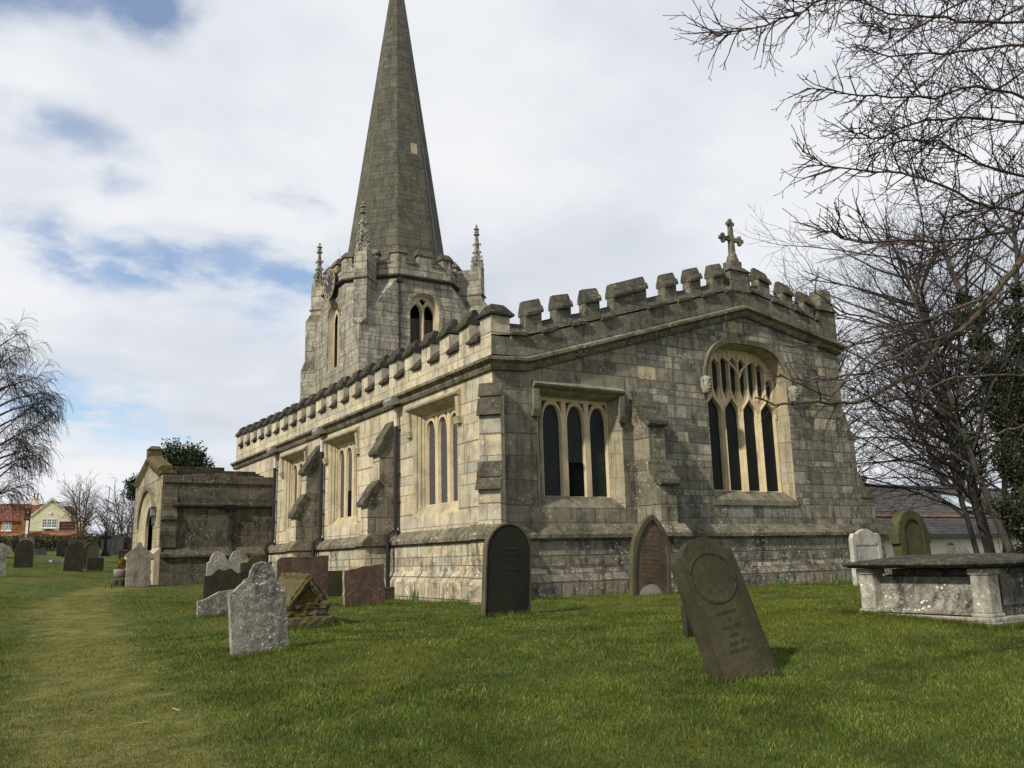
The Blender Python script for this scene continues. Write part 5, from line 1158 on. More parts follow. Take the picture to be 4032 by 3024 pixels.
o_ = round_top(.56, 1.08, .28); stone_thing('headstone', 'grey round-topped granite headstone right of the black cross', -1.85, 39.2, .56, slab(o_, .12), [M['granite_g'], M['granite_g']], 0)
simple_thing('memorial_cross', 'small dark stone cross next to the porch corner', 'memorial cross', cross(.44, 1.10, .12, .80, .07, False), M['h_dark'], -1.22, 37.4)
o_ = rough([(-.24, -.3), (.24, -.3), (.24, .70), (.16, .72), (.08, .82), (-.08, .82), (-.16, .72), (-.24, .70)], .003, 18)
stone_thing('headstone', 'dark shouldered headstone left of the blue-grey ones, behind the far leaning slab', -5.0, 33.64, .46, slab(o_, .1), [M['h_dark'], M['h_edge']], 0)
simple_thing('memorial_cross', 'low black cross standing before the dark shouldered headstone', 'memorial cross', cross(.34, .72, .1, .52, .06, False), M['granite_k'], -4.70, 33.0)
o_ = base_rect(.36, .84); stone_thing('headstone', 'blue-grey square-topped headstone left of the small tree trunk', -4.45, 34.6, .36, slab(o_, .1), [M['granite_g'], M['granite_g']], 0)
o_ = rough(base_rect(.40, .80), .003, 19); stone_thing('headstone', 'brownish square-topped headstone right of the blue-grey one', -4.0, 34.7, .40, slab(o_, .1), [M['h_brown'], M['h_brown']], 0)
o_ = base_rect(.62, .30); stone_thing('kerb_stone', 'low grey kerb stone in front of the hedge gap', -5.75, 38.5, .62, slab(o_, .3), [M['granite_g'], M['granite_g']], 0, cat='kerb stone')
lg = MB(); lg.box(-.5, .5, -.9, .9, -.05, .09); simple_thing('ledger_stone', 'flat pale ledger stone lying in the far left grass', 'ledger stone', lg, M['h_white'], -5.15, 27.6, bevel=.015)

# coped tomb, mossy, its gabled end towards us
CT = tag(empty('coped_tomb', (-4.45, -2.2, gzf(-4.45, -2.2)), (0, 0, R(-4))), 'moss-covered ridged tomb with a triangular carved end, behind the nearest lichened stone', 'tomb', 'gravestones in the churchyard')
b_ = MB()
b_.box(-.36, .36, -.45, 1.25, -.2, .17); obj('lower_step', b_, M['moss'], CT, bevel=.03)
b_ = MB(); b_.box(-.29, .29, -.36, 1.18, .171, .27); obj('upper_step', b_, M['moss'], CT, bevel=.02)
b_ = MB(); Lp = [(-.30, .271), (.30, .271), (.30, .31), (.035, .68), (-.035, .68), (-.30, .31)]
b_.panel(Lp, [([(-.19, .33), (.19, .33), (0, .58)], [(-.175, .34), (.175, .34), (0, .56)], -.335)], lambda a, z, d: (a, d, z), -.37); b_.poly([(-.175, .34), (.175, .34), (0, .56)], lambda a, z, d: (a, d, z), -.335)
n = len(Lp); b_.add([(a, -.37, z) for a, z in Lp] + [(a, 1.15, z + .02) for a, z in Lp], [(i, (i + 1) % n, n + (i + 1) % n, n + i) for i in range(n)]); b_.poly(Lp, lambda a, z, d: (a, d, z), 1.15)
obj('coping', b_, M['moss'], CT, bevel=.01)
b_ = MB(); b_.tube([(0, -.40, .69), (0, .4, .70), (0, 1.16, .70)], .04, 8); b_.tube([(-.27, -.385, .31), (0, -.385, .66), (.27, -.385, .31)], .024, 6)
for i in range(12): b_.lathe([(.005, -.05), (.055, -.02), (.055, .02), (.005, .05)], (0, -.34 + i * .125, .70), 7)
obj('ridge_moulding', b_, M['moss'], CT)

for o_ in CT.children:
    if o_.name.split('.')[0] in ('lower_step', 'upper_step', 'coping', 'ridge_moulding'):
        if o_.modifiers.get('bevel') is None: o_.modifiers.new('bevel', 'BEVEL').width = .006
        sd = o_.modifiers.new('split', 'SUBSURF'); sd.subdivision_type = 'SIMPLE'; sd.levels = 4; sd.render_levels = 4
        tx_ = bpy.data.textures.new('moss_lumps', 'CLOUDS'); tx_.noise_scale = .09; tx_.noise_depth = 3
        dp = o_.modifiers.new('moss', 'DISPLACE'); dp.texture = tx_; dp.strength = .055; dp.mid_level = .5; dp.texture_coords = 'GLOBAL'
# chest tomb on the right
TZ = .76
CTB = tag(empty('chest_tomb', (2.5, -7.55, TZ)), 'weathered limestone chest tomb with a dark overhanging ledger, on the right', 'chest tomb', 'gravestones in the churchyard')
def cpt(name, mb, mat, bev=.012): return obj(name, mb, mat, CTB, (2.5, -7.55, TZ), bevel=bev)
XL, XR, YF, YB = 1.70, 3.45, -8.42, -6.66
b_ = MB(); b_.box(XL - .07, XR + .07, YF - .07, YB + .07, .35, .735); b_.box(XL - .04, XR + .04, YF - .04, YB + .04, .7351, .785); cpt('base', b_, M['tomb'])
for xa in (XL, XR - .22):
    for ya_ in (YF, YB - .22):
        b_ = MB(); b_.box(xa, xa + .22, ya_, ya_ + .22, .83, 1.27); b_.box(xa - .02, xa + .24, ya_ - .02, ya_ + .24, .786, .83); b_.box(xa - .02, xa + .24, ya_ - .02, ya_ + .24, 1.271, 1.345); cpt('leg', b_, M['tomb'])
b_ = MB(); pf_ = [(.35, .80), (-.02, .80), (-.015, .83), (.04, .88), (.10, .97), (.135, 1.06), (.15, 1.15), (.16, 1.24), (.35, 1.26)]
b_.prism([(XL + d, YF + .222, z) for d, z in pf_], [(XL + d, YB - .222, z) for d, z in pf_]); cpt('side_panel', b_, M['tomb_p'], .006)
b_ = MB(); b_.box(XL + .30, XR - .3, YF + .30, YB - .3, .786, 1.335); cpt('core', b_, M['tomb_d'])
b_ = MB(); b_.box(XL + .222, XR - .222, YF + .06, YF + .25, .786, 1.34); b_.box(XL + .32, XR - .32, YF + .035, YF + .0599, .90, 1.27); cpt('end_panel', b_, M['tomb_d'])
b_ = MB(); z_ = 1.352; e = .15
for (e0, z0, e1, z1) in ((.08, 1.352, .11, 1.375), (.13, 1.376, .15, 1.40), (.15, 1.4001, .12, 1.425)):
    b_.hexa([(XL - e0, YF - e0, z0), (XR + e0, YF - e0, z0), (XR + e0, YB + e0, z0), (XL - e0, YB + e0, z0), (XL - e1, YF - e1, z1), (XR + e1, YF - e1, z1), (XR + e1, YB + e1, z1), (XL - e1, YB + e1, z1)])
b_.hexa([(XL - .12, YF - .12, 1.4251), (XR + .12, YF - .12, 1.4251), (XR + .12, YB + .12, 1.4251), (XL - .12, YB + .12, 1.4251), (XL + .45, YF + .45, 1.51), (XR - .45, YF + .45, 1.51), (XR - .45, YB - .45, 1.51), (XL + .45, YB - .45, 1.51)])
cpt('ledger', b_, M['ledger'], .008)
# small stone planters with dwarf conifers by the porch
def leaf_cards(mb_v, mb_f, pts, size, rnd, up=0.0):
    for p in pts:
        n = Vector((rnd.gauss(0, 1), rnd.gauss(0, 1), rnd.gauss(0, 1) + up)).normalized(); a = n.orthogonal().normalized(); b = n.cross(a); an = rnd.uniform(0, 6.28)
        a2 = a * math.cos(an) + b * math.sin(an); b2 = n.cross(a2); s_ = size * rnd.uniform(.6, 1.3)
        o = len(mb_v); P_ = Vector(p); mb_v += [tuple(P_ - a2 * s_ * .5), tuple(P_ + b2 * s_ * .32), tuple(P_ + a2 * s_ * .5), tuple(P_ - b2 * s_ * .32)]; mb_f.append((o, o + 1, o + 2, o + 3))
for (x, y, nm_, lab, lab2, km, hh_) in ((-4.55, 14.75, 'a', 'stone planter on rough blocks, left of the pair by the porch', 'yellow dwarf conifer in the left stone planter', 'conifer_y', .52), (-4.02, 14.15, 'b', 'lichened stone planter on rough blocks, right of the pair by the porch', 'browned dwarf conifer in the right stone planter', 'conifer_b', .50)):
    rr_ = random.Random(len(lab)); z = gzf(x, y)
    e = tag(empty('stone_planter', (x, y, z)), lab, 'planter', 'planters by the porch')
    b_ = MB()
    for k_ in range(3): b_.box(-.24 + k_ * .15, -.10 + k_ * .15, -.16 + rr_.uniform(-.04, .04), .16, -.1, .20 + rr_.uniform(-.03, .03))
    obj('block', b_, M['porch'], e, bevel=.03)
    b_ = MB(); b_.lathe([(.13, .24), (.20, .30), (.225, .44), (.21, .50), (.17, .50), (.15, .46)], (0, 0, 0), 16); obj('pot', b_, M['h_porch'], e, smooth=True)
    vs, fs = [], []; pts = []
    for _ in range(900):
        t = rr_.random() ** .8; r_ = .155 * math.sin(min(1, t * 1.15 + .18) * math.pi) ** .7 * rr_.uniform(.6, 1); a = rr_.uniform(0, 6.28); pts.append((r_ * math.cos(a), r_ * math.sin(a), .47 + hh_ * t))
    leaf_cards(vs, fs, pts, .05, rr_); b_ = MB(); b_.v = vs; b_.f = fs; b_.mi = [0] * len(fs); b_.tube([(0, 0, .44), (0, 0, .9)], .02, 5)
    b_.mi = [0] * len(b_.f); o = obj('dwarf_conifer', b_, M[km]); o.location = (x, y, z); tag(o, lab2, 'conifer', 'conifers by the porch')

# ------------------------------------------------------------------ trees
class Tree:
    """collects branch polylines, then turns each class of branch into one mesh of tapered tubes"""
    def __init__(s, seed): s.r = random.Random(seed); s.P = {'trunk': [], 'limb': [], 'twig': []}
    def rvec(s): return Vector((s.r.gauss(0, 1), s.r.gauss(0, 1), s.r.gauss(0, 1)))
    def branch(s, p, d, L, r0, r1, n, wander, trop, kind, pull=None):
        pts = [p.copy()]; d = d.normalized(); st = L / n
        for i in range(n):
            d = d + s.rvec() * wander + Vector((0, 0, trop)) 
            if pull is not None: d = d + pull
            d.normalize(); p = p + d * st; pts.append(p.copy())
        s.P[kind].append((pts, r0, r1)); return pts
    def shoots(s, pts, L, r, lvl, spec):
        """side branches along a polyline; spec = list of dicts, one per level"""
        if lvl >= len(spec): return
        q = spec[lvl]; n = len(pts) - 1; tot = sum((pts[i + 1] - pts[i]).length for i in range(n))
        cnt = max(1, int(tot * q['den'] * s.r.uniform(.8, 1.2)))
        for j in range(cnt):
            t = q.get('t0', .15) + (1 - q.get('t0', .15)) * (j + s.r.random()) / cnt
            f = min(n - .001, t * n); i = int(f); p = pts[i].lerp(pts[i + 1], f - i); d = (pts[i + 1] - pts[i]).normalized()
            ax = d.cross(s.rvec()).normalized(); a = R(q['ang'] * s.r.uniform(.7, 1.3))
            nd = d * math.cos(a) + ax * math.sin(a)
            if 'flat' in q: nd.z *= q['flat']
            l_ = q['L'] * s.r.uniform(.55, 1.15) * (1 - q.get('fall', .5) * t); rr = q['r'] * s.r.uniform(.8, 1.2)
            b = s.branch(p, nd, l_, rr, rr * q.get('tap', .45), q.get('n', 4), q.get('w', .12), q.get('trop', .03), q['kind'])
            s.shoots(b, l_, rr, lvl + 1, spec)
    def mesh(s, kind, k):
        V = []; F = []; o = 0; ang = [2 * math.pi * j / k for j in range(k)]; cs = [(math.cos(a), math.sin(a)) for a in ang]
        for pts, r0, r1 in s.P[kind]:
            n = len(pts)
            for i, p in enumerate(pts):
                d = pts[min(i + 1, n - 1)] - pts[max(i - 1, 0)]
                a = d.cross(Vector((0, 0, 1)) if abs(d.z) < .9 * d.length else Vector((1, 0, 0))).normalized(); b = d.cross(a).normalized(); rr = r0 + (r1 - r0) * i / (n - 1)
                for c_, s_ in cs: V.append((p.x + (a.x * c_ + b.x * s_) * rr, p.y + (a.y * c_ + b.y * s_) * rr, p.z + (a.z * c_ + b.z * s_) * rr))
            for i in range(n - 1):
                for j in range(k): F.append((o + i * k + j, o + i * k + (j + 1) % k, o + (i + 1) * k + (j + 1) % k, o + (i + 1) * k + j))
            o += n * k
        mb = MB(); mb.v = V; mb.f = F; mb.mi = [0] * len(F); return mb
    def build(s, name, label, base, mats, cat='tree', group=None, ks=(9, 5, 3)):
        e = tag(empty(name, base), label, cat, group)
        for (kind, nm_), k, mt in zip((('trunk', 'trunk'), ('limb', 'limb'), ('twig', 'crown')), ks, mats):
            if s.P[kind]: obj(nm_, s.mesh(kind, k), mt, e, base, smooth=(kind != 'twig'))
        return e

# near lime on the right: its trunk stands outside the frame and its boughs reach in
T = Tree(11)
tb = Vector((3.3, -10.9, 0)); tb.z = gzf(tb.x, tb.y)
T.P['trunk'].append(([tb, tb + Vector((-.02, .02, 1.5)), tb + Vector((-.05, .05, 3.2)), tb + Vector((-.02, .08, 5.0)), tb + Vector((.05, .1, 7.2)), tb + Vector((.1, .1, 9.5))], .32, .14))
LIMBS = dict(
    A0=[(0.79, -10.55, 5.17), (-0.13, -10.24, 4.25), (-0.52, -10.16, 3.92), (-0.86, -10.12, 3.64), (-1.18, -10.12, 3.45), (-1.41, -10.07, 3.33), (-1.68, -10.09, 3.09), (-2.07, -10.05, 2.91), (-2.48, -10.0, 2.75), (-2.69, -9.97, 2.71), (-3.02, -10.01, 2.71), (-3.31, -9.95, 2.68), (-3.56, -9.92, 2.72)],
    A1=[(-1.18, -10.12, 3.45), (-1.6, -10.08, 3.33), (-1.97, -10.05, 3.17), (-2.34, -10.02, 3.01), (-2.63, -9.95, 2.95), (-3.0, -9.95, 2.89), (-3.25, -9.92, 2.91)],
    A3=[(-0.52, -10.16, 3.92), (-1.03, -10.16, 3.72), (-1.53, -10.17, 3.54), (-2.04, -10.18, 3.39), (-2.39, -10.2, 3.38), (-2.92, -10.23, 3.4), (-3.17, -10.23, 3.5)],
    A4=[(-1.53, -10.17, 3.54), (-2.03, -10.17, 3.34), (-2.45, -10.13, 3.22), (-2.73, -10.06, 3.16), (-3.1, -10.06, 3.13), (-3.33, -10.04, 3.12)],
    A5=[(-2.04, -10.18, 3.39), (-2.55, -10.14, 3.05), (-2.82, -10.03, 2.78), (-3.2, -10.04, 2.8), (-3.42, -10.05, 2.89)],
    B1=[(1.39, -10.29, 4.55), (0.04, -10.22, 4.75), (-0.8, -10.19, 4.74), (-1.63, -10.27, 4.75), (-2.15, -10.29, 4.68), (-2.86, -10.31, 4.54), (-3.26, -10.31, 4.59)],
    B2=[(1.37, -10.34, 4.81), (-0.35, -10.4, 4.49), (-1.0, -10.43, 4.28), (-1.69, -10.44, 4.09), (-2.29, -10.41, 4.01), (-2.9, -10.37, 3.9), (-3.25, -10.39, 3.91)],
    B3=[(1.44, -10.57, 6.61), (0.1, -10.43, 6.49), (-0.68, -10.37, 6.22), (-1.43, -10.32, 5.97), (-2.0, -10.29, 5.79), (-2.51, -10.32, 5.73)],
    B4=[(0.78, -10.69, 7.8), (-1.04, -10.34, 7.05), (-2.14, -10.25, 6.47), (-2.67, -10.2, 6.16), (-3.0, -10.18, 5.92), (-3.48, -10.07, 5.69), (-3.8, -9.97, 5.61)],
    B5=[(1.21, -10.7, 6.76), (-0.31, -10.65, 6.46), (-1.21, -10.53, 6.26), (-1.82, -10.48, 6.13), (-2.37, -10.47, 6.01), (-2.8, -10.45, 6.05)],
    B6=[(1.6, -10.42, 6.04), (0.24, -10.29, 6.03), (-0.56, -10.26, 5.95), (-1.36, -10.28, 5.59), (-2.03, -10.29, 5.38), (-2.6, -10.28, 5.28), (-3.03, -10.24, 5.22)],
    B7=[(1.4, -10.46, 5.74), (0.16, -10.29, 5.73), (-0.74, -10.18, 5.6), (-1.58, -10.19, 5.3), (-2.13, -10.15, 5.04), (-2.58, -10.23, 5.0)],
    B8=[(1.57, -10.3, 5.15), (0.41, -10.1, 5.27), (-0.48, -10.13, 5.21), (-1.18, -10.19, 5.23), (-1.72, -10.18, 5.1), (-2.23, -10.17, 4.86)],
    B9=[(1.71, -10.71, 7.52), (0.44, -10.36, 7.32), (-0.44, -10.21, 6.93), (-1.16, -10.13, 6.46), (-1.7, -10.1, 6.22), (-2.07, -10.12, 6.24)],
    B10=[(0.91, -10.38, 3.65), (-0.24, -10.15, 3.14), (-1.0, -10.15, 3.07), (-1.56, -10.14, 2.98), (-1.91, -10.11, 2.74)],
    B11=[(0.98, -10.22, 2.8), (-0.2, -10.06, 2.68), (-0.6, -10.04, 2.61), (-1.01, -10.02, 2.58)],
    B12=[(1.96, -10.2, 5.72), (0.92, -9.83, 5.32), (0.13, -9.73, 4.94), (-0.54, -9.67, 4.43), (-1.09, -9.64, 4.19)],
    B13=[(2.11, -10.27, 6.65), (1.11, -9.92, 6.76), (0.26, -9.74, 6.19), (-0.46, -9.63, 5.55), (-0.89, -9.6, 5.02)],
    B14=[(2.0, -10.51, 7.92), (1.05, -10.06, 7.48), (0.15, -9.85, 6.91), (-0.54, -9.74, 6.23), (-1.04, -9.69, 5.81)]
)
sp3 = [dict(den=3.0, ang=38, L=.75, r=.0065, kind='twig', n=5, w=.13, trop=.035, t0=.02, fall=.72), dict(den=5.0, ang=40, L=.26, r=.0036, kind='twig', n=3, w=.14, trop=.04, t0=.15, fall=.4, tap=.7), dict(den=5.5, ang=42, L=.10, r=.0029, kind='twig', n=2, w=.1, trop=.05, t0=.2, tap=.9)]
for nm_, L_ in LIMBS.items():
    pts = [Vector(p) for p in L_]; fine = []
    for i in range(len(pts) - 1):
        for j in range(3): fine.append(pts[i].lerp(pts[i + 1], j / 3) + T.rvec() * .012)
    fine.append(pts[-1]); r0 = {'A0': .036, 'A1': .016, 'A3': .015, 'A4': .010, 'A5': .010}.get(nm_, .017)
    T.P['limb'].append((fine, r0, .0045 if nm_ != 'A0' else .006))
    if nm_[0] == 'B' or nm_ == 'A0':
        root = fine[0]; dist = math.hypot(root.x - tb.x, root.y - tb.y); za_ = max(tb.z + 1.7, min(tb.z + 8.6, root.z - .45 * dist)); fr_ = (za_ - tb.z) / 9.5
        p0 = Vector((tb.x + .02 * fr_, tb.y + .1 * fr_, za_)); tg = (fine[2] - fine[0]).normalized(); p2 = root - tg * dist * .45; p1 = p0 + ((root - p0) * .3 + Vector((0, 0, .12 * dist)))
        con = [p0 * (1 - u) ** 3 + p1 * 3 * u * (1 - u) ** 2 + p2 * 3 * u * u * (1 - u) + root * u ** 3 for u in np.linspace(0, 1, 9)]
        T.P['limb'].append((con, r0 * 2.1, r0))
    low = nm_ in ('A0', 'A1', 'A3', 'A4', 'A5', 'B10', 'B11')
    sp_l = [dict(sp3[0], den=3.2 if low else 13.0, L=.6 if low else .95), dict(sp3[1], den=5 if low else 7.0), dict(sp3[2], den=4 if low else 5.0)]
    T.shoots(fine, 1, r0, 0, sp_l)
# buds at the twig tips
bud = []
for pts, r0, r1 in T.P['twig']:
    if len(pts) <= 4 and T.r.random() < .75:
        d = (pts[-1] - pts[-2]).normalized(); bud.append(([pts[-1] - d * .004, pts[-1] + d * .006, pts[-1] + d * .014], .0046, .0018))
T.P['twig'] += bud
T.build('lime_tree', 'bare lime tree whose low budded boughs reach in from the right edge, nearest tree', tuple(tb), [M['bark_near'], M['bark_near'], M['twig_near']], group='bare trees')

def bare_tree(name, label, x, y, stems, spec, mats, seed, ks=(8, 5, 3), group='bare trees'):
    t = Tree(seed); z = gzf(x, y); b = Vector((x, y, z - .1))
    for (dx_, dy_, lean_x, lean_y, H, r0, r1) in stems:
        pts = t.branch(b + Vector((dx_, dy_, 0)), Vector((lean_x, lean_y, 1)), H, r0, r1, 9, .05, .03, 'trunk')
        t.shoots(pts, H, r0, 0, spec)
    return t.build(name, label, (x, y, z), mats, group=group, ks=ks), t

# many-stemmed tree right of the church, boughs arching out and down
spec = [dict(den=3.8, ang=62, L=6.4, r=.036, kind='limb', n=10, w=.09, trop=-.010, t0=.2, fall=.35, tap=.25), dict(den=3.3, ang=42, L=2.1, r=.011, kind='twig', n=6, w=.11, trop=.005, t0=.10, fall=.35, tap=.4), dict(den=3.6, ang=40, L=.85, r=.0058, kind='twig', n=4, w=.12, trop=.02, t0=.1, tap=.6)]
bare_tree('spreading_tree', 'many-stemmed bare tree with arching boughs, between the chancel and the ivy-clad tree', 15.7, -.45, [(0, 0, -.08, .05, 9.5, .12, .03), (.25, .1, .10, .12, 9, .10, .03), (-.2, .2, -.20, .20, 8, .08, .02), (.1, -.2, .2, -.1, 8, .10, .02)], spec, [M['bark'], M['bark'], M['twig']], 21)
# tree behind the chancel, and another further right
spec2 = [dict(den=3.6, ang=48, L=4.6, r=.045, kind='limb', n=8, w=.09, trop=.045, t0=.28, fall=.45, tap=.25), dict(den=2.6, ang=40, L=1.6, r=.012, kind='twig', n=5, w=.12, trop=.05, t0=.12, fall=.35, tap=.45), dict(den=3.8, ang=38, L=.65, r=.007, kind='twig', n=3, w=.12, trop=.05, t0=.1, tap=.7)]
bare_tree('ash_tree', 'bare upright tree rising behind the chancel parapet', 24.2, 12.0, [(0, 0, -.02, .02, 11.8, .24, .03), (.3, .1, .18, .05, 10, .16, .03), (-.2, 0, -.2, .1, 10.2, .15, .03)], spec2, [M['bark'], M['bark'], M['twig']], 33)
bare_tree('ash_tree', 'bare tree behind the slate-roofed building, right of the one at the chancel', 31.5, 9.5, [(0, 0, 0.03, .02, 12.5, .24, .03), (.3, .1, -.18, .05, 11, .16, .03), (-.2, 0, .2, .1, 10, .15, .03)], spec2, [M['bark'], M['bark'], M['twig']], 34)
# ivy-clad tree at the right edge
spec3 = [dict(den=3.0, ang=50, L=3.4, r=.035, kind='limb', n=7, w=.10, trop=.03, t0=.3, fall=.4, tap=.25), dict(den=2.8, ang=42, L=1.3, r=.009, kind='twig', n=5, w=.12, trop=.03, t0=.12, fall=.35, tap=.45), dict(den=2.8, ang=38, L=.5, r=.005, kind='twig', n=3, w=.12, trop=.03, t0=.1, tap=.7)]
iv, ivt = bare_tree('ivy_clad_tree', 'tree wrapped in dark ivy at the right edge, behind the chest tomb', 12.55, -3.35, [(0, 0, .02, .03, 9.5, .22, .05), (.35, .3, .06, .08, 9, .16, .04), (-.25, .35, -.10, .16, 8.2, .10, .03)], spec3, [M['bark'], M['bark'], M['twig']], 45)
rr_ = random.Random(4); vs, fs, pts = [], [], []
for (tp, r0, r1) in ivt.P['trunk'][:2]:
    n = len(tp) - 1
    for _ in range(30000):
        f = rr_.random() ** 1.25 * n * .80; i = min(n - 1, int(f)); p = tp[i].lerp(tp[i + 1], f - i); h = f / n
        rad = (.68 - .32 * h) * (.75 + .35 * math.sin(f * 5.1) + .2 * math.sin(f * 11 + 1)) * rr_.random() ** .45; a = rr_.uniform(0, 6.28)
        if h > .55 and math.sin(f * 9) < -.2: continue
        pts.append((p.x + rad * math.cos(a), p.y + rad * math.sin(a), p.z + rr_.gauss(0, .08)))
tp = ivt.P['trunk'][2][0]
for _ in range(1800):
    f = rr_.uniform(.2, .62) * (len(tp) - 1); i = int(f); p = tp[i].lerp(tp[i + 1], f - i)
    if math.sin(f * 7) < -.1: continue
    rad = .26 * rr_.random() ** .5; a = rr_.uniform(0, 6.28); pts.append((p.x + rad * math.cos(a), p.y + rad * math.sin(a), p.z))
leaf_cards(vs, fs, pts, .068, rr_, .3)
mb = MB(); mb.v = vs; mb.f = fs; mb.mi = [0] * len(fs); obj('ivy', mb, M['ivy'], iv, tuple(iv.location))

# weeping birch on the far left
T = Tree(7); bx, by = -8.12, 25.7; bz = gzf(bx, by); b = Vector((bx, by, bz - .1))
tr_ = T.branch(b, Vector((.0, .02, 1)), 8.8, .34, .03, 10, .07, .03, 'trunk')
bspec = [dict(den=2.8, ang=44, L=2.5, r=.035, kind='limb', n=10, w=.06, trop=-.012, t0=.22, fall=.30, tap=.2), dict(den=5.5, ang=40, L=1.1, r=.009, kind='twig', n=6, w=.08, trop=-.10, t0=.25, fall=.2, tap=.5), dict(den=11, ang=30, L=.8, r=.007, kind='twig', n=6, w=.05, trop=-.30, t0=.05, fall=.2, tap=.8)]
T.shoots(tr_, 1, 1, 0, bspec)
for k_, (tz, ln_) in enumerate(((3.6, 1.9), (4.6, 2.1), (5.4, 2.2), (6.3, 2.0), (7.0, 1.6), (2.6, 1.5), (4.1, 1.9), (5.9, 2.0))):
    st = T.branch(b + Vector((0, 0, tz)), Vector((.80, -.45 + .1 * k_, .62)), ln_, .05, .008, 10, .05, -.035, 'limb'); T.shoots(st, 1, 1, 1, [dict(bspec[0]), dict(bspec[1], den=9), dict(bspec[2], den=11)])
T.build('birch_tree', 'weeping birch with hanging twigs at the left edge', (bx, by, bz), [M['bark'], M['bark'], M['twig']], group='bare trees')

# small rounded tree before the cream house, and a bushy one by the porch
spec4 = [dict(den=5.5, ang=40, L=2.7, r=.032, kind='limb', n=7, w=.08, trop=.03, t0=.18, fall=.25, tap=.25), dict(den=3.4, ang=36, L=1.3, r=.013, kind='twig', n=5, w=.10, trop=.03, t0=.15, fall=.3, tap=.6), dict(den=2.8, ang=34, L=.6, r=.008, kind='twig', n=3, w=.1, trop=.03, t0=.15, tap=.8)]
bare_tree('round_tree', 'small round-headed bare tree in front of the cream house', -.75, 69.5, [(-.1, 0, -.22, 0, 3.6, .11, .03), (.12, 0, .16, .02, 3.9, .11, .03), (0, .1, -.02, .05, 3.9, .09, .03)], spec4, [M['twig_far'], M['twig_far'], M['twig_far']], 51, ks=(6, 4, 3))
spec5 = [dict(den=5.0, ang=45, L=2.4, r=.03, kind='limb', n=7, w=.10, trop=.03, t0=.1, fall=.25, tap=.3), dict(den=3.6, ang=38, L=1.1, r=.012, kind='twig', n=4, w=.12, trop=.03, t0=.1, fall=.3, tap=.6), dict(den=3.0, ang=38, L=.5, r=.007, kind='twig', n=3, w=.1, trop=.03, t0=.1, tap=.8)]
bare_tree('bare_shrub', 'bushy bare shrub just left of the porch', .9, 52.5, [(-.3, 0, -.25, 0, 3.4, .09, .03), (.3, 0, .1, .02, 4.2, .09, .03), (.8, .2, .3, .1, 3.8, .09, .03), (-.7, .2, -.5, .1, 2.8, .07, .03)], spec5, [M['twig_far'], M['bark'], M['twig']], 52, ks=(6, 4, 3))
# evergreen behind the porch: leafy shoots round a short trunk
def evergreen(name, label, x, y, z0, rx, h, n, seed, size=.16):
    rr_ = random.Random(seed); zg = gzf(x, y); e = tag(empty(name, (x, y, zg)), label, 'tree', 'evergreens')
    t_ = MB(); t_.tube([(0, 0, -.1), (.05, 0, z0 * .6), (0, .05, z0 + h * .7)], [.22, .18, .05], 8); obj('trunk', t_, M['bark'], e)
    vs, fs, pts = [], [], []
    for _ in range(n):
        u, v = rr_.random(), rr_.uniform(0, 6.28); el_ = math.asin(rr_.uniform(-.5, 1)); rad = rx * (1 + .16 * math.sin(3 * v + seed) + .13 * math.sin(5 * el_ * 2 + v)) * rr_.uniform(.55, 1.0)
        c_ = Vector((rad * math.cos(el_) * math.cos(v), rad * math.cos(el_) * math.sin(v), z0 + h * .45 + rad / rx * h * .55 * math.sin(el_)))
        d = Vector((c_.x, c_.y, c_.z - z0 - h * .2)).normalized() + Vector((0, 0, .6))
        for k_ in range(9): pts.append(c_ + d * (k_ * .055) + Vector((rr_.gauss(0, .06), rr_.gauss(0, .06), rr_.gauss(0, .04))))
    leaf_cards(vs, fs, pts, size, rr_, .4); mb = MB(); mb.v = vs; mb.f = fs; mb.mi = [0] * len(fs); obj('crown', mb, M['evergreen'], e)
evergreen('evergreen_tree', 'dark evergreen tree behind the porch roof', .95, 36.5, 3.2, 1.35, 2.6, 1500, 3)
evergreen('holly_bush', 'dark holly half hidden behind the porch gable', -.45, 41.5, 2.9, .42, 1.2, 200, 5)

# hedge along the far side of the churchyard: woody tangle with brown leaves
HD = tag(empty('hedge', (-4, 47.5, gzf(-4, 47.5))), 'brown leafless hedge between the far graves and the houses', 'hedge')
T = Tree(71); rr_ = random.Random(72); pts = []
h0, h1 = Vector((-14, 43.0, 0)), Vector((3.5, 53.5, 0))
for _ in range(1500):
    p = h0.lerp(h1, rr_.random()); p += Vector((rr_.gauss(0, .25), rr_.gauss(0, .25), 0)); p.z = gzf(p.x, p.y) - .05
    T.branch(p, Vector((rr_.gauss(0, .35), rr_.gauss(0, .35), 1)), rr_.uniform(.6, 1.05), .012, .005, 4, .22, 0, 'twig')
for _ in range(17000):
    p = h0.lerp(h1, rr_.random()); q = rr_.random(); p += Vector((rr_.gauss(0, .30), rr_.gauss(0, .30), 0)); p.z = gzf(p.x, p.y) + .18 + .85 * q * (1 + .12 * math.sin(p.x * 2.1)); pts.append(tuple(p))
mb = T.mesh('twig', 3); obj('stems', mb, M['twig'], HD, tuple(HD.location))
vs, fs = [], []; leaf_cards(vs, fs, pts, .10, rr_); mb = MB(); mb.v = vs; mb.f = fs; mb.mi = [0] * len(fs); obj('foliage', mb, M['hedge_l'], HD, tuple(HD.location))
HD2 = tag(empty('thicket', (-8.6, 30, gzf(-8.6, 30))), 'dark thicket at the foot of the birch, far left', 'shrub')
vs, fs, pts = [], [], []
for _ in range(5200):
    a = rr_.uniform(0, 6.28); u = rr_.random() ** .5; x, y = -9.15 + 1.25 * u * math.cos(a), 31 + 1.3 * u * math.sin(a); pts.append((x, y, gzf(x, y) + rr_.random() ** .8 * (2.9 - 1.3 * u)))
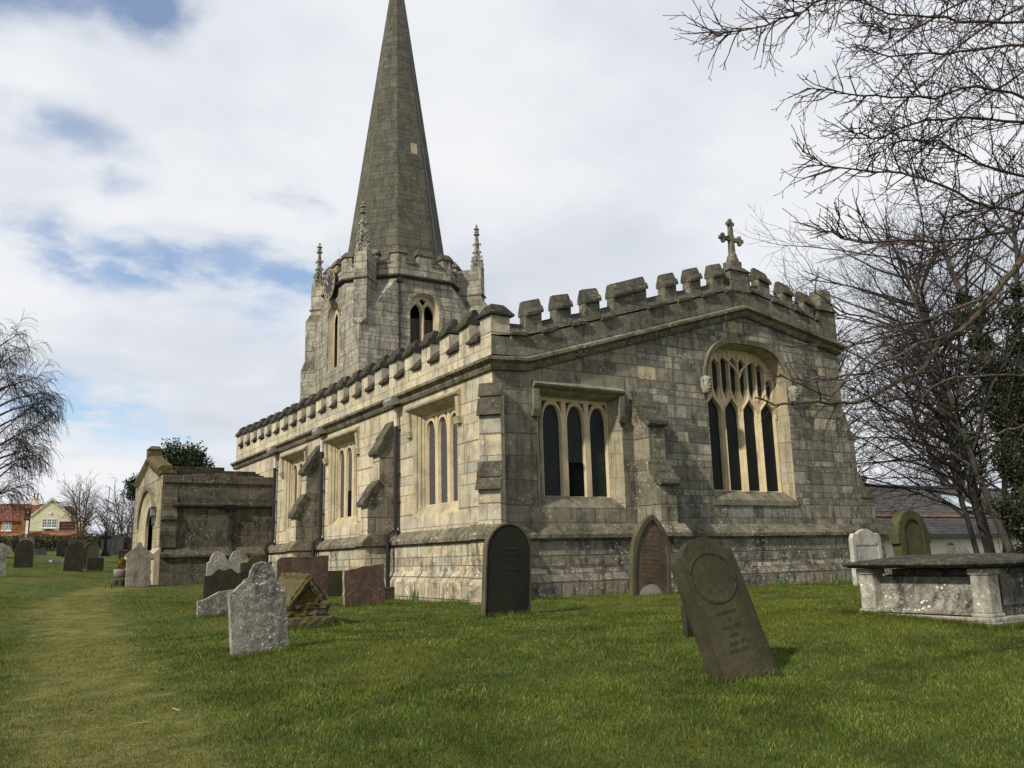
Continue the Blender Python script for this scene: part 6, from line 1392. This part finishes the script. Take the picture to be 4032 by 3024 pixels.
leaf_cards(vs, fs, pts, .13, rr_); mb = MB(); mb.v = vs; mb.f = fs; mb.mi = [0] * len(fs); obj('foliage', mb, M['ivy'], HD2, tuple(HD2.location))
T = Tree(73)
for _ in range(160): T.branch(Vector((-9.0 + rr_.gauss(0, .5), 31 + rr_.gauss(0, .5), gzf(-9, 31))), Vector((rr_.gauss(0, .5), rr_.gauss(0, .5), 1)), rr_.uniform(1.5, 3.6), .014, .004, 7, .16, 0, 'twig')
obj('stems', T.mesh('twig', 3), M['twig'], HD2, tuple(HD2.location))

# ------------------------------------------------------------------ houses beyond, seen over the hedge
ROT = -5.0
def house_frame(name, label, x, y, z, cat='house'): return tag(empty(name, (x, y, z), (0, 0, R(ROT))), label, cat)
def q(e, name, mb, mat, par=None, **kw): return obj(name, mb, mat, par or e, **kw)
# cream gabled house (local x to the right, y away from us)
h1 = house_frame('cream_house', 'cream-rendered gabled house with red tiled roof, white casement window and two chimney pots', -2.93, 107.1, 6.1)
h1.scale = (.78, .78, 1.0)
b_ = MB(); G = [(0, -1.6), (5.7, -1.6), (5.7, 1.95), (2.85, 4.05), (0, 1.95)]
b_.panel(G, [], lambda a, z, d: (a, d, z), 0); b_.add([(0, 0, -1.6), (0, 9, -1.6), (0, 9, 1.95), (0, 0, 1.95), (5.7, 0, -1.6), (5.7, 9, -1.6), (5.7, 9, 1.95), (5.7, 0, 1.95)], [(0, 1, 2, 3), (4, 5, 6, 7)]); b_.panel(G, [], lambda a, z, d: (a, d, z), 9)
q(h1, 'wall', b_, M['render'])
rf_ = MB()
for s_ in (-1, 1):
    xe, ze = (2.85 + s_ * 3.05, 1.86); rf_.hexa([(2.85, -.12, 4.10), (xe, -.12, ze), (xe, 9.1, ze), (2.85, 9.1, 4.10), (2.85, -.12, 4.24), (xe, -.12, ze + .12), (xe, 9.1, ze + .12), (2.85, 9.1, 4.24)])
rfo = q(h1, 'roof', rf_, M['redtile'])
b_ = MB()
for s_ in (-1, 1): b_.prism([(2.85, -.16, 3.98), (2.85, -.121, 3.98), (2.85, -.121, 4.14), (2.85, -.16, 4.14)], [(2.85 + s_ * 2.98, -.16, 1.80), (2.85 + s_ * 2.98, -.121, 1.80), (2.85 + s_ * 2.98, -.121, 1.95), (2.85 + s_ * 2.98, -.16, 1.95)])
q(h1, 'bargeboard', b_, M['render_w'], rfo)
def casement(e, x0, x1, z0, z1, cols, rows, yv=0.0, name='window'):
    f_ = MB(); t_ = .07
    f_.box(x0, x1, yv - .06, yv - .01, z0, z0 + t_); f_.box(x0, x1, yv - .06, yv - .01, z1 - t_, z1)
    for c_ in range(cols + 1):
        xx = x0 + (x1 - x0) * c_ / cols; w_ = .055 if c_ % 2 == 0 else .028; f_.box(max(x0, xx - w_), min(x1, xx + w_), yv - .055, yv - .012, z0 + t_ + .001, z1 - t_ - .001)
    for r_ in range(1, rows):
        zz = z0 + (z1 - z0) * r_ / rows; f_.box(x0 + .06, x1 - .06, yv - .05, yv - .014, zz - .025, zz + .025)
    f_.box(x0 - .08, x1 + .08, yv - .14, yv - .0, z0 - .1, z0 - .002)
    fo = q(e, name, f_, M['white']); g_ = MB(); g_.add([(x0, yv - .008, z0), (x1, yv - .008, z0), (x1, yv - .008, z1), (x0, yv - .008, z1)], [(0, 1, 2, 3)]); q(e, 'pane', g_, M['pane'], fo); return fo
casement(h1, 1.68, 3.68, .52, 1.62, 6, 3)
b_ = MB(); rr_ = random.Random(6); vs, fs, pts = [], [], []
for _ in range(700): a = rr_.uniform(0, 1); pts.append((2.05 + a * 1.3, -.16 + rr_.gauss(0, .06), .22 + .12 * math.sin(a * math.pi) * rr_.uniform(-1.2, 1)))
leaf_cards(vs, fs, pts, .13, rr_); b_.v = vs; b_.f = fs; b_.mi = [0] * len(fs); o = obj('window_box_plants', b_, M['ivy']); o.location = h1.location; o.rotation_euler = h1.rotation_euler; o.scale = h1.scale; tag(o, 'dark green plants in the box under the cream house window', 'window box')
b_ = MB(); b_.box(2.60, 2.86, -.10, -.002, 2.18, 2.46); b_.box(2.64, 2.82, -.16, -.101, 2.22, 2.30); q(h1, 'alarm_box', b_, M['white'])
b_ = MB(); b_.box(2.75, 3.02, -.14, -.002, 3.62, 3.72); q(h1, 'gable_lamp', b_, M['black'])
ch = MB(); ch.box(-.28, .94, 4.6, 5.5, 2.5, 4.25); ch.box(-.34, 1.0, 4.54, 5.56, 4.251, 4.36); cho = q(h1, 'chimney', ch, M['render_w'])
for xx in (.10, .60): b_ = MB(); b_.lathe([(.16, 4.36), (.13, 4.45), (.125, 4.92), (.16, 4.95), (.16, 5.02), (.10, 5.02)], (xx, 5.05, 0), 12); q(h1, 'chimney_pot', b_, M['terracotta'], cho)
b_ = MB(); b_.tube([(1.02, 5.0, 3.8), (1.02, 5.0, 5.1)], .02, 5); b_.tube([(.95, 5.0, 4.98), (1.45, 5.0, 4.98)], .012, 4); b_.tube([(1.0, 5.0, 4.5), (1.55, 5.0, 4.5)], .012, 4)
for k_ in range(5): b_.tube([(1.1 + k_ * .1, 4.85, 4.5), (1.1 + k_ * .1, 5.15, 4.5)], .008, 4)
q(h1, 'aerial', b_, M['steel'])
b_ = MB(); b_.box(4.10, 6.35, -.12, -.02, .22, 1.28); so_ = q(h1, 'name_board', b_, M['sign'])
b_ = MB(); rr_ = random.Random(3)
for k_ in range(2):
    for j in range(7): b_.box(4.4 + j * .26, 4.4 + j * .26 + rr_.uniform(.1, .2), -.126, -.121, .50 + k_ * .36, .50 + k_ * .36 + rr_.uniform(.08, .16))
q(h1, 'board_lettering', b_, M['signtext'], so_)
# lower wing on its right
b_ = MB(); G2 = [(5.701, -1.6), (8.2, -1.6), (8.2, 1.05), (6.5, 2.35), (5.701, 1.9)]
b_.panel(G2, [], lambda a, z, d: (a, d, z), .3); b_.add([(8.2, .3, -1.6), (8.2, 7, -1.6), (8.2, 7, 1.05), (8.2, .3, 1.05)], [(0, 1, 2, 3)]); q(h1, 'side_wing', b_, M['render'])
b_ = MB(); b_.box(5.4, 8.24, .22, .298, -1.6, -.02); b_.box(-.02, 5.4, -.06, -.002, -1.6, -.02); q(h1, 'brick_footing', b_, M['brick'])
b_ = MB(); b_.hexa([(6.5, .15, 2.36), (8.45, .15, .92), (8.45, 7, .92), (6.5, 7, 2.36), (6.5, .15, 2.48), (8.45, .15, 1.04), (8.45, 7, 1.04), (6.5, 7, 2.48)]); b_.hexa([(5.0, .15, 1.6), (6.5, .15, 2.36), (6.5, 7, 2.36), (5.0, 7, 1.6), (5.0, .15, 1.72), (6.5, .15, 2.48), (6.5, 7, 2.48), (5.0, 7, 1.72)])
b_.box(8.3, 8.6, .1, .4, .75, 1.0); q(h1, 'wing_roof', b_, M['browntile'])
b_ = MB(); b_.hexa([(4.4, 3.0, 2.6), (6.6, 3.0, 2.2), (6.6, 7, 2.2), (4.4, 7, 2.6), (4.6, 3.5, 3.35), (5.6, 3.5, 3.35), (5.9, 7, 3.3), (4.6, 7, 3.35)]); q(h1, 'rear_roof', b_, M['browntile'])
b_ = MB(); b_.box(6.95, 7.45, .22, .29, -.6, 1.15); q(h1, 'side_door', b_, M['white'])
# brick and timber cottage on the left
h2 = house_frame('brick_cottage', 'long low cottage with red-brown pantiled roof and orange-brown walls, left of the cream house', -7.25, 109.2, 6.1)
h2.scale = (.78, .78, 1.0)
b_ = MB(); b_.box(-8, 5.6, 0, 5, -1.6, 1.45); q(h2, 'wall', b_, M['timber'])
b_ = MB(); b_.hexa([(-8.3, -.25, 1.38), (8.4, -.25, 1.38), (8.4, 2.6, 3.55), (-8.3, 2.6, 3.55), (-8.3, -.25, 1.52), (8.4, -.25, 1.52), (8.4, 2.6, 3.69), (-8.3, 2.6, 3.69)]); b_.hexa([(-8.3, 2.6, 3.55), (8.4, 2.6, 3.55), (8.4, 5.4, 1.38), (-8.3, 5.4, 1.38), (-8.3, 2.6, 3.69), (8.4, 2.6, 3.69), (8.4, 5.4, 1.52), (-8.3, 5.4, 1.52)]); q(h2, 'roof', b_, M['redtile'])
casement(h2, 1.85, 3.15, .30, 1.25, 6, 3)
casement(h2, -2.6, -1.3, .30, 1.25, 6, 3)
b_ = MB(); b_.box(4.55, 5.1, -1.2, -.3, -1.6, 2.3); b_.box(4.50, 5.15, -1.25, -.25, 2.301, 2.42); c2 = q(h2, 'chimney', b_, M['brick']); b_ = MB(); b_.lathe([(.14, 2.42), (.12, 2.5), (.11, 2.85), (.14, 2.92), (.08, 2.92)], (4.82, -.75, 0), 10); q(h2, 'chimney_pot', b_, M['terracotta'], c2)
# roadside brick wall
wl = MB(); e = house_frame('brick_wall', 'low red-brick boundary wall in front of the cream house', -6.2, 97.5, 4.0, 'wall'); e.rotation_euler = (0, 0, R(-31.4))
wl.box(-12, 9.5, -.12, .12, -.5, 1.72); wl.box(-12, 9.5, -.16, .16, 1.721, 1.80); q(e, 'brickwork', wl, M['brick'])
# hanging sign on a white post, street lamp
sg = tag(empty('pub_sign', (-4.94, 66.73, gzf(-4.94, 66.73)), (0, 0, R(ROT))), 'maroon hanging sign on a white post beside the cream house', 'sign')
b_ = MB(); b_.box(-.09, .09, -.09, .09, -.2, 1.75); q(sg, 'post', b_, M['white']); b_ = MB(); b_.box(-.04, .04, -.04, .04, 1.75, 2.75); b_.box(-.28, .22, -.03, .03, 2.72, 2.78); q(sg, 'bracket', b_, M['black'])
b_ = MB(); b_.box(-.24, .20, -.035, .035, 1.78, 2.68); bo = q(sg, 'board', b_, M['sign']); b_ = MB()
b_.lathe([(.01, 2.2), (.09, 2.26), (.11, 2.38), (.05, 2.48), (.01, 2.5)], (-.02, -.03, 0), 10); b_.box(-.17, .13, -.042, -.036, 2.02, 2.06); b_.box(-.14, .10, -.042, -.036, 1.92, 1.96); q(sg, 'sign_picture', b_, M['signtext'], bo)
lm = tag(empty('street_lamp', (1.78, 74.47, gzf(1.78, 74.47)), (0, 0, R(ROT))), 'tall galvanised street lamp with a small flat head', 'street lamp')
b_ = MB(); b_.tube([(-.04, 0, -.2), (.0, 0, 1.2), (.12, 0, 5.1)], [.075, .07, .045], 8); q(lm, 'column', b_, M['steel'])
b_ = MB(); b_.hexa([(-.36, -.1, 5.02), (.16, -.1, 5.05), (.16, .1, 5.05), (-.36, .1, 5.02), (-.32, -.07, 5.12), (.16, -.07, 5.17), (.16, .07, 5.17), (-.32, .07, 5.12)]); q(lm, 'lamp_head', b_, M['white'])

# slate-roofed building on the right, brick house behind it
h3 = tag(empty('slate_roofed_hall', (18.3, 5.1, -.28)), 'white-walled single-storey building with dark slate roof and a skylight, behind the chest tomb', 'building')
b_ = MB(); b_.panel([(0, -.6), (14, -.6), (14, 2.38), (0, 2.38)], [], lambda a, z, d: (a, d, z), 0); b_.add([(0, 0, -.6), (0, 6, -.6), (0, 6, 2.38), (0, 0, 2.38)], [(0, 1, 2, 3)]); q(h3, 'wall', b_, M['render_w'])
b_ = MB(); b_.hexa([(-.35, -.32, 2.28), (14.3, -.32, 2.28), (14.3, 1.0, 2.93), (-.35, 1.0, 2.93), (-.35, -.32, 2.36), (14.3, -.32, 2.36), (14.3, 1.0, 3.01), (-.35, 1.0, 3.01)])
b_.hexa([(.4, 1.001, 2.80), (14.3, 1.001, 2.80), (14.3, 3.2, 4.28), (3.6, 3.2, 4.28), (.4, 1.001, 3.06), (14.3, 1.001, 3.06), (14.3, 3.2, 4.40), (3.6, 3.2, 4.40)])
b_.add([(.4, 1.0, 3.06), (3.6, 3.2, 4.40), (.4, 5.4, 3.06)], [(0, 1, 2)]); rfo = q(h3, 'roof', b_, M['slate'])
b_ = MB(); b_.tube([(.4, .99, 3.06), (14.3, .99, 3.06)], .07, 6); q(h3, 'ridge_tiles', b_, M['brick'], rfo)
b_ = MB(); b_.tube([(3.6, 3.2, 4.43), (14.3, 3.2, 4.43)], .07, 6); b_.tube([(.4, 1.0, 3.09), (3.6, 3.2, 4.43)], .06, 6); q(h3, 'hip_tiles', b_, M['slate'], rfo)
b_ = MB(); b_.box(-.4, 14.3, -.42, -.33, 2.22, 2.34); q(h3, 'gutter', b_, M['black'])
sk = MB(); nx_ = lambda u, v, off: (7.7 + u, 1.35 + v * .86 + 0, 3.30 + v * .545 + off)
sk.hexa([nx_(0, 0, .04), nx_(.95, 0, .04), nx_(.95, 1.05, .04), nx_(0, 1.05, .04), nx_(0, 0, .16), nx_(.95, 0, .16), nx_(.95, 1.05, .16), nx_(0, 1.05, .16)]); so_ = q(h3, 'skylight', sk, M['steel'])
sk = MB(); sk.add([nx_(.07, .1, .165), nx_(.88, .1, .165), nx_(.88, .98, .165), nx_(.07, .98, .165)], [(0, 1, 2, 3)]); q(h3, 'skylight_pane', sk, M['sky_glass'], so_)
b_ = MB(); b_.tube([(4.2, -.05, 2.0), (4.2, -.22, 1.95)], .05, 6); q(h3, 'wall_lamp', b_, M['steel']); b_ = MB(); b_.tube([(4.6, -.10, 1.62), (4.6, -.10, 1.86)], .07, 8); q(h3, 'wall_fitting', b_, M['wood'])
h4 = tag(empty('red_brick_house', (32.0, 14.5, -.6), (0, 0, R(-10))), 'red-brick house with a tall chimney glimpsed through branches behind the slate roof', 'house')
b_ = MB(); b_.box(-2.5, 9, 0, 6, -.4, 3.4); b_.add([(-2.5, 0, 3.4), (-2.5, 6, 3.4), (-2.5, 3, 5.2)], [(0, 1, 2)]); q(h4, 'wall', b_, M['brick'])
b_ = MB(); b_.hexa([(-2.7, -.2, 3.35), (9.2, -.2, 3.35), (9.2, 3, 5.2), (-2.7, 3, 5.2), (-2.7, -.2, 3.47), (9.2, -.2, 3.47), (9.2, 3, 5.32), (-2.7, 3, 5.32)]); q(h4, 'roof', b_, M['browntile'])
b_ = MB(); b_.box(.9, 1.5, 2.5, 3.3, 4.6, 6.0); b_.box(.85, 1.55, 2.45, 3.35, 6.001, 6.14); q(h4, 'chimney', b_, M['brick'])
h5 = tag(empty('brick_outhouse', (21.8, 9.6, -.5), (0, 0, R(-5))), 'small red-brick outhouse gable just right of the chancel buttress', 'outhouse')
b_ = MB(); b_.panel([(-1.2, -.4), (.9, -.4), (.9, 2.7), (-.15, 3.5), (-1.2, 2.7)], [], lambda a, z, d: (a, d, z), 0); b_.box(-1.2, .9, .01, 4, -.4, 2.7); q(h5, 'wall', b_, M['brick'])
b_ = MB()
for s_ in (-1, 1): b_.hexa([(-.15, -.15, 3.5), (-.15 + s_ * 1.2, -.15, 2.58), (-.15 + s_ * 1.2, 4, 2.58), (-.15, 4, 3.5), (-.15, -.15, 3.62), (-.15 + s_ * 1.2, -.15, 2.7), (-.15 + s_ * 1.2, 4, 2.7), (-.15, 4, 3.62)])
q(h5, 'roof', b_, M['slate'])
# far trees that close the horizon behind the churchyard
rr_ = random.Random(90)
def far_wood(name, pts_, hgt, seed):
    vs, fs, pts = [], [], []; T = Tree(seed)
    for (x, y) in pts_:
        z = gzf(x, y)
        for _ in range(26): T.branch(Vector((x + rr_.gauss(0, 1.6), y + rr_.gauss(0, 1.6), z)), Vector((rr_.gauss(0, .25), rr_.gauss(0, .25), 1)), hgt * rr_.uniform(.5, 1.1), .07, .02, 6, .12, .0, 'twig')
        for _ in range(420):
            a = rr_.uniform(0, 6.28); e_ = rr_.random(); T.branch(Vector((x + 2.4 * math.cos(a) * e_, y + 2.4 * math.sin(a) * e_, z + hgt * rr_.uniform(.1, .85))), Vector((math.cos(a), math.sin(a), .9)), hgt * .22, .022, .012, 3, .2, .0, 'twig')
    mb = T.mesh('twig', 3); o = obj(name, mb, M['twig_far']); return tag(o, 'far belt of bare scrub and hedgerow trees closing the horizon', 'wood', kind='stuff')
far_wood('far_wood', [(4 + i * 4.5 + rr_.uniform(-1, 1), 74 - i * .6 + rr_.uniform(-2, 2)) for i in range(4)] + [(44 + rr_.uniform(-3, 3) + i * 3, 26 - i * 5.0) for i in range(10)], 4.2, 91)

# ------------------------------------------------------------------ grass blades and small things in it
def grass():
    g = np.random.default_rng(5)
    F2 = np.array([cw.x, cw.y]); F2 /= np.linalg.norm(F2); R2 = np.array([F2[1], -F2[0]])
    N = 800000
    # more blades per square metre close to the viewer
    t = np.concatenate([g.uniform(4.0, 8.0, int(N * .30)), g.uniform(8.0, 13.0, int(N * .35)), g.uniform(13, 21, int(N * .25)), g.uniform(21, 36, int(N * .10))])
    keep = g.random(len(t)) < np.clip(t / np.where(t < 8, 8, np.where(t < 13, 13, np.where(t < 21, 21, 36))), 0, 1); t = t[keep]
    lat = g.uniform(-.66, .68, len(t)) * t
    x = CAM.x + F2[0] * t + R2[0] * lat; y = CAM.y + F2[1] * t + R2[1] * lat
    # longer unmown tufts round the stones
    for (sx_, sy_, sw_) in [(-6.0, -4.68, .6), (-2.3, -3.51, .78), (1.84, -1.65, .96), (-2.8, -8.5, .68), (-4.8, -2.6, .75), (-3.4, 2.66, 1.03), (-2.29, 1.87, .83), (-5.06, 1.55, .9), (7.5, -2.14, .96), (-4.55, 13.75, .66)]:
        m_ = 900; x = np.append(x, sx_ + g.uniform(-.08, sw_ + .08, m_)); y = np.append(y, sy_ + g.normal(-.03, .07, m_)); t = np.append(t, np.full(m_, 7.0))
    for (ax_, ay_, bx_, by_) in [(-.35, .2, -.35, 14.4), (.4, -.38, 11, -.38), (1.52, -8.6, 1.52, -6.5), (1.5, -8.62, 3.6, -8.62)]:
        m_ = 3500; q_ = g.random(m_); x = np.append(x, ax_ + (bx_ - ax_) * q_ + g.normal(0, .05, m_)); y = np.append(y, ay_ + (by_ - ay_) * q_ + g.normal(0, .05, m_)); t = np.append(t, np.full(m_, 7.5))
    tuft = np.arange(len(x)) >= len(x) - 23000
    inside = ((x > -.24) & (x < 11.5) & (y > -.24) & (y < 24)) | ((x > -3.6) & (x < 0) & (y > 14.55) & (y < 20.4)) | ((x > 1.6) & (x < 3.6) & (y > -8.5) & (y < -6.55)) | (x > 14)
    x, y, t, tuft = x[~inside], y[~inside], t[~inside], tuft[~inside]
    w_ = wear_at(x, y); n = len(x); z = gz(x, y) + hump(x, y)
    clump = .5 + .5 * np.sin(x * 2.3 + 1.7 * np.sin(y * 1.9)) * np.sin(y * 2.7 + 1.1 * np.sin(x * 1.3)); fine = g.random(n)
    h = (.010 + .020 * fine + .016 * clump * fine) * (1 - .5 * w_) * np.where(t > 10, .85, 1); h[g.random(n) < .02] *= 1.8; h[tuft] = h[tuft] * 1.7 + .02
    wd = .0020 + .00030 * t; a = g.uniform(0, 2 * np.pi, n); ln = g.uniform(.2, 1.5, n) * h; la = g.uniform(0, 2 * np.pi, n)
    keep = g.random(n) > w_ * .30
    x, y, z, h, wd, a, ln, la, w2 = [q_[keep] for q_ in (x, y, z, h, wd, a, ln, la, w_)]; n = len(x)
    ca, sa = np.cos(a) * wd / 2, np.sin(a) * wd / 2; mx_, my_ = np.cos(la) * ln, np.sin(la) * ln
    z = z + .0
    V = np.stack([np.stack([x - ca, y - sa, z - .01], -1), np.stack([x + ca, y + sa, z - .01], -1), np.stack([x + ca * .7 + mx_ * .4, y + sa * .7 + my_ * .4, z + h * .62], -1), np.stack([x - ca * .7 + mx_ * .4, y - sa * .7 + my_ * .4, z + h * .62], -1), np.stack([x + mx_, y + my_, z + h], -1)], 1).reshape(-1, 3)
    b = np.arange(n) * 5
    me = bpy.data.meshes.new('grass'); me.vertices.add(len(V)); me.vertices.foreach_set('co', V.astype(np.float32).ravel())
    loops = np.stack([b, b + 1, b + 2, b + 3, b + 3, b + 2, b + 4], -1).ravel(); me.loops.add(len(loops)); me.loops.foreach_set('vertex_index', loops.astype(np.int32))
    ls = np.stack([np.arange(n) * 7, np.arange(n) * 7 + 4], -1).ravel(); me.polygons.add(2 * n); me.polygons.foreach_set('loop_start', ls.astype(np.int32))
    me.update(calc_edges=True); me.validate(); me.materials.append(M['grass_b'])
    at = me.attributes.new('wear', 'FLOAT', 'POINT'); at.data.foreach_set('value', np.repeat(w2, 5).astype(np.float32))
    o = bpy.data.objects.new('grass', me); COL.objects.link(o); tag(o, 'short rough green lawn grass growing round the gravestones', 'grass', kind='stuff')
grass()
def daffodil(x, y, label, n, h, flowers=0, seed=1):
    r_ = random.Random(seed); z = gzf(x, y); e = tag(empty('daffodil_clump', (x, y, z)), label, 'plant', 'daffodil clumps')
    mb = MB()
    for i in range(n):
        a = r_.uniform(0, 6.28); l_ = r_.uniform(.02, .13); hh = h * r_.uniform(.6, 1.1); w_ = .009; px, py = r_.gauss(0, .05), r_.gauss(0, .05); c_, s_ = math.cos(a), math.sin(a)
        P = [(px + c_ * l_ * k_ ** 2, py + s_ * l_ * k_ ** 2, -.02 + hh * k_) for k_ in (0, .5, .85, 1)]
        mb.add([(p[0] - s_ * w_ * f, p[1] + c_ * w_ * f, p[2]) for p, f in zip(P, (1, 1, .8, .2))] + [(p[0] + s_ * w_ * f, p[1] - c_ * w_ * f, p[2]) for p, f in zip(P, (1, 1, .8, .2))], [(0, 1, 5, 4), (1, 2, 6, 5), (2, 3, 7, 6)])
    obj('leaves', mb, M['daff'], e)
daffodil(-.55, 2.45, 'daffodil leaves at the foot of the south wall, left of the black headstone', 26, .30, seed=1)
daffodil(7.0, -.55, 'daffodil leaves against the chancel plinth behind the leaning headstone', 22, .24, seed=2)
daffodil(8.75, -.6, 'daffodil leaves against the chancel plinth near the whitened headstone', 14, .22, seed=3)
daffodil(-4.95, 13.9, 'bluish daffodil leaves by the planters at the porch', 26, .30, seed=4)
daffodil(-7.6, 21.3, 'daffodil leaves at the far left beside the carved stone', 20, .25, seed=5)
rl = random.Random(17)
for (x, y) in ((-6.05, -6.6), (-6.6, -7.2), (-5.2, -6.9), (-4.4, -8.2), (-1.2, -7.6), (-3.7, -5.4), (-2.2, -9.9), (-.4, -8.4), (.9, -10.1), (-5.6, -8.6), (-4.9, -7.7), (-3.2, -7.0), (-1.9, -8.9), (-.2, -7.2), (-6.9, -5.9), (-7.5, -6.4), (-3.9, -9.3), (.1, -9.9), (-2.6, -6.1), (-5.0, -5.6), (1.2, -9.2), (-4.2, -6.6)):
    mb = MB(); s_ = rl.uniform(.022, .04); mb.add([(-s_, 0, .0), (0, -s_ * .5, .012), (s_, 0, .004), (0, s_ * .5, .016)], [(0, 1, 2), (0, 2, 3)])
    o = obj('fallen_leaf', mb, M['leaf_dead']); o.location = (x, y, gzf(x, y) + .02); o.rotation_euler = (rl.uniform(-.5, .5), rl.uniform(-.5, .5), rl.uniform(0, 6)); tag(o, 'curled brown fallen leaf lying on the lawn', 'leaf', 'fallen leaves on the lawn')
for (x, y, l_, a) in ((-7.28, -7.2, .20, 20), (-6.95, -6.85, .16, 100)):
    mb = MB(); mb.tube([(-l_ / 2, 0, 0), (0, .012, .006), (l_ / 2, 0, .002)], .0025, 5); o = obj('stalk', mb, M['straw']); o.location = (x, y, gzf(x, y) + .012); o.rotation_euler = (0, 0, R(a)); tag(o, 'pale dry stalk lying on the worn path', 'twig', 'dry stalks on the path')
mb = MB(); mb.tube([(-.3, 0, 0), (-.1, .03, .015), (.12, -.02, .01), (.32, .04, .0)], .006, 5); mb.tube([(-.05, .02, .012), (.1, .12, .02)], .004, 4); o = obj('fallen_twig', mb, M['bark']); o.location = (.35, -9.35, gzf(.35, -9.35) + .03); tag(o, 'dark fallen twig in the grass before the chest tomb', 'twig')
